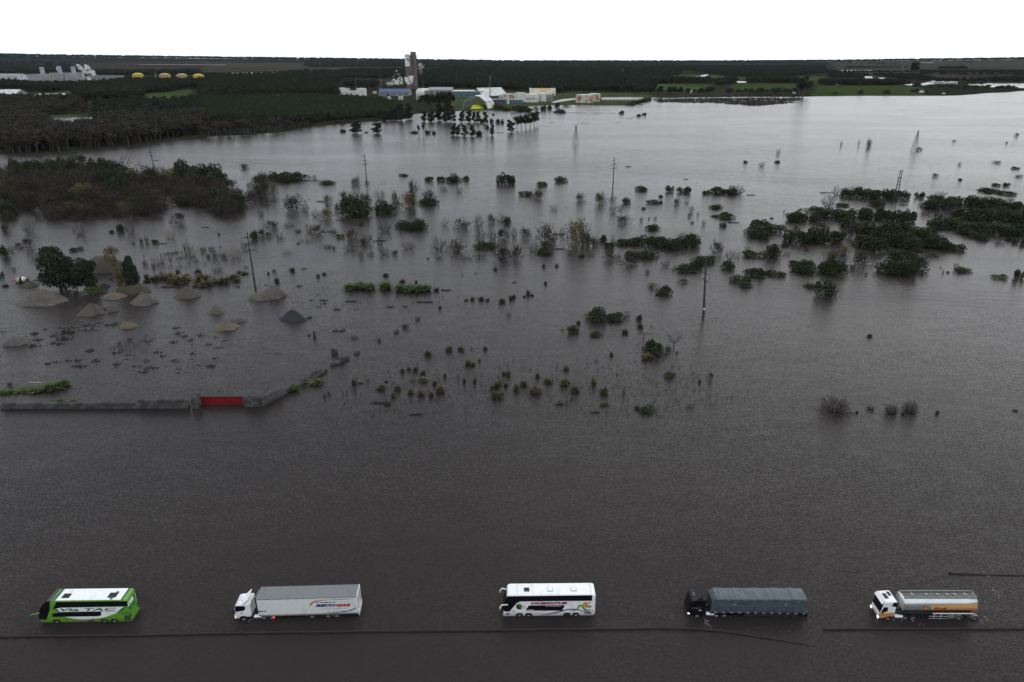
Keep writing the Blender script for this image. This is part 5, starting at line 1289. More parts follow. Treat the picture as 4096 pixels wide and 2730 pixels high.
def course(root, o, d, s0, s1, z, shift=0.0):
    """blocks from s0 to s1 along direction d, bottom at z"""
    s = s0
    a = math.atan2(d.y, d.x)
    if shift: link('block', HBLK, root, (o + d * (s + 0.4)).to_tuple()[:2] + (z,), a); s += 0.8
    while s + 1.6 <= s1 + 0.05:
        p = o + d * (s + 0.8); b_ = link('block', BLK, root, (p.x + hr.uniform(-.02, .02), p.y + hr.uniform(-.03, .03), z), a + hr.uniform(-.006, .006)); s += 1.6
    if s1 - s > 0.7: p = o + d * (s + 0.4); link('block', HBLK, root, (p.x, p.y, z), a)
A0, A1 = G(*src('E', 40, 1420)), G(*src('E', 1812, 1416))
d0 = (A1 - A0).normalized(); LW = (A1 - A0).length
r0 = empty('block_wall', (0, 0, 0)); tag(r0, 'long low wall of interlocking concrete blocks leading to the red gate', 'wall')
zz0 = -0.10
course(r0, A0, d0, -0.8, LW - 2.35, zz0 - 0.0)
course(r0, A0, d0, 0.0, LW - 2.4, zz0 + 0.8, 0)
sx1 = (G(*src('E', 1250, 1418)) - A0).dot(d0)
course(r0, A0, d0, sx1, LW - 2.4, zz0 + 1.6, 0)
n0 = Vector((-d0.y, d0.x, 0))
for q in range(4):
    for k in range(2):
        p = A0 + d0 * (LW - 1.6 + (0.4 if k else 0.4)) + n0 * (0.4 + 1.6 * k * 0.5)
    course(r0, A0 + d0 * (LW - 1.98) + n0 * (-0.4), n0, 0.0, 1.6, zz0 + 0.8 * q) if q < 3 else None
    course(r0, A0 + d0 * (LW - 1.2) + n0 * (-0.4), n0, 0.0, 2.4, zz0 + 0.8 * q, q % 2)
# gate
g0, g1 = G(*src('E', 1812, 1390)), G(*src('E', 2182, 1388))
gl = (g1 - g0).length; ga = math.atan2(g1.y - g0.y, g1.x - g0.x)
gr = empty('gate', (g0.x, g0.y, 0), ga); tag(gr, 'red corrugated metal gate between the block pillars', 'gate')
gh = 2.15
nr = 22; rp = MB()
for i in range(nr):
    x0 = gl * i / nr; x1_ = gl * (i + 1) / nr
    MB().prism([(x0, -0.4), (x0, gh), (x1_, gh), (x1_, -0.4)], 0.05, 0.08).build('sheet', M['gatered'], gr)
    MB().box(x0 + 0.03, x0 + 0.15, 0.0, 0.06, -0.4, gh - 0.02).build('rib', M['gatered'], gr)
MB().box(-0.05, gl + 0.05, -0.03, 0.12, gh, gh + 0.10).build('top_bar', M['black'], gr)
for x_ in (-0.75, gl - 0.05): MB().box(x_, x_ + 0.8, -0.02, 0.14, -0.4, gh + 0.02).build('post', M['block'], gr)
# right pillar and the wall running back from it
B0 = G(*src('F', 55, 1217)); B1 = G(*src('F', 660, 884))
d1 = (B1 - B0).normalized(); LB = (B1 - B0).length
r1 = empty('block_wall', (0, 0, 0)); tag(r1, 'stepped block wall running away from the red gate, one block high at its end', 'wall')
n1 = Vector((-d1.y, d1.x, 0))
left = Vector((-1, 0, 0))
for q in range(4):
    pz = zz0 + 0.8 * q
    if q < 4: course(r1, B0 + left * 0.2 + Vector((0, 0.45, 0)), left, 0.0, 4.4 if q < 3 else 2.8, pz, q % 2)
    if q == 3: course(r1, B0 + left * 0.2 + Vector((0, 1.25, 0)), left, 0.8, 3.2, pz)
sA = (G(*src('F', 255, 1105)) - B0).dot(d1); sB = (G(*src('F', 318, 1068)) - B0).dot(d1); sC = (G(*src('F', 660, 884)) - B0).dot(d1)
o1 = B0 + n1 * 0.42
course(r1, o1, d1, 0.2, sB, zz0); course(r1, o1, d1, 0.2, sB, zz0 + 0.8, 1); course(r1, o1, d1, 0.2, sA, zz0 + 1.6)
course(r1, o1, d1, sB + 0.05, sC, -0.05)
for px, py, m_ in ((415, 1005, 1), (515, 952, 1), (552, 930, 1)):
    s = (G(*src('F', px, py)) - B0).dot(d1); course(r1, o1, d1, s, s + 1.65, 0.75)
C0 = G(*src('F', 700, 846)); C1 = G(*src('F', 866, 772)); d2 = (C1 - C0).normalized()
r2 = empty('block_wall', (0, 0, 0)); tag(r2, 'detached block wall fragment with one block on top, past the end of the wall', 'wall')
n2 = Vector((-d2.y, d2.x, 0)); o2 = C0 + n2 * 0.42
course(r2, o2, d2, 0, (C1 - C0).length, -0.05)
s = (G(*src('F', 778, 812)) - C0).dot(d2); course(r2, o2, d2, s, s + 1.65, 0.75)
def single(z, px, py, ang, words, stack=1, half=False, zb=-0.05, second=None):
    g = G(*src(z, px, py))
    o = empty('concrete_block', (g.x, g.y + 0.4, 0), ang) if (stack > 1 or second) else None
    if o is None:
        o = link('concrete_block', HBLK if half else BLK, None, (g.x, g.y + 0.4, zb), ang)
    else:
        for q in range(stack): link('block', HBLK if half else BLK, o, (0, 0, zb + 0.8 * q))
        if second:
            for q in range(stack): link('block', HBLK if half else BLK, o, (second[0], second[1], zb + 0.8 * q))
    tag(o, words, 'concrete block')
an = math.atan2(d1.y, d1.x)
single('F', 925, 728, an, 'single concrete block just past the detached wall fragment')
single('F', 1130, 612, an, 'lone concrete block halfway along the row of loose blocks', half=True)
single('F', 1290, 530, an, 'long concrete block beside the reed-grown block')
single('F', 1365, 478, an, 'reed-grown concrete block in the row of loose blocks', half=True)
single('F', 1485, 412, an, 'last concrete block at the far end of the loose row')
single('F', 705, 728, 1.3, 'pair of upright stacked blocks behind the broken wall', 2, True, second=(0.1, -0.95))
single('F', 535, 572, 0.1, 'stack of two half blocks below the black stone pile', 2, True)
single('F', 482, 562, 0.1, 'half-sunk block beside the two-block stack', 1, True, -0.45)
single('F', 725, 517, an, 'left arm of the half-sunk block trio', 1, False, -0.35)
single('F', 762, 522, 0.0, 'middle block of the half-sunk block trio', 1, True, -0.5)
single('F', 795, 515, an, 'right arm of the half-sunk block trio', 1, False, -0.4)
single('E', 85, 1240, -0.2, 'weathered concrete block behind the wall near the grassy strip', 2, True, -0.3)
pl = MB().box(-1.6, 1.6, -0.1, 0.1, -0.02, 0.10).build('plank', M['offwhite'], None, G(*src('E', 315, 1190)), -0.05); tag(pl, 'pale plank floating behind the grassy strip', 'plank')
g = G(*src('A', 1358, 1262)); bag = MB().lathe([(0.12, 0), (0.26, 0.2), (0.2, 0.7), (0.06, 0.9)], (0, 0, -0.1), 8).build('white_sack', M['white'], None, g); tag(bag, 'small white sack beside the straw tussocks', 'sack')
g = G(*src('A', 1905, 640)); tk_ = MB().lathe([(0.5, 0), (0.62, 0.2), (0.55, 0.5), (0.1, 0.55)], (0, 0, -0.1), 12).build('blue_barrel', M['skyblue'], None, g); tag(tk_, 'small blue barrel floating beside the brown thicket', 'barrel')
# ------------------------------------------------------------------ sunken concrete mixers
def mixer(px, py, bands, label, s=1.0):
    g = G(*src('s', px, py))
    root = empty('mixer_truck', (g.x, g.y, 0), 0.42); tag(root, label, 'mixer truck')
    x = -2.3
    R = [0.30, 0.55, 0.85, 1.05, 1.10, 1.02, 0.75, 0.5]
    xs = [-2.5, -1.75, -1.2, -0.55, 0.2, 0.85, 1.5, 1.75]
    tilt = 0.20
    for i in range(7):
        MB().lathe([(R[i], 0), (R[i + 1], xs[i + 1] - xs[i])], (xs[i], 0, 1.25 + tilt * (-xs[i]) * 0.3), 20, 'X').build('drum_band', M[bands[i]], root, smooth=True)
    MB().box(-2.2, 2.4, -0.5, -0.3, 0.0, 0.25).box(-2.2, 2.4, 0.3, 0.5, 0.0, 0.25).build('frame', M['chassis'], root)
    MB().box(1.75, 2.3, -0.6, 0.6, 0.15, 1.5).build('drive_unit', M['darkgrey'], root, bevel=0.1)
    MB().tube((1.9, -0.7, 0.2), (2.3, -0.7, 2.2), 0.06).tube((1.9, 0.7, 0.2), (2.3, 0.7, 2.2), 0.06).build('ladder', M['chassis'], root)
    MB().tube((-2.6, 0, 1.0), (-3.3, -0.1, 0.6), 0.18, 0.22).build('chute', M[bands[0]], root)
mixer(90, 1132, ['red', 'cream', 'cream', 'black', 'offwhite', 'cream', 'darkgrey'], 'sunken concrete mixer with a red-tipped striped drum')
mixer(-12, 1105, ['cream', 'cream', 'pinkish', 'skyblue', 'pinkish', 'offwhite', 'darkgrey'], 'sunken concrete mixer with a pink, blue and cream drum')
# ------------------------------------------------------------------ power poles, cables, pylons
def pole(px, py, top, label, arms=True, twin=False, adir=math.pi / 4, rad=0.40):
    g = G(px, py); h = ZAT(g.y, top)
    root = empty('power_pole', (g.x, g.y, 0)); tag(root, label, 'power pole')
    if twin:
        for s in (-1, 1): MB().tube((s * 1.0, 0, -1), (s * 0.55, 0, h), 0.34, 0.20, 8).build('post', M['pole'], root)
        for q in (0.35, 0.55, 0.75, 0.97): MB().box(-1.3, 1.3, -0.12, 0.12, h * q - 0.12, h * q + 0.12).build('crosspiece', M['pole'], root)
    else:
        MB().tube((0, 0, -1), (0, 0, h), rad, rad * 0.5, 10).build('post', M['pole'], root)
    pts = []
    if arms and True:
        for q, (sz, a, b_) in enumerate(((h - 1.8, 2.5, 0.6), (h - 4.3, 2.5, 2.5), (h - 6.7, 2.7, 2.7))):
            c, s = math.cos(adir), math.sin(adir)
            am = MB()
            for sg, ln in ((-1, a), (1, b_)):
                am.add([(0, 0, sz - 0.28), (0, 0, sz + 0.28), (sg * ln * c, sg * ln * s, sz + 0.06), (sg * ln * c, sg * ln * s, sz - 0.04), (0.14 * s, -0.14 * c, sz), (-0.14 * s, 0.14 * c, sz)],
                       [(0, 4, 3), (4, 1, 2), (4, 2, 3), (1, 5, 2), (5, 0, 3), (5, 3, 2)])
            ar = am.build('crossarm', M['pole'], root)
            for sg, ln in ((-1, a), (1, b_)):
                if ln < 1: continue
                MB().tube((sg * ln * c, sg * ln * s, sz), (sg * ln * c, sg * ln * s, sz - 1.3), 0.07, 0.07, 6).build('insulator', M['steel'], ar)
                pts.append(Vector((g.x + sg * ln * c, g.y + sg * ln * s, sz - 1.3)))
    return g, h, pts
def cables(pls, label, group):
    n = min(len(p[2]) for p in pls)
    for k in range(n):
        v = []
        for i in range(len(pls) - 1):
            a, b_ = pls[i][2][k], pls[i + 1][2][k]
            for j in range(13):
                t = j / 12; p = a.lerp(b_, t); p.z -= 4 * 2.2 * t * (1 - t); v.append(p)
        mb = MB()
        for i in range(len(v) - 1):
            if (v[i + 1] - v[i]).length > 0.01: mb.tube(v[i], v[i + 1], 0.03, 0.03, 3, cap=False)
        tag(mb.build('power_cable', M['wire']), label, 'cable', group)
def offpole(x, y, h, label):
    g = Vector((x, y, 0))
    rt = empty('power_pole', (x, y, 0)); tag(rt, label, 'power pole')
    MB().tube((0, 0, -1), (0, 0, h), 0.32, 0.16, 10).build('post', M['pole'], rt)
    pts = []
    for sz, a, b_ in ((h - 1.8, 1.9, 0.5), (h - 4.3, 1.9, 1.9), (h - 6.7, 2.1, 2.1)):
        MB().box(-0.1, 0.1, -a, b_, sz - 0.1, sz + 0.1).build('crossarm', M['pole'], rt)
        for sg, ln in ((-1, a), (1, b_)):
            if ln > 1: pts.append(Vector((x, y + sg * ln, sz - 1.3)))
    return g, h, pts
p4 = pole(1022, 1157, 930, 'concrete power pole with three crossarms beside the sand pile')
p5 = pole(2814, 1263, 1042, 'dark power pole with a white plate near its foot, standing alone in open water', adir=1.9, rad=0.46)
MB().box(-0.22, 0.22, -0.42, -0.36, 2.1, 2.7).build('number_plate', M['white'], [o for o in bpy.data.objects if o.name.startswith('power_pole')][-1])
[o for o in bpy.data.objects if o.name.startswith('power_pole')][-1].rotation_euler = (0, -0.065, 0)     # it has settled askew
pa, pb = p4[0], p5[0]; dv = pb - pa
q0 = offpole(pa.x - dv.x, pa.y - dv.y, 20, 'power pole left of the gravel yard'); q1 = offpole(pb.x + dv.x, pb.y + dv.y, 19, 'power pole right of the flooded road bend')
cables([q0, p4, p5, q1], 'thin power cable strung past the pole with the white plate', 'cables of the near power line')
p1 = pole(618, 690, 586, 'power pole rising out of the brown thicket')
p2 = pole(1467, 732, 617, 'three-armed power pole on its small grassy islet')
p3 = pole(2450, 775, 630, 'slim power pole standing in open water among bare shrubs')
p6 = pole(3579, 810, 681, 'twin-post power pole at the end of the bush island', twin=True)
cables([p1, p2, p3, p6], 'thin power cable strung to the twin-post pole', 'cables of the far power line')
def pylon(px, py, top, wpx, label, horns):
    g = G(px, py); h = ZAT(g.y, top); k = mpp(g.y); w = wpx * k / 2
    root = empty('lattice_pylon', (g.x, g.y, 0), 0.5); tag(root, label, 'pylon')
    def wid(t): return w * (1 - 0.78 * min(1, t / 0.72)) if horns else w * (1 - 0.95 * t)
    def pt(i, t):
        a = wid(t); sx, sy = ((-1, -1), (1, -1), (1, 1), (-1, 1))[i]; return Vector((sx * a, sy * a, -0.5 + t * (h + 0.5)))
    lv = [0, 0.2, 0.38, 0.54, 0.68, 0.80] + ([0.88] if horns else [0.9, 0.99])
    for i in range(4):
        mb = MB()
        for a, b_ in zip(lv[:-1], lv[1:]): mb.tube(pt(i, a), pt(i, b_), 0.14, 0.14, 4)
        mb.build('leg', M['steel'], root)
    for a, b_ in zip(lv[:-1], lv[1:]):
        mb = MB()
        for i in range(4):
            j = (i + 1) % 4
            mb.tube(pt(i, a), pt(j, b_), 0.07, 0.07, 3).tube(pt(j, a), pt(i, b_), 0.07, 0.07, 3).tube(pt(i, b_), pt(j, b_), 0.07, 0.07, 3)
        mb.build('bracing', M['steel'], root)
    if horns:
        z1 = h * 0.86
        for s in (-1, 1):
            MB().tube((s * wid(0.8), 0, z1), (s * w * 0.75, 0, h * 0.93), 0.15, 0.12, 4).tube((s * w * 0.75, 0, h * 0.93), (s * w * 0.85, 0, h), 0.12, 0.1, 4).tube((s * w * 0.75, 0, h * 0.93), (0, 0, h * 0.9), 0.1, 0.1, 4).build('horn', M['steel'], root)
pylon(2302, 571, 497, 21, 'lattice pylon with a horned top standing in the lake', True)
pylon(3657, 603, 522, 20, 'narrow pointed lattice pylon standing in the lake', False)
# ------------------------------------------------------------------ factory beyond the lake, power station, tank farm
M['sheetwhite'] = mat('white_sheet_metal', (0.50, 0.51, 0.51), 0.6, var=0.1, scale=0.15, stain=(0.30, 0.29, 0.27), stain_scale=0.12)
M['sheetgrey'] = mat('grey_sheet_metal', (0.22, 0.23, 0.23), 0.6, var=0.12, scale=0.15, stain=(0.13, 0.125, 0.12), stain_scale=0.15)
M['sheetdark'] = mat('dark_sheet_metal', (0.055, 0.06, 0.065), 0.7, var=0.15, scale=0.2)
M['sheetblue'] = mat('blue_roof_sheet', (0.03, 0.055, 0.15), 0.6, var=0.15, scale=0.2)
M['sheetteal'] = mat('teal_sheet_metal', (0.05, 0.13, 0.14), 0.6, var=0.1, scale=0.2)
M['rust'] = mat('rusty_white_tank', (0.48, 0.45, 0.41), 0.7, var=0.12, scale=0.2, stain=(0.30, 0.13, 0.05), stain_scale=0.11, stain_lo=0.50, stain_hi=0.62)
M['tankwhite'] = mat('white_tank_paint', (0.58, 0.57, 0.54), 0.6, var=0.08, scale=0.15, stain=(0.40, 0.34, 0.28), stain_scale=0.10, stain_lo=0.58, stain_hi=0.72)
M['tankyellow'] = mat('yellow_tank_paint', (0.48, 0.35, 0.03), 0.6, var=0.08, scale=0.1)
M['tankcream'] = mat('ochre_tank_paint', (0.36, 0.27, 0.11), 0.6, var=0.08, scale=0.1)
M['tower'] = mat('dark_tower_concrete', (0.12, 0.102, 0.090), 0.9, var=0.2, scale=0.15, stain=(0.075, 0.066, 0.058), stain_scale=0.08)
M['pinkwall'] = mat('pale_mauve_cladding', (0.30, 0.28, 0.31), 0.7, var=0.08, scale=0.1)
M['limeheap'] = mat('bright_yellow_tarpaulin', (0.48, 0.52, 0.03), 0.6, var=0.1, scale=0.1)
M['timber'] = mat('dark_timber', (0.06, 0.052, 0.044), 0.9)
M['rustroof'] = mat('stained_roof_sheet', (0.42, 0.40, 0.36), 0.7, var=0.1, scale=0.1, stain=(0.36, 0.26, 0.12), stain_scale=0.06, stain_lo=0.42, stain_hi=0.6)
GZ0 = 0.8
class Site:
    """box on the land: columns x0..x1, foot row yb, top row yt (survey units)"""
    def __init__(s, z, x0, x1, yb, yt):
        (a, b), (c, _) = src(z, x0, yb), src(z, x1, yb)
        p, q = G(a, b, GZ0), G(c, b, GZ0)
        s.c = (p + q) / 2; s.w = abs(q.x - p.x); s.h = ZAT(s.c.y, src(z, x0, yt)[1]) - GZ0
def tank(z, x0, x1, yb, yt, label, m='tankwhite', dome=0.10, group=None, bands=0, name='storage_tank'):
    s = Site(z, x0, x1, yb, yt); r = s.w / 2; h = s.h / (1 + dome * 0.6)
    root = empty(name, (s.c.x, s.c.y + r, GZ0)); tag(root, label, 'storage tank', group)
    MB().lathe([(r, 0), (r, h)], n=40).build('shell', M[m], root, smooth=False)
    MB().lathe([(r * 1.005, h), (r * 0.75, h + s.h * dome * 0.4), (r * 0.4, h + s.h * dome * 0.6), (0.3, h + s.h * dome * 0.68)], n=40).build('roof', M['tankwhite' if m in ('rust',) else m], root, smooth=True)
    MB().lathe([(r * 1.012, h - 0.3), (r * 1.012, h + 0.1)], n=40).build('rim', M['sheetgrey' if m != 'tankyellow' else 'tankyellow'], root)
    MB().tube((-r * 0.7, -r * 0.75, 0), (-r * 0.7, -r * 0.75, h + 1), 0.25, 0.25, 5).build('ladder', M['sheetdark'], root)
    for i in range(bands): MB().lathe([(r * 1.01, h * (0.35 + 0.3 * i)), (r * 1.01, h * (0.35 + 0.3 * i) + 0.5)], n=40).build('band', M['sheetdark'], root)
    return root, r, h
def hall(z, x0, x1, yb, yt, depth, label, wall='sheetgrey', roof='sheetwhite', ridge='X', eave=0.6, name='factory_hall', cat='building', doors=3, rz=0.0, group=None):
    s = Site(z, x0, x1, yb, yt); w, h = s.w, s.h; e = h * eave
    root = empty(name, (s.c.x, s.c.y, GZ0), rz); tag(root, label, cat, group)
    if ridge == 'X':
        MB().add([(-w / 2, 0, 0), (w / 2, 0, 0), (w / 2, depth, 0), (-w / 2, depth, 0), (-w / 2, 0, e), (w / 2, 0, e), (w / 2, depth, e), (-w / 2, depth, e), (-w / 2, depth / 2, h), (w / 2, depth / 2, h)],
                 [(0, 1, 5, 4), (1, 2, 6, 9, 5), (2, 3, 7, 6), (3, 0, 4, 8, 7), (0, 3, 2, 1), (4, 5, 9, 8), (6, 7, 8, 9)]).build('wall', M[wall], root)
        o = 0.6
        for s_, nm in ((1, 'roof'), (-1, 'roof')):
            ya, yb_ = (-o, depth / 2) if s_ == 1 else (depth + o, depth / 2)
            ze = e - o * (h - e) / (depth / 2)
            MB().add([(-w / 2 - o, ya, ze + 0.15), (w / 2 + o, ya, ze + 0.15), (w / 2 + o, yb_, h + 0.2), (-w / 2 - o, yb_, h + 0.2), (-w / 2 - o, ya, ze + 0.4), (w / 2 + o, ya, ze + 0.4), (w / 2 + o, yb_, h + 0.45), (-w / 2 - o, yb_, h + 0.45)],
                     [(0, 3, 2, 1), (4, 5, 6, 7), (0, 1, 5, 4), (1, 2, 6, 5), (2, 3, 7, 6), (3, 0, 4, 7)]).build(nm, M[roof], root)
    elif ridge == 'Y':
        MB().add([(-w / 2, 0, 0), (w / 2, 0, 0), (w / 2, depth, 0), (-w / 2, depth, 0), (-w / 2, 0, e), (w / 2, 0, e), (w / 2, depth, e), (-w / 2, depth, e), (0, 0, h), (0, depth, h)],
                 [(0, 1, 5, 8, 4), (1, 2, 6, 5), (2, 3, 7, 9, 6), (3, 0, 4, 7), (0, 3, 2, 1), (4, 8, 9, 7), (5, 6, 9, 8)]).build('wall', M[wall], root)
        for sg in (-1, 1):
            MB().add([(sg * (w / 2 + .6), -.6, e - .3), (sg * (w / 2 + .6), depth + .6, e - .3), (0, depth + .6, h + .2), (0, -.6, h + .2), (sg * (w / 2 + .6), -.6, e), (sg * (w / 2 + .6), depth + .6, e), (0, depth + .6, h + .5), (0, -.6, h + .5)],
                     [(0, 1, 2, 3), (4, 7, 6, 5), (0, 4, 5, 1), (1, 5, 6, 2), (2, 6, 7, 3), (3, 7, 4, 0)]).build('roof', M[roof], root)
    else:
        MB().box(-w / 2, w / 2, 0, depth, 0, h).build('wall', M[wall], root)
        MB().box(-w / 2 - 0.5, w / 2 + 0.5, -0.5, depth + 0.5, h, h + 0.5).build('roof', M[roof], root)
    for i in range(doors):
        x = -w / 2 + w * (i + 0.5) / doors
        MB().box(x - w / doors * 0.22, x + w / doors * 0.22, -0.08, 0.05, 0.0 if i % 2 else e * 0.4, e * 0.75).build('door' if i % 2 else 'window', M['sheetdark'], root)
    return root, s
# -- fertiliser works
tank('N', 155, 238, 575, 495, 'pale tank with a railed roof at the left end of the works')
tank('N', 352, 468, 585, 500, 'white tank beside the blue-roofed hall')
hall('N', 238, 283, 560, 500, 14, 'small gabled shed squeezed between the two white tanks', 'sheetgrey', 'sheetgrey', doors=1)
hall('N', 205, 362, 612, 535, 20, 'low white office block in front of the pale tanks', 'sheetwhite', 'sheetwhite', 'F', doors=6)
hall('N', 620, 970, 585, 510, 38, 'long hall with a blue roof beside the steam vent', 'sheetgrey', 'sheetblue', doors=5, eave=0.5)
hall('N', 1190, 1462, 592, 492, 42, 'tall grey factory hall behind the sphere tank', 'sheetgrey', 'sheetgrey', eave=0.72, doors=4)
hall('N', 1100, 1238, 560, 503, 30, 'lower grey hall beside the sphere tank', 'sheetgrey', 'sheetwhite', eave=0.6, doors=2)
hall('N', 1462, 1810, 606, 535, 60, 'flat teal hall with a pale roof', 'sheetteal', 'sheetwhite', 'F', doors=5)
hall('I', 560, 770, 270, 232, 22, 'low pale shed joining the barn and the rusty tank', 'sheetwhite', 'sheetwhite', 'F', doors=3)
for x0, x1, yb, yt, m, lb in ((375, 440, 622, 592, 'sheetblue', 'blue skip below the white office block'), (660, 692, 625, 600, 'sheetblue', 'blue bin in front of the blue-roofed hall'),
                              (718, 748, 628, 600, 'sheetwhite', 'white cabin beside the blue bin'), (843, 892, 632, 592, 'sheetwhite', 'white cabin in front of the sphere tank'), (550, 585, 560, 538, 'sheetwhite', 'white kiosk beside the steam vent'),
                              (1765, 1812, 545, 503, 'sheetgrey', 'grey roof cabin beside the big barn'), (1590, 1615, 545, 522, 'sheetgrey', 'small grey roof box on the teal hall')):
    hall('N', x0, x1, yb, yt, 10, lb, m, m, 'F', doors=1, name='cabin')
s = Site('N', 740, 980, 600, 578)
r_ = empty('pipe_bridge', (s.c.x, s.c.y, GZ0)); tag(r_, 'raised pipe bridge in front of the blue-roofed hall', 'pipe bridge')
for k in range(3): MB().tube((-s.w / 2, k * 0.8, s.h - 0.6), (s.w / 2, k * 0.8, s.h + 1.0), 0.45, 0.45, 6).build('pipe', M['sheetgrey'], r_)
for k in range(7): MB().box(-s.w / 2 + s.w * k / 6 - .3, -s.w / 2 + s.w * k / 6 + .3, 0, 2, 0, s.h).build('post', M['sheetdark'], r_)
# sphere tank on legs
s = Site('N', 1040, 1146, 645, 500); R = s.w / 2
r_ = empty('sphere_tank', (s.c.x, s.c.y + R, GZ0)); tag(r_, 'white spherical gas tank on legs with a slanting stair', 'storage tank')
MB().lathe([(R * math.sin(t) + 0.01, -R * math.cos(t)) for t in np.linspace(0, math.pi, 15)], (0, 0, s.h - R), 32).build('sphere', M['tankwhite'], r_, smooth=True)
for k in range(9):
    a = k * 2 * math.pi / 9; MB().tube((R * .92 * math.cos(a), R * .92 * math.sin(a), 0), (R * .92 * math.cos(a), R * .92 * math.sin(a), s.h - R), 0.55, 0.55, 6).build('leg', M['tankwhite'], r_)
MB().tube((R * 1.05, -R * 0.4, s.h - R * 1.0), (0, -R * .6, s.h + 0.5), 0.6, 0.6, 4).build('stair', M['sheetdark'], r_)
# prilling tower
s = Site('N', 948, 1058, 508, 122); tw = s.w
r_ = empty('prilling_tower', (s.c.x, s.c.y, GZ0), math.radians(-32)); tag(r_, 'tall dark square factory tower with a white sign rising above the horizon', 'tower')
q = tw * 0.42
MB().box(-q, q, -q, q, 0, s.h - 3).build('shaft', M['tower'], r_)
MB().box(-q * 1.05, q * 1.05, -q * 1.05, q * 1.05, s.h - 3, s.h).build('crown', M['sheetdark'], r_)
for i in range(7):
    for sx, sy in ((-1 + i / 3, -1), (-1, -1 + i / 3), (1, -1 + i / 3)): MB().box(q * sx - .25, q * sx + .25, q * sy - .25, q * sy + .25, s.h, s.h + 5).build('rail_post', M['sheetgrey'], r_)
MB().box(q * 0.45, q * 1.25, -q * 0.6, q * 0.5, 0, ZAT(s.c.y, src('N', 1020, 84)[1])).build('stair_shaft', M['tower'], r_)
zs1, zs0 = ZAT(s.c.y, src('N', 980, 137)[1]), ZAT(s.c.y, src('N', 980, 250)[1])
sg = MB().box(-q * 1.06, -q * 1.02, -q * 0.92, q * 0.92, zs0, zs1).build('sign', M['white'], r_)
sg2 = MB().box(-q * 0.98, q * 0.42, -q * 1.06, -q * 1.02, zs0, zs1).build('sign', M['white'], r_)
er = random.Random(2)
for par, ax in ((sg, 'X'), (sg2, 'Y')):
    for k in range(9):
        a, zc = er.uniform(-.5, .5) * q, zs0 + (zs1 - zs0) * er.uniform(.45, .85); w = er.uniform(0.8, 2.0); h = er.uniform(0.8, 2.2)
        (MB().box(-q * 1.07, -q * 1.055, a - w, a + w, zc - h, zc + h) if ax == 'X' else MB().box(a - q * .28 - w, a - q * .28 + w, -q * 1.07, -q * 1.055, zc - h, zc + h)).build('emblem', M['skyblue' if k % 3 else 'sheetteal'], par)
    for k in range(2):
        zc = zs0 + (zs1 - zs0) * (0.12 + 0.14 * k)
        (MB().box(-q * 1.07, -q * 1.055, -q * .7, q * .7, zc - .5, zc + .5) if ax == 'X' else MB().box(-q * .85, q * .3, -q * 1.07, -q * 1.055, zc - .5, zc + .5)).build('line_of_lettering', M['grey'], par)
# big barn, gable end to the left
s = Site('N', 1800, 2110, 606, 500)
w, d, h = s.w, 62.0, s.h
r_ = empty('storage_barn', (s.c.x, s.c.y, GZ0), math.radians(28)); tag(r_, 'big barn with a dark gable end and pale grey roof', 'building')
MB().add([(-w / 2, 0, 0), (w / 2, 0, 0), (w / 2, d, 0), (-w / 2, d, 0), (-w / 2, 0, h * .2), (w / 2, 0, h * .2), (w / 2, d, h * .2), (-w / 2, d, h * .2), (-w / 2, d / 2, h), (w / 2, d / 2, h)],
         [(0, 1, 5, 4), (1, 2, 6, 9, 5), (2, 3, 7, 6), (3, 0, 4, 8, 7), (0, 3, 2, 1)]).build('wall', M['sheetdark'], r_)
for k in range(2):
    xa, xb = (-w / 2 - 1, w * 0.08) if k == 0 else (w * 0.085, w / 2 + 1)
    MB().add([(xa, -1, h * .2 - .3), (xb, -1, h * .2 - .3), (xb, d / 2, h), (xa, d / 2, h), (xa, -1, h * .2 + .3), (xb, -1, h * .2 + .3), (xb, d / 2, h + .6), (xa, d / 2, h + .6)],
             [(0, 3, 2, 1), (4, 5, 6, 7), (0, 1, 5, 4), (1, 2, 6, 5), (2, 3, 7, 6), (3, 0, 4, 7)]).build('roof', M['sheetwhite'], r_)
MB().add([(-w / 2 - 1, d + 1, h * .2 - .3), (w / 2 + 1, d + 1, h * .2 - .3), (w / 2 + 1, d / 2, h), (-w / 2 - 1, d / 2, h), (0, d / 2 + 2, h - 2)], [(0, 1, 2, 3)]).build('roof', M['sheetwhite'], r_)
# slender chimney
s = Site('N', 1890, 1902, 606, 370)
r_ = empty('chimney', (s.c.x, s.c.y - 6, GZ0)); tag(r_, 'slender rusty flare stack in front of the big barn', 'chimney')
MB().tube((0, 0, 0), (0, 0, s.h), 1.1, 0.8, 8).build('pipe', M['tower'], r_)
MB().lathe([(2.0, 0), (2.0, 0.8)], (0, 0, s.h - 4), 12).build('platform', M['sheetgrey'], r_)
MB().tube((0, 0, s.h), (2.2, 0, s.h + 0.6), 0.7, 0.6, 6).build('cowl', M['sheetwhite'], r_)
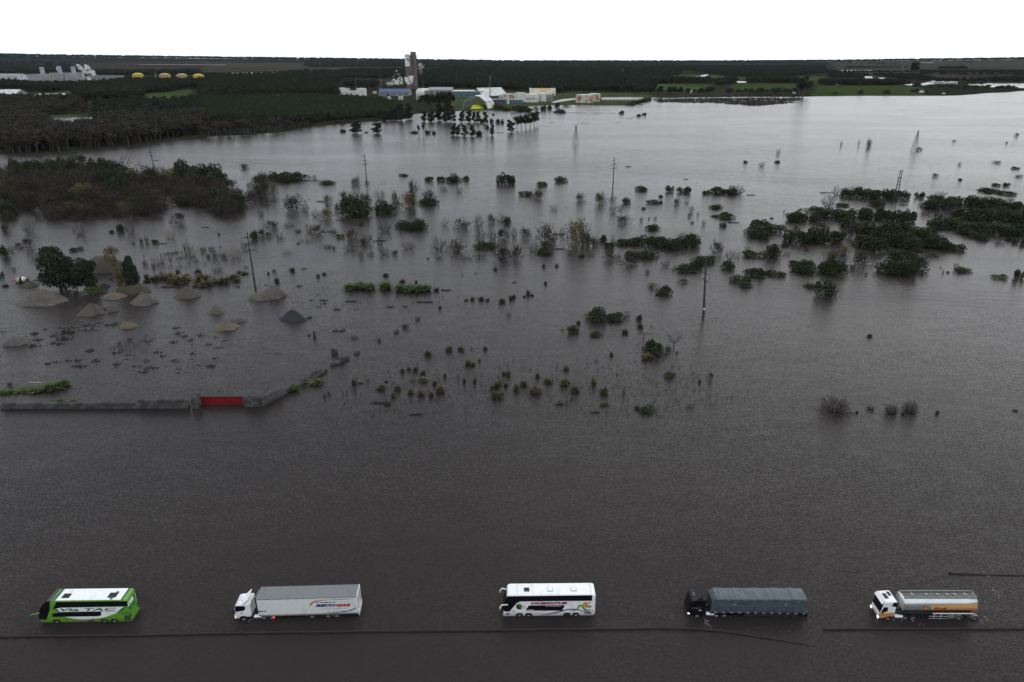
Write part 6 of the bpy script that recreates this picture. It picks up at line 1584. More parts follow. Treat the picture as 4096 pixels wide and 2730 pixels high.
# half-roofed arched store
s = Site('I', 132, 440, 392, 246); w, h, d = s.w, s.h, 46.0
r_ = empty('arched_store', (s.c.x, s.c.y, GZ0), math.radians(-14)); tag(r_, 'arched store with bare lattice ribs and white sheets on one slope', 'building')
A_ = [(-w / 2, 0), (-w * .42, h * .55), (-w * .2, h * .92), (0, h), (w * .2, h * .92), (w * .42, h * .55), (w / 2, 0)]
for i in range(7):
    y = d * i / 6; mb = MB()
    for (x0, z0), (x1, z1) in zip(A_[:-1], A_[1:]):
        mb.tube((x0, y, z0), (x1, y, z1), 0.6, 0.6, 4)
        mb.tube((x0 * .94, y, z0 * .94), (x1 * .94, y, z1 * .94), 0.4, 0.4, 4)
    mb.build('rib', M['sheetgrey'], r_)
for x, z in A_[1:-1]: MB().tube((x, 0, z), (x, d, z), 0.45, 0.45, 4).build('purlin', M['sheetgrey'], r_)
for k in range(6):
    x, z = [(A_[0][0] * (1 - t) + A_[1][0] * t, A_[1][1] * t) for t in (0.2, 0.4, 0.6, 0.8, 0.9, 0.95)][k]
    MB().tube((x, 0, z), (x, d, z), 0.3, 0.3, 4).build('purlin', M['sheetgrey'], r_)
for (x0, z0), (x1, z1) in zip(A_[3:-1], A_[4:]):
    MB().add([(x0, -1, z0 + .7), (x1 + .4, -1, z1 + .7), (x1 + .4, d, z1 + .7), (x0, d, z0 + .7), (x0, -1, z0 + 1), (x1 + .4, -1, z1 + 1), (x1 + .4, d, z1 + 1), (x0, d, z0 + 1)],
             [(0, 1, 2, 3), (4, 7, 6, 5), (0, 4, 5, 1), (1, 5, 6, 2), (2, 6, 7, 3), (3, 7, 4, 0)]).build('roof_sheet', M['sheetwhite'], r_)
MB().add([(A_[2][0], 8, A_[2][1] + .7), (0, 8, h + .7), (0, d, h + .7), (A_[2][0], d, A_[2][1] + .7), (A_[2][0], 8, A_[2][1] + 1), (0, 8, h + 1), (0, d, h + 1), (A_[2][0], d, A_[2][1] + 1)],
         [(0, 1, 2, 3), (4, 7, 6, 5), (0, 4, 5, 1), (1, 5, 6, 2), (2, 6, 7, 3), (3, 7, 4, 0)]).build('roof_sheet', M['sheetgrey'], r_)
s = Site('I', 212, 402, 388, 337)
v, f = dome(77, 24, 7, 0.6, 0.8, 0.05)
o = link('covered_heap', mesh('covered_heap', [(a * s.w / 2, b_ * 9, c * s.h * 0.82) for a, b_, c in v], f, M['limeheap'], None, True), None, (s.c.x, s.c.y - 2, GZ0)); tag(o, 'bright yellow covered heap in front of the arched store', 'heap')
for (x0, x1, nn, lb) in ((215, 310, 9, 'row of timber posts in front of the yellow heap'), (338, 505, 14, 'row of timber posts below the arched store roof')):
    r_ = empty('retaining_fence', (0, 0, 0)); tag(r_, lb, 'fence')
    for k in range(nn):
        px = x0 + (x1 - x0) * k / (nn - 1); p = G(*src('I', px, 390 - (px - 215) * 0.035), GZ0); hh = 6 + er.uniform(-1, 1) if x0 > 300 else 4 + er.uniform(-1, 1)
        MB().box(p.x - 0.8, p.x + 0.8, p.y - 3.6, p.y - 3.0, 0, hh).build('post', M['timber'], r_)
# tanks by the water
tank('I', 606, 746, 280, 221, 'white tank with broad rust stains beside the barn', 'rust')
tank('I', 740, 873, 296, 208, 'plain white tank behind the lettered tank')
rt, R, hh = tank('I', 831, 1022, 316, 224, 'white tank lettered BUNGE at the water side')
o = letters('BUNGE', -R * 0.52, hh * 0.34, R * 0.5, hh * 0.60, M['blue'], 'lettering', rt, 0, 0, 0.01)
v = np.array([q.co[:] for q in o.data.vertices]); a = v[:, 0] / R
o.data.vertices.foreach_set('co', np.stack([np.sin(a) * R * 1.01, -np.cos(a) * R * 1.01, v[:, 2]], 1).ravel()); o.data.update()
MB().box(-R * 0.27, -R * 0.16, -R * 1.012, -R * 0.97, hh * 0.64, hh * 0.70).build('emblem', M['yellow'], rt)
tank('I', 1020, 1103, 308, 215, 'white tank at the right of the lettered tank')
tank('I', 1450, 1652, 324, 231, 'rust-streaked white tank on the dike', 'rust')
tank('I', 1592, 1733, 309, 218, 'pale tank half hidden behind the rust-streaked tank', 'rust')
tank('I', 650, 679, 338, 268, 'slim white upright vessel below the barn', 'tankwhite', 0.1)
hall('I', 915, 1212, 246, 160, 50, 'gabled shed with a stained yellowish roof behind the tanks', 'sheetwhite', 'rustroof', eave=0.28, doors=4)
hall('I', 1104, 1172, 300, 236, 20, 'grey box shed beside the tanks', 'sheetgrey', 'sheetgrey', 'F', doors=1)
hall('I', 680, 836, 330, 290, 16, 'low teal shed in front of the tanks', 'sheetteal', 'sheetgrey', 'F', doors=3)
hall('I', 500, 640, 352, 285, 18, 'open steel pipe rack below the barn', 'sheetdark', 'sheetgrey', 'F', doors=4)
for z, x, yb, yt, lb in (('N', 362, 545, 370, 'thin mast behind the pale tanks'), ('N', 648, 560, 355, 'thin mast behind the blue-roofed hall'), ('N', 620, 590, 455, 'short lamp mast in front of the blue-roofed hall'),
                         ('I', 914, 240, 112, 'thin mast behind the stained roof shed'), ('I', 1180, 320, 150, 'lamp mast beside the grey box shed'), ('N', 1128, 510, 432, 'bent vent pipe above the lower grey hall')):
    s = Site(z, x - 1, x + 1, yb, yt); o = MB().tube((0, 0, 0), (0, 0, s.h), 0.5, 0.3, 6).tube((0, 0, s.h), (1.5, 0, s.h + .3), 0.3, 0.3, 5).build('mast', M['sheetgrey'], None, (s.c.x, s.c.y, GZ0)); tag(o, lb, 'mast')
# dike fences in the water beyond the tanks
for (xa, ya, xb, yb_, nn, lb) in ((1740, 298, 2225, 292, 34, 'post fence along the flooded dike top'), (1660, 352, 2100, 356, 30, 'post fence along the lower dike side')):
    r_ = empty('post_fence', (0, 0, 0)); tag(r_, lb, 'fence')
    for k in range(nn):
        p = G(*src('I', xa + (xb - xa) * k / (nn - 1), ya + (yb_ - ya) * k / (nn - 1)), 0.5); MB().box(p.x - .45, p.x + .45, p.y - .3, p.y + .3, -0.5, 4.0 + er.uniform(-.8, .8)).build('post', M['timber'], r_)
# -- power station
hall('L', 340, 600, 478, 342, 60, 'pale mauve turbine hall of the power station', 'pinkwall', 'sheetgrey', 'F', doors=0)
def stack(xb, yb, yt, wd, label):
    s = Site('L', xb - wd / 2, xb + wd / 2, yb, yt)
    r_ = empty('power_station_stack', (s.c.x, s.c.y - 8, GZ0)); tag(r_, label, 'chimney', None)
    MB().lathe([(s.w / 2, 0), (s.w / 2, s.h)], n=20).build('shaft', M['pinkwall'], r_, smooth=True)
    for q in (0.6, 0.9): MB().lathe([(s.w / 2 + 0.8, 0), (s.w / 2 + 0.8, 1.6)], (0, 0, s.h * q), 20).build('gallery', M['sheetgrey'], r_)
    return s
stack(548, 484, 256, 44, 'pale power station chimney beside the mauve turbine hall')
stack(748, 486, 246, 42, 'power station chimney between the two ribbed boiler blocks')
stack(905, 486, 251, 44, 'power station chimney beside the white steam cloud')
for x0, x1, lb in ((604, 722, 'ribbed boiler block beside the mauve turbine hall'), (772, 872, 'ribbed boiler block between the two rear chimneys')):
    r_, s = hall('L', x0, x1, 478, 320, 45, lb, 'sheetgrey', 'sheetdark', 'F', doors=0, name='boiler_block')
    for k in range(9): MB().box(-s.w / 2 + s.w * k / 8 - .8, -s.w / 2 + s.w * k / 8 + .8, -1.5, -0.05, 0, s.h * 0.97).build('column', M['sheetwhite'], r_)
hall('L', 945, 1012, 470, 375, 25, 'white annex at the foot of the last chimney', 'sheetwhite', 'sheetwhite', 'F', doors=2)
for k in range(7):
    hall('L', 1006 + k * 58, 1060 + k * 58, 420, 358, 20, 'grey cooling unit in the row beside the yellow tanks', 'sheetgrey', 'sheetwhite', 'F', doors=1, name='cooling_unit', cat='cooling unit', group='row of cooling units by the power station')
hall('L', -60, 222, 440, 335, 60, 'long white shed left of the power station', 'sheetwhite', 'sheetgrey', eave=0.8, doors=4)
for x0, x1, yt, m, lb, bd in ((1505, 1627, 330, 'tankyellow', 'tall bright yellow tank with dark bands', 2), (1815, 1937, 333, 'tankcream', 'ochre domed tank beside the thin mast', 0), (2010, 2132, 337, 'tankcream', 'ochre domed tank between the ochre and the yellow tank', 0), (2200, 2322, 340, 'tankyellow', 'bright yellow domed tank at the end of the row', 0)):
    tank('L', x0, x1, 425, yt, lb, m, 0.4, None, bd)
s = Site('L', 1798, 1802, 425, 315); tag(MB().tube((0, 0, 0), (0, 0, s.h), 0.8, 0.5, 6).tube((0, 0, s.h), (2, 0, s.h + .3), 0.4, 0.4, 5).build('mast', M['sheetwhite'], None, (s.c.x, s.c.y, GZ0)), 'thin white mast beside the ochre tank', 'mast')
hall('L', -80, 192, 625, 518, 40, 'big white-roofed warehouse at the edge of the wood', 'sheetgrey', 'sheetwhite', eave=0.55, doors=3)
hall('L', 382, 725, 622, 566, 40, 'long white-roofed warehouse with a teal wall in the wood', 'sheetteal', 'sheetwhite', eave=0.5, doors=5)
hall('M', 790, 910, 622, 583, 14, 'pale flat-roofed house among the plantation trees', 'sheetgrey', 'sheetwhite', 'F', doors=2, name='house', cat='house')
hall('K', 530, 612, 350, 306, 20, 'green farm shed with a white roof on the far shore', 'sheetteal', 'sheetwhite', eave=0.5, doors=2, name='farm_shed', cat='shed')
hall('K', 690, 755, 345, 322, 12, 'low white farmhouse beside the green shed', 'sheetwhite', 'sheetwhite', eave=0.6, doors=2, name='house', cat='house')
hall('K', 1165, 1200, 492, 474, 8, 'tiny white hut on the far green bank', 'sheetwhite', 'sheetwhite', eave=0.6, doors=1, name='hut', cat='hut')
hall('K', 1425, 1448, 508, 498, 6, 'white kiosk at the water edge of the far bank', 'sheetwhite', 'sheetwhite', eave=0.6, doors=1, name='hut', cat='hut')
hall('K', 195, 245, 408, 396, 8, 'low white container beside the far green field', 'sheetwhite', 'sheetwhite', 'F', doors=1, name='container', cat='container')
# ------------------------------------------------------------------ woods
def tree_at(kind, g, w, h, place, zb=None, words=None):
    var = PROTO[kind]; lf, wd, both = var[prng.randrange(len(var))]
    nm, ct, wrd = KINDS[kind]
    o = empty(nm, (g.x, g.y, zb if zb is not None else 0.7), prng.uniform(0, 6.28)); o.scale = (w / 2, w / 2, h)
    link('crown', lf, o); link('trunk', wd, o)
    tag(o, None, ct); PLANTS.append((o, words or wrd, place, w, h)); return o
def trees(z, text, kind, place):
    for rec in text.split():
        x, y, w, h = map(float, rec.split(','))
        sx, sy = src(z, x, y); g = G(sx, sy); k = mpp(g.y); kz = ZOOM[z][2]
        tree_at(kind, g, w / kz * k, max(2.0, ZAT(g.y, sy - h / kz)), place, 0.0)
trees('I', '140,547,80,130 215,547,80,130 280,547,70,120 325,547,60,125 405,562,70,137', 'T', 'the tree row behind the flooded ditch')
trees('I', '45,697,80,130 95,697,60,120 165,702,90,122 260,707,75,127 485,697,65,127 690,657,95,135', 'T', 'the foremost flooded tree row')
trees('I', '435,697,50,115', 'Tbare', 'the foremost flooded tree row')
trees('I', '770,628,95,150 820,624,95,160 870,620,95,165 920,610,95,165 965,598,95,170 1000,580,60,160', 'Tround', 'the solid tree block in the lake')
trees('B', '905,77,112,112 1090,77,108,92', 'T', 'the pair of trees off the wood edge')
trees('B', '1460,92,34,92 1500,92,34,102', 'Tbare', 'the pair of bare trees in the lake')
trees('N', '700,872,110,120 790,868,110,140 880,872,120,200 960,852,110,180 1140,882,80,115 1220,887,110,135 1310,874,110,200 1400,892,120,220 1450,887,100,190', 'T', 'the factory shore')
trees('N', '1250,740,160,170 1380,742,180,190 1450,712,120,170 1120,702,110,120 1180,690,120,120 1330,690,140,150', 'Tround', 'the factory yard')
trees('K', '1088,290,125,150', 'Tround', 'the far farm')
trees('J', '1055,450,130,130 2040,540,170,240 2000,530,120,180', 'Tround', 'the far shore')
trees('A', '700,60,60,50', 'Tbare', 'the brown flooded thicket')
def in_poly(poly, n, rnd, mind=0.0):
    P = [tuple(q) for q in poly]; xs = [q[0] for q in P]; ys = [q[1] for q in P]
    out = []
    while len(out) < n:
        m_ = n * 3
        X = rnd.uniform(min(xs), max(xs), m_); Y = rnd.uniform(min(ys), max(ys), m_)
        k = inside(X, Y, P)
        out += list(zip(X[k], Y[k]))
    return out[:n]
fr = np.random.default_rng(17)
def scatter_things(z, pts, n, kind, w, h, place, words=None):
    for x, y in in_poly(Lw(z, pts), n, fr):
        q = fr.uniform(0.75, 1.25)
        pl_ = place
        if 'brown wood' in place or 'eastern front' in place: pl_ += ' facing the pole' if -330 < x < -200 else (' facing the islet pole' if x > -200 else ' facing the thicket')
        tree_at(kind, Vector((x, y, 0)), w * q, h * fr.uniform(0.8, 1.25), pl_, 0.3 if y < 1500 else 0.75, words)
# the flooded front of the wood, tree by tree
scatter_things('L', [(0, 1190), (500, 1185), (1100, 1140), (1500, 1105), (1900, 1060), (1900, 1105), (1500, 1150), (1100, 1190), (500, 1240), (0, 1250)], 95, 'Tbare', 9, 13, 'the flooded front of the brown wood')
scatter_things('M', [(0, 1010), (880, 960), (1180, 905), (1250, 930), (880, 1008), (0, 1075)], 60, 'Tbare', 9, 12, 'the eastern front of the flooded wood')
scatter_things('M', [(200, 980), (900, 940), (1200, 895), (1600, 870), (1700, 890), (1250, 930), (900, 980), (200, 1030)], 26, 'Tround', 9, 11, 'the eastern front of the flooded wood')
scatter_things('M', [(1250, 900), (1600, 860), (2100, 830), (2100, 862), (1600, 905), (1300, 925)], 30, 'Tround', 8, 8, 'the plantation shore')
scatter_things('M', [(300, 860), (700, 850), (1250, 860), (1900, 815), (1900, 845), (1250, 890), (700, 885), (300, 900)], 70, 'Tpine', 7, 9.5, 'the green plantation front')
scatter_things('J', [(60, 500), (1000, 515), (1000, 528), (60, 515)], 34, 'Tround', 13, 15, 'the hedge along the far shore')
scatter_things('J', [(1000, 515), (1980, 518), (1980, 532), (1000, 528)], 34, 'Tbare', 13, 14, 'the hedge along the far shore')
scatter_things('K', [(1260, 430), (1500, 425), (1960, 440), (1990, 460), (1700, 478), (1290, 450)], 26, 'Tround', 13, 8, 'the low grove on the far bank')
scatter_things('K', [(1640, 408), (2000, 415), (2000, 422), (1640, 418)], 9, 'Tbare', 10, 11, 'the flooded trees of the far bank')
scatter_things('K', [(2000, 455), (2320, 450), (2320, 464), (2010, 468)], 12, 'Tround', 14, 9, 'the low grove on the far bank')
for x, y, w, h in ((185, 515, 65, 32), (480, 512, 65, 45), (785, 510, 100, 50), (1110, 490, 100, 40), (1140, 428, 110, 55), (262, 512, 25, 12), (120, 512, 20, 14), (15, 512, 20, 14), (1240, 490, 40, 24)):
    sx, sy = src('K', x, y); put('L', sx, sy, w / 2.8695, h / 2.8695, 'the far green field')
# everything behind: masses nobody could count, one object each
CLEAR = [tuple(q) for q in Lw('s', [(190, 470), (390, 468), (392, 525), (330, 535), (240, 535), (200, 520)])]     # open water in the wood
def wood(name, spots, kind, w, h, label, lowz=0.6):
    """spots: array of x, y; grown from one tree's crown and trunk"""
    if len(spots) == 0: return
    spots = spots[~inside(spots[:, 0], spots[:, 1], CLEAR)]
    X, Y = spots[:, 0], spots[:, 1]; Z = ground_z(X, Y) - 0.2
    me = bpy.data.meshes.new(name); me.from_pydata(np.stack([X, Y, Z], 1).tolist(), [], [])
    o = link(name, me); tag(o, label, None, None, 'stuff')
    ng = bpy.data.node_groups.new(name, 'GeometryNodeTree')
    ng.interface.new_socket('Geometry', in_out='INPUT', socket_type='NodeSocketGeometry')
    ng.interface.new_socket('Geometry', in_out='OUTPUT', socket_type='NodeSocketGeometry')
    N, Lk = ng.nodes, ng.links
    gi, go = N.new('NodeGroupInput'), N.new('NodeGroupOutput')
    jn = N.new('GeometryNodeJoinGeometry')
    src_objs = [q for q in bpy.data.objects if q.name.startswith(KINDS[kind][0]) and q.parent is None and q.children][:4]
    for i, so in enumerate(src_objs):
        join1 = N.new('GeometryNodeJoinGeometry')
        for ch in so.children:
            oi = N.new('GeometryNodeObjectInfo'); oi.inputs['Object'].default_value = ch; oi.transform_space = 'ORIGINAL'
            Lk.new(oi.outputs['Geometry'], join1.inputs[0])
        ip = N.new('GeometryNodeInstanceOnPoints')
        Lk.new(gi.outputs[0], ip.inputs['Points']); Lk.new(join1.outputs[0], ip.inputs['Instance'])
        ri = N.new('FunctionNodeRandomValue'); ri.data_type = 'INT'; ri.inputs[4].default_value = 0; ri.inputs[5].default_value = len(src_objs) - 1; ri.inputs['Seed'].default_value = 3
        cm = N.new('FunctionNodeCompare'); cm.data_type = 'INT'; cm.operation = 'EQUAL'; cm.inputs[3].default_value = i
        Lk.new(ri.outputs[2], cm.inputs[2]); Lk.new(cm.outputs[0], ip.inputs['Selection'])
        rr_ = N.new('FunctionNodeRandomValue'); rr_.data_type = 'FLOAT'; rr_.inputs[2].default_value = 0; rr_.inputs[3].default_value = 6.28; rr_.inputs['Seed'].default_value = 8
        cx = N.new('ShaderNodeCombineXYZ'); Lk.new(rr_.outputs[1], cx.inputs[2]); Lk.new(cx.outputs[0], ip.inputs['Rotation'])
        rs = N.new('FunctionNodeRandomValue'); rs.data_type = 'FLOAT_VECTOR'; rs.inputs[0].default_value = (w / 2 * .75, w / 2 * .75, h * .72); rs.inputs[1].default_value = (w / 2 * 1.25, w / 2 * 1.25, h * 1.3)
        Lk.new(rs.outputs[0], ip.inputs['Scale'])
        Lk.new(ip.outputs[0], jn.inputs[0])
    Lk.new(jn.outputs[0], go.inputs[0])
    md = o.modifiers.new('grow', 'NODES'); md.node_group = ng
def area(z, pts, n):
    P = in_poly([src(z, *q) for q in pts], n, fr)          # as many per patch of view, so near and far stands close up alike
    return np.array([tuple(G(a, b_, 0.8).xy) for a, b_ in P])
wood('brown_wood', np.concatenate([area('L', [(-200, 640), (0, 640), (700, 650), (1000, 700), (1000, 800), (560, 810), (560, 905), (1060, 905), (1500, 880), (2353, 840), (2353, 1030), (1500, 1110), (1100, 1150), (500, 1195), (-200, 1215)], 2600)]), 'Tbare', 9.5, 12.5, 'brown half-bare flooded wood in one mass')
wood('green_wood', np.concatenate([area('L', [(-200, 900), (600, 910), (1500, 890), (2300, 850), (2300, 1020), (1500, 1080), (800, 1130), (-200, 1180)], 900), area('L', [(1100, 690), (2353, 660), (2353, 860), (1500, 890), (1100, 850)], 800),
     area('L', [(-100, 630), (900, 640), (1000, 690), (560, 800), (-100, 900)], 500)]), 'Tround', 10, 12, 'darker leafy trees mixed into the flooded wood')
wood('tree_plantation', np.concatenate([area('M', [(-100, 640), (600, 610), (1300, 600), (2000, 640), (2300, 700), (2300, 830), (1900, 840), (1250, 890), (700, 880), (-100, 900)], 4200)]), 'Tpine', 7.0, 9.5, 'even green tree plantation in one mass')
wood('dark_wood', np.concatenate([area('L', [(-300, 420), (350, 470), (950, 475), (1450, 415), (2353, 400), (2353, 500), (2180, 505), (1930, 545), (1640, 560), (1640, 640), (1000, 640), (850, 600), (830, 525), (600, 545), (360, 545), (180, 510), (-300, 505)], 3200),
     area('M', [(0, 350), (600, 350), (1200, 300), (1700, 300), (1640, 420), (1580, 500), (1600, 590), (1300, 600), (600, 610), (0, 640)], 2800),
     area('N', [(240, 290), (950, 280), (950, 390), (240, 396)], 1500), area('N', [(240, 450), (620, 455), (620, 500), (240, 495)], 120)]), 'Tround', 14, 15, 'dark wood around the works and the power station in one mass')
wood('distant_wood', np.concatenate([area('N', [(1060, 300), (1700, 250), (2700, 250), (3400, 285), (3400, 330), (2900, 390), (2353, 430), (2220, 500), (1480, 500), (1060, 480)], 5200),
     area('J', [(0, 150), (650, 150), (650, 290), (480, 320), (480, 385), (0, 420)], 2600), area('I', [(0, 0), (2353, 0), (2353, 90), (1500, 110), (1450, 200), (1200, 215), (0, 150)], 3000), area('I', [(1500, 110), (2353, 140), (2353, 205), (1480, 205)], 420), area('K', [(240, 160), (900, 175), (900, 190), (240, 180)], 120), area('K', [(250, 262), (2500, 262), (2500, 268), (250, 268)], 200), area('K', [(1150, 285), (2500, 290), (2500, 300), (1150, 295)], 90), area('K', [(300, 205), (1030, 205), (1030, 212), (300, 212)], 130), area('K', [(1330, 370), (2500, 372), (2500, 380), (1330, 380)], 110), area('J', [(160, 340), (480, 345), (740, 360), (990, 360), (990, 392), (160, 388)], 420), area('J', [(650, 190), (2300, 190), (2300, 268), (2050, 300), (1250, 320), (960, 280), (660, 240)], 4200),
     area('J', [(1110, 360), (1270, 340), (1280, 385), (1130, 420)], 160), area('J', [(1400, 350), (1960, 340), (1990, 388), (1400, 385)], 520),
     area('K', [(240, 268), (560, 300), (560, 345), (100, 340), (100, 300)], 220), area('K', [(0, 385), (960, 395), (1040, 410), (0, 412)], 380), area('K', [(610, 300), (1150, 300), (1330, 370), (830, 345)], 260),
     area('K', [(1150, 255), (2500, 255), (2500, 272), (1150, 270)], 300), area('K', [(1370, 205), (1700, 200), (1700, 230), (1370, 225)], 260), area('K', [(0, 250), (220, 255), (240, 275), (0, 275)], 200), area('K', [(1930, 350), (2500, 340), (2500, 372), (1940, 362)], 160)]), 'Tround', 15, 15, 'distant dark woodland beyond the fields in one mass')
far = []
for (pts, n) in (([(-700, 240), (0, 242), (800, 243), (1700, 249), (2600, 252), (2600, 262), (1700, 264), (800, 258), (0, 262), (-700, 262)], 9000), ([(2500, 252), (3300, 250), (4096, 247), (4700, 246), (4700, 258), (4096, 259), (3300, 258), (2500, 262)], 5500),
                 ([(-300, 262), (330, 266), (330, 292), (-300, 300)], 1300), ([(330, 292), (800, 286), (800, 300), (330, 305)], 500), ([(1220, 255), (2600, 258), (2600, 275), (1220, 272)], 2600)):
    W = [Vector((0, 0))] * 0
    far.append(area('s', pts, n))
F_ = np.concatenate(far); F_ = F_[F_[:, 1] < 15500]
wood('horizon_wood', F_, 'Tround', 40, 18, 'blue-dark woodland along the horizon in one mass')
cr_ = fr.uniform(-1, 1, 3000) * 13000; cy_ = CREST + fr.uniform(-900, 300, 3000)
wood('ridge_wood', np.stack([cr_, cy_], 1), 'Tround', 70, 34, 'farthest line of trees on the horizon')
# reeds and stubble in the shallows: uncountable
def stubble(name, spots, label, hgt, rad, m):
    p = PM(99); r = p.r
    for x, y in spots:
        for k in range(int(r.integers(1, 4))):
            dx, dy = r.normal(size=2) * 0.12; h = hgt * r.uniform(0.4, 1.3)
            p.tube((x + dx, y + dy, -0.1), (x + dx * 3 + r.normal() * .15, y + dy * 3, h), rad, rad * 0.6, 1)
    o = link(name, p.data(name, [M[m], M[m]])); tag(o, label, None, None, 'stuff')
stubble('reed_stubble', np.concatenate([area('G', [(0, 750), (800, 700), (1800, 850), (2000, 1150), (1400, 1280), (200, 1260)], 260), area('F', [(600, 900), (2353, 800), (2353, 1280), (1000, 1300), (600, 1150)], 150), area('F', [(200, 60), (2353, 160), (2353, 320), (300, 330)], 90)]), 'sparse drowned reed stalks around the tussocks', 0.7, 0.05, 'twigdark')
stubble('reed_bed', np.concatenate([area('A', [(1300, 950), (2200, 850), (2240, 1010), (1700, 1080), (1300, 1100)], 220), area('A', [(1300, 1150), (2200, 1120), (2200, 1240), (1340, 1240)], 160), area('E', [(950, 800), (1300, 820), (1300, 900), (980, 880)], 40)]), 'sparse drowned reed stalks behind the gravel yard', 1.0, 0.05, 'twig')
p = PM(5); r = p.r
for x, y in area('J', [(350, 560), (1000, 555), (2020, 548), (1950, 600), (1500, 640), (1100, 610), (600, 600), (380, 600)], 900):
    L_ = r.uniform(4, 30); c = np.array([[x + r.uniform(-.5, .5) * L_, y + r.normal() * 1.2, r.uniform(0, .5)] for _ in range(6)])
    p.cards(c, 2.4, 0, 2.0)
tag(link('reed_bank', p.data('reed_bank', [M['twig'], M['twig']])), 'brown half-drowned reed streaks off the far shore', None, None, 'stuff')
# ------------------------------------------------------------------ labels of the plants and heaps: what each is, how big, what it stands by
from collections import defaultdict
cells = defaultdict(list)
for o, words, place, w, h in PLANTS:
    a = h / max(w, 0.1)
    sz = 'tall ' if a > 1.0 else ('low ' if a < 0.42 else '')
    o['label'] = f'{sz}{words} near {place}' if not place.startswith('the edge') else f'{sz}{words} at {place}'
    cells[o['label']].append((o, w, h))
for lb, L_ in cells.items():
    if len(L_) >= 3:
        L_.sort(key=lambda q: -q[1] * q[2])
        if L_[0][1] * L_[0][2] > 1.15 * L_[1][1] * L_[1][2]: L_[0][0]['label'] = 'largest ' + lb; L_ = L_[1:]
        if L_[-1][1] * L_[-1][2] < 0.87 * L_[-2][1] * L_[-2][2]: L_[-1][0]['label'] = 'smallest ' + lb; L_ = L_[:-1]
    elif len(L_) == 2:
        L_.sort(key=lambda q: -q[1] * q[2])
        if L_[0][1] * L_[0][2] > 1.12 * L_[1][1] * L_[1][2]: L_[0][0]['label'] = 'larger ' + lb; L_[1][0]['label'] = 'smaller ' + lb; L_ = []
    if len(L_) > 1:
        for q in L_: w0 = lb.split(' near ')[0]; q[0]['group'] = (w0.replace('clump', 'clumps') if 'clump' in w0 else w0.replace('heap of', 'heaps of') if 'heap of' in w0 else w0 + ('es' if w0.endswith('sh') else 's')) + ' by ' + lb.split(' near ')[-1]
# ------------------------------------------------------------------ foam, steam and haze
M['foam'] = mat('foam', (0.26, 0.255, 0.25), 0.8)
def foam(z, pts, label, s=1.0):
    r = random.Random(len(pts)); mb = MB()
    for x, y, w in pts:
        g = G(*src(z, x, y)); W = w / ZOOM[z][2] * mpp(g.y)
        for k in range(4):
            cx, cy = g.x + r.uniform(-.5, .5) * W, g.y + r.uniform(-.5, .5) * W
            n = 7; q = W * r.uniform(0.08, 0.22)
            pr = [(cx + q * r.uniform(.5, 1.3) * math.cos(6.28 * i / n), cy + 0.7 * q * r.uniform(.5, 1.3) * math.sin(6.28 * i / n)) for i in range(n)]
            mb.slab(pr, -0.02, 0.012 + 0.004 * k)
    tag(mb.build('foam', M['foam']), label, None, None, 'stuff')
foam('v5', [(1870, 187, 40), (1900, 240, 16), (1935, 290, 16), (1945, 345, 24), (1950, 378, 40), (1990, 400, 30), (1985, 430, 32), (2020, 460, 26), (2120, 530, 14), (2240, 635, 14), (2245, 675, 14)], 'broken line of white foam behind the tanker')
foam('v5', [(850, 790, 40), (940, 830, 34), (1000, 855, 22), (1790, 800, 40), (1830, 745, 30), (1860, 770, 30), (1900, 790, 24), (700, 790, 30), (590, 775, 30), (1830, 610, 40), (1930, 622, 30)], 'ragged wash around the tanker wheels')
foam('v2', [(500, 600, 34), (485, 625, 36), (530, 600, 20), (420, 612, 18)], 'white splash behind the front wheel of the lettered semi-trailer')
foam('v4', [(725, 565, 26), (790, 552, 16), (590, 620, 50), (600, 660, 50), (640, 700, 40), (900, 570, 20)], 'wash trailing from the black truck')
def volmat(name, dens, col, noise=None):
    m = bpy.data.materials.new(name); m.use_nodes = True; nt = m.node_tree
    for n in list(nt.nodes): nt.nodes.remove(n)
    out = nt.nodes.new('ShaderNodeOutputMaterial'); v = nt.nodes.new('ShaderNodeVolumePrincipled')
    v.inputs['Color'].default_value = (*col, 1); v.inputs['Density'].default_value = dens; v.inputs['Anisotropy'].default_value = 0.0
    nt.links.new(v.outputs[0], out.inputs['Volume'])
    if noise:
        tc = nt.nodes.new('ShaderNodeTexCoord'); nz = nt.nodes.new('ShaderNodeTexNoise'); nz.inputs['Scale'].default_value = noise; nz.inputs['Detail'].default_value = 4
        nt.links.new(tc.outputs['Object'], nz.inputs['Vector'])
        mr = nt.nodes.new('ShaderNodeMapRange'); mr.inputs[1].default_value = 0.42; mr.inputs[2].default_value = 0.62; mr.inputs[3].default_value = 0; mr.inputs[4].default_value = dens
        nt.links.new(nz.outputs['Fac'], mr.inputs[0]); nt.links.new(mr.outputs[0], v.inputs['Density'])
    return m
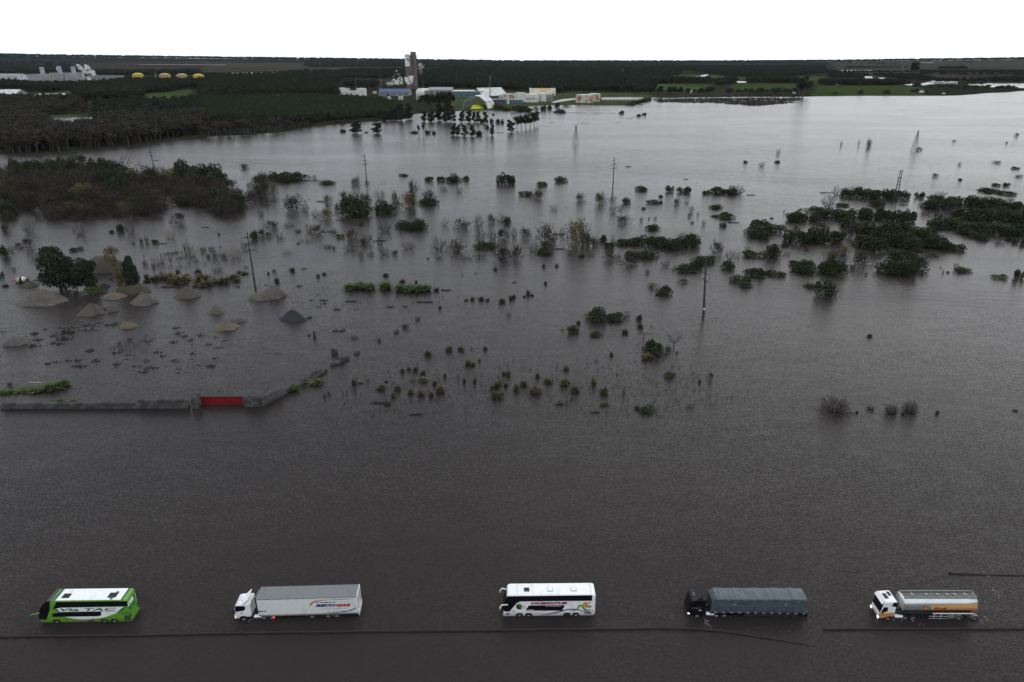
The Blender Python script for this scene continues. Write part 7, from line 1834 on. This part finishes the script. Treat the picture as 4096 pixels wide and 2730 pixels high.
def plume(name, z, puffs, Y, label, dens, scale):
    """billows at forward distance Y"""
    bm = bmesh.new()
    pr_ = random.Random(len(puffs) * 7 + int(Y))
    for x, y, w in puffs:
        sx, sy = src(z, x, y); zz = ZAT(Y, sy); R = w / ZOOM[z][2] * mpp(Y) / 2
        X = (sx - CX) / FPX * (Y * math.cos(PITCH) + (CAM_H - zz) * math.sin(PITCH))
        for j in range(3):
            off = Vector((pr_.uniform(-.6, .6), pr_.uniform(-.6, .6), pr_.uniform(-.45, .45))) * R
            bmesh.ops.create_icosphere(bm, subdivisions=3, radius=R * pr_.uniform(.5, .95), matrix=Matrix.Translation(Vector((X, Y, zz)) + off))
    from mathutils import noise as _nz
    for v in bm.verts: v.co += Vector((_nz.noise(v.co * 0.16), _nz.noise(v.co * 0.16 + Vector((31, 0, 0))), _nz.noise(v.co * 0.16 + Vector((0, 47, 0))))) * 4.5
    me = bpy.data.meshes.new(name); bm.to_mesh(me); bm.free()
    me.materials.append(volmat(name, dens, (0.97, 0.96, 0.94), scale))
    tag(link(name, me), label, None, None, 'stuff')
plume('steam_plume', 'N', [(705, 455, 24), (740, 445, 40), (785, 430, 60), (830, 425, 75), (880, 420, 80), (930, 410, 80), (975, 400, 80), (990, 370, 50), (800, 395, 40), (795, 370, 30)], 1880, 'white steam plume drifting in front of the tower', 0.5, 0.13)
plume('steam_plume', 'N', [(815, 340, 34), (825, 310, 32), (855, 350, 30), (870, 385, 40)], 1880, 'small detached puff of steam left of the tower', 0.25, 0.13)
plume('steam_plume', 'N', [(1080, 230, 60), (1100, 270, 70), (1095, 310, 50), (1130, 250, 40)], 2080, 'thin steam drifting right of the tower', 0.07, 0.08)
plume('steam_plume', 'L', [(935, 340, 50), (960, 300, 70), (1000, 300, 80), (930, 260, 50), (900, 245, 40), (990, 255, 50), (1040, 310, 70), (1060, 330, 50), (960, 340, 60)], 2480, 'white steam cloud rising beside the last power station chimney', 0.4, 0.10)
plume('steam_plume', 'L', [(668, 270, 26), (660, 280, 20), (835, 277, 30), (850, 272, 24)], 2480, 'small steam wisp between the power station chimneys', 0.3, 0.09)
hz = MB().box(-14500, 14500, -320, 15900, -4.0, 236).build('haze', volmat('thin_moist_air', HAZE_D, HAZE_C))
tag(hz, 'thin haze over the flood plain', None, None, 'stuff')
print('tris', sum(len(me.polygons) for me in bpy.data.meshes), 'objects', len(bpy.data.objects))
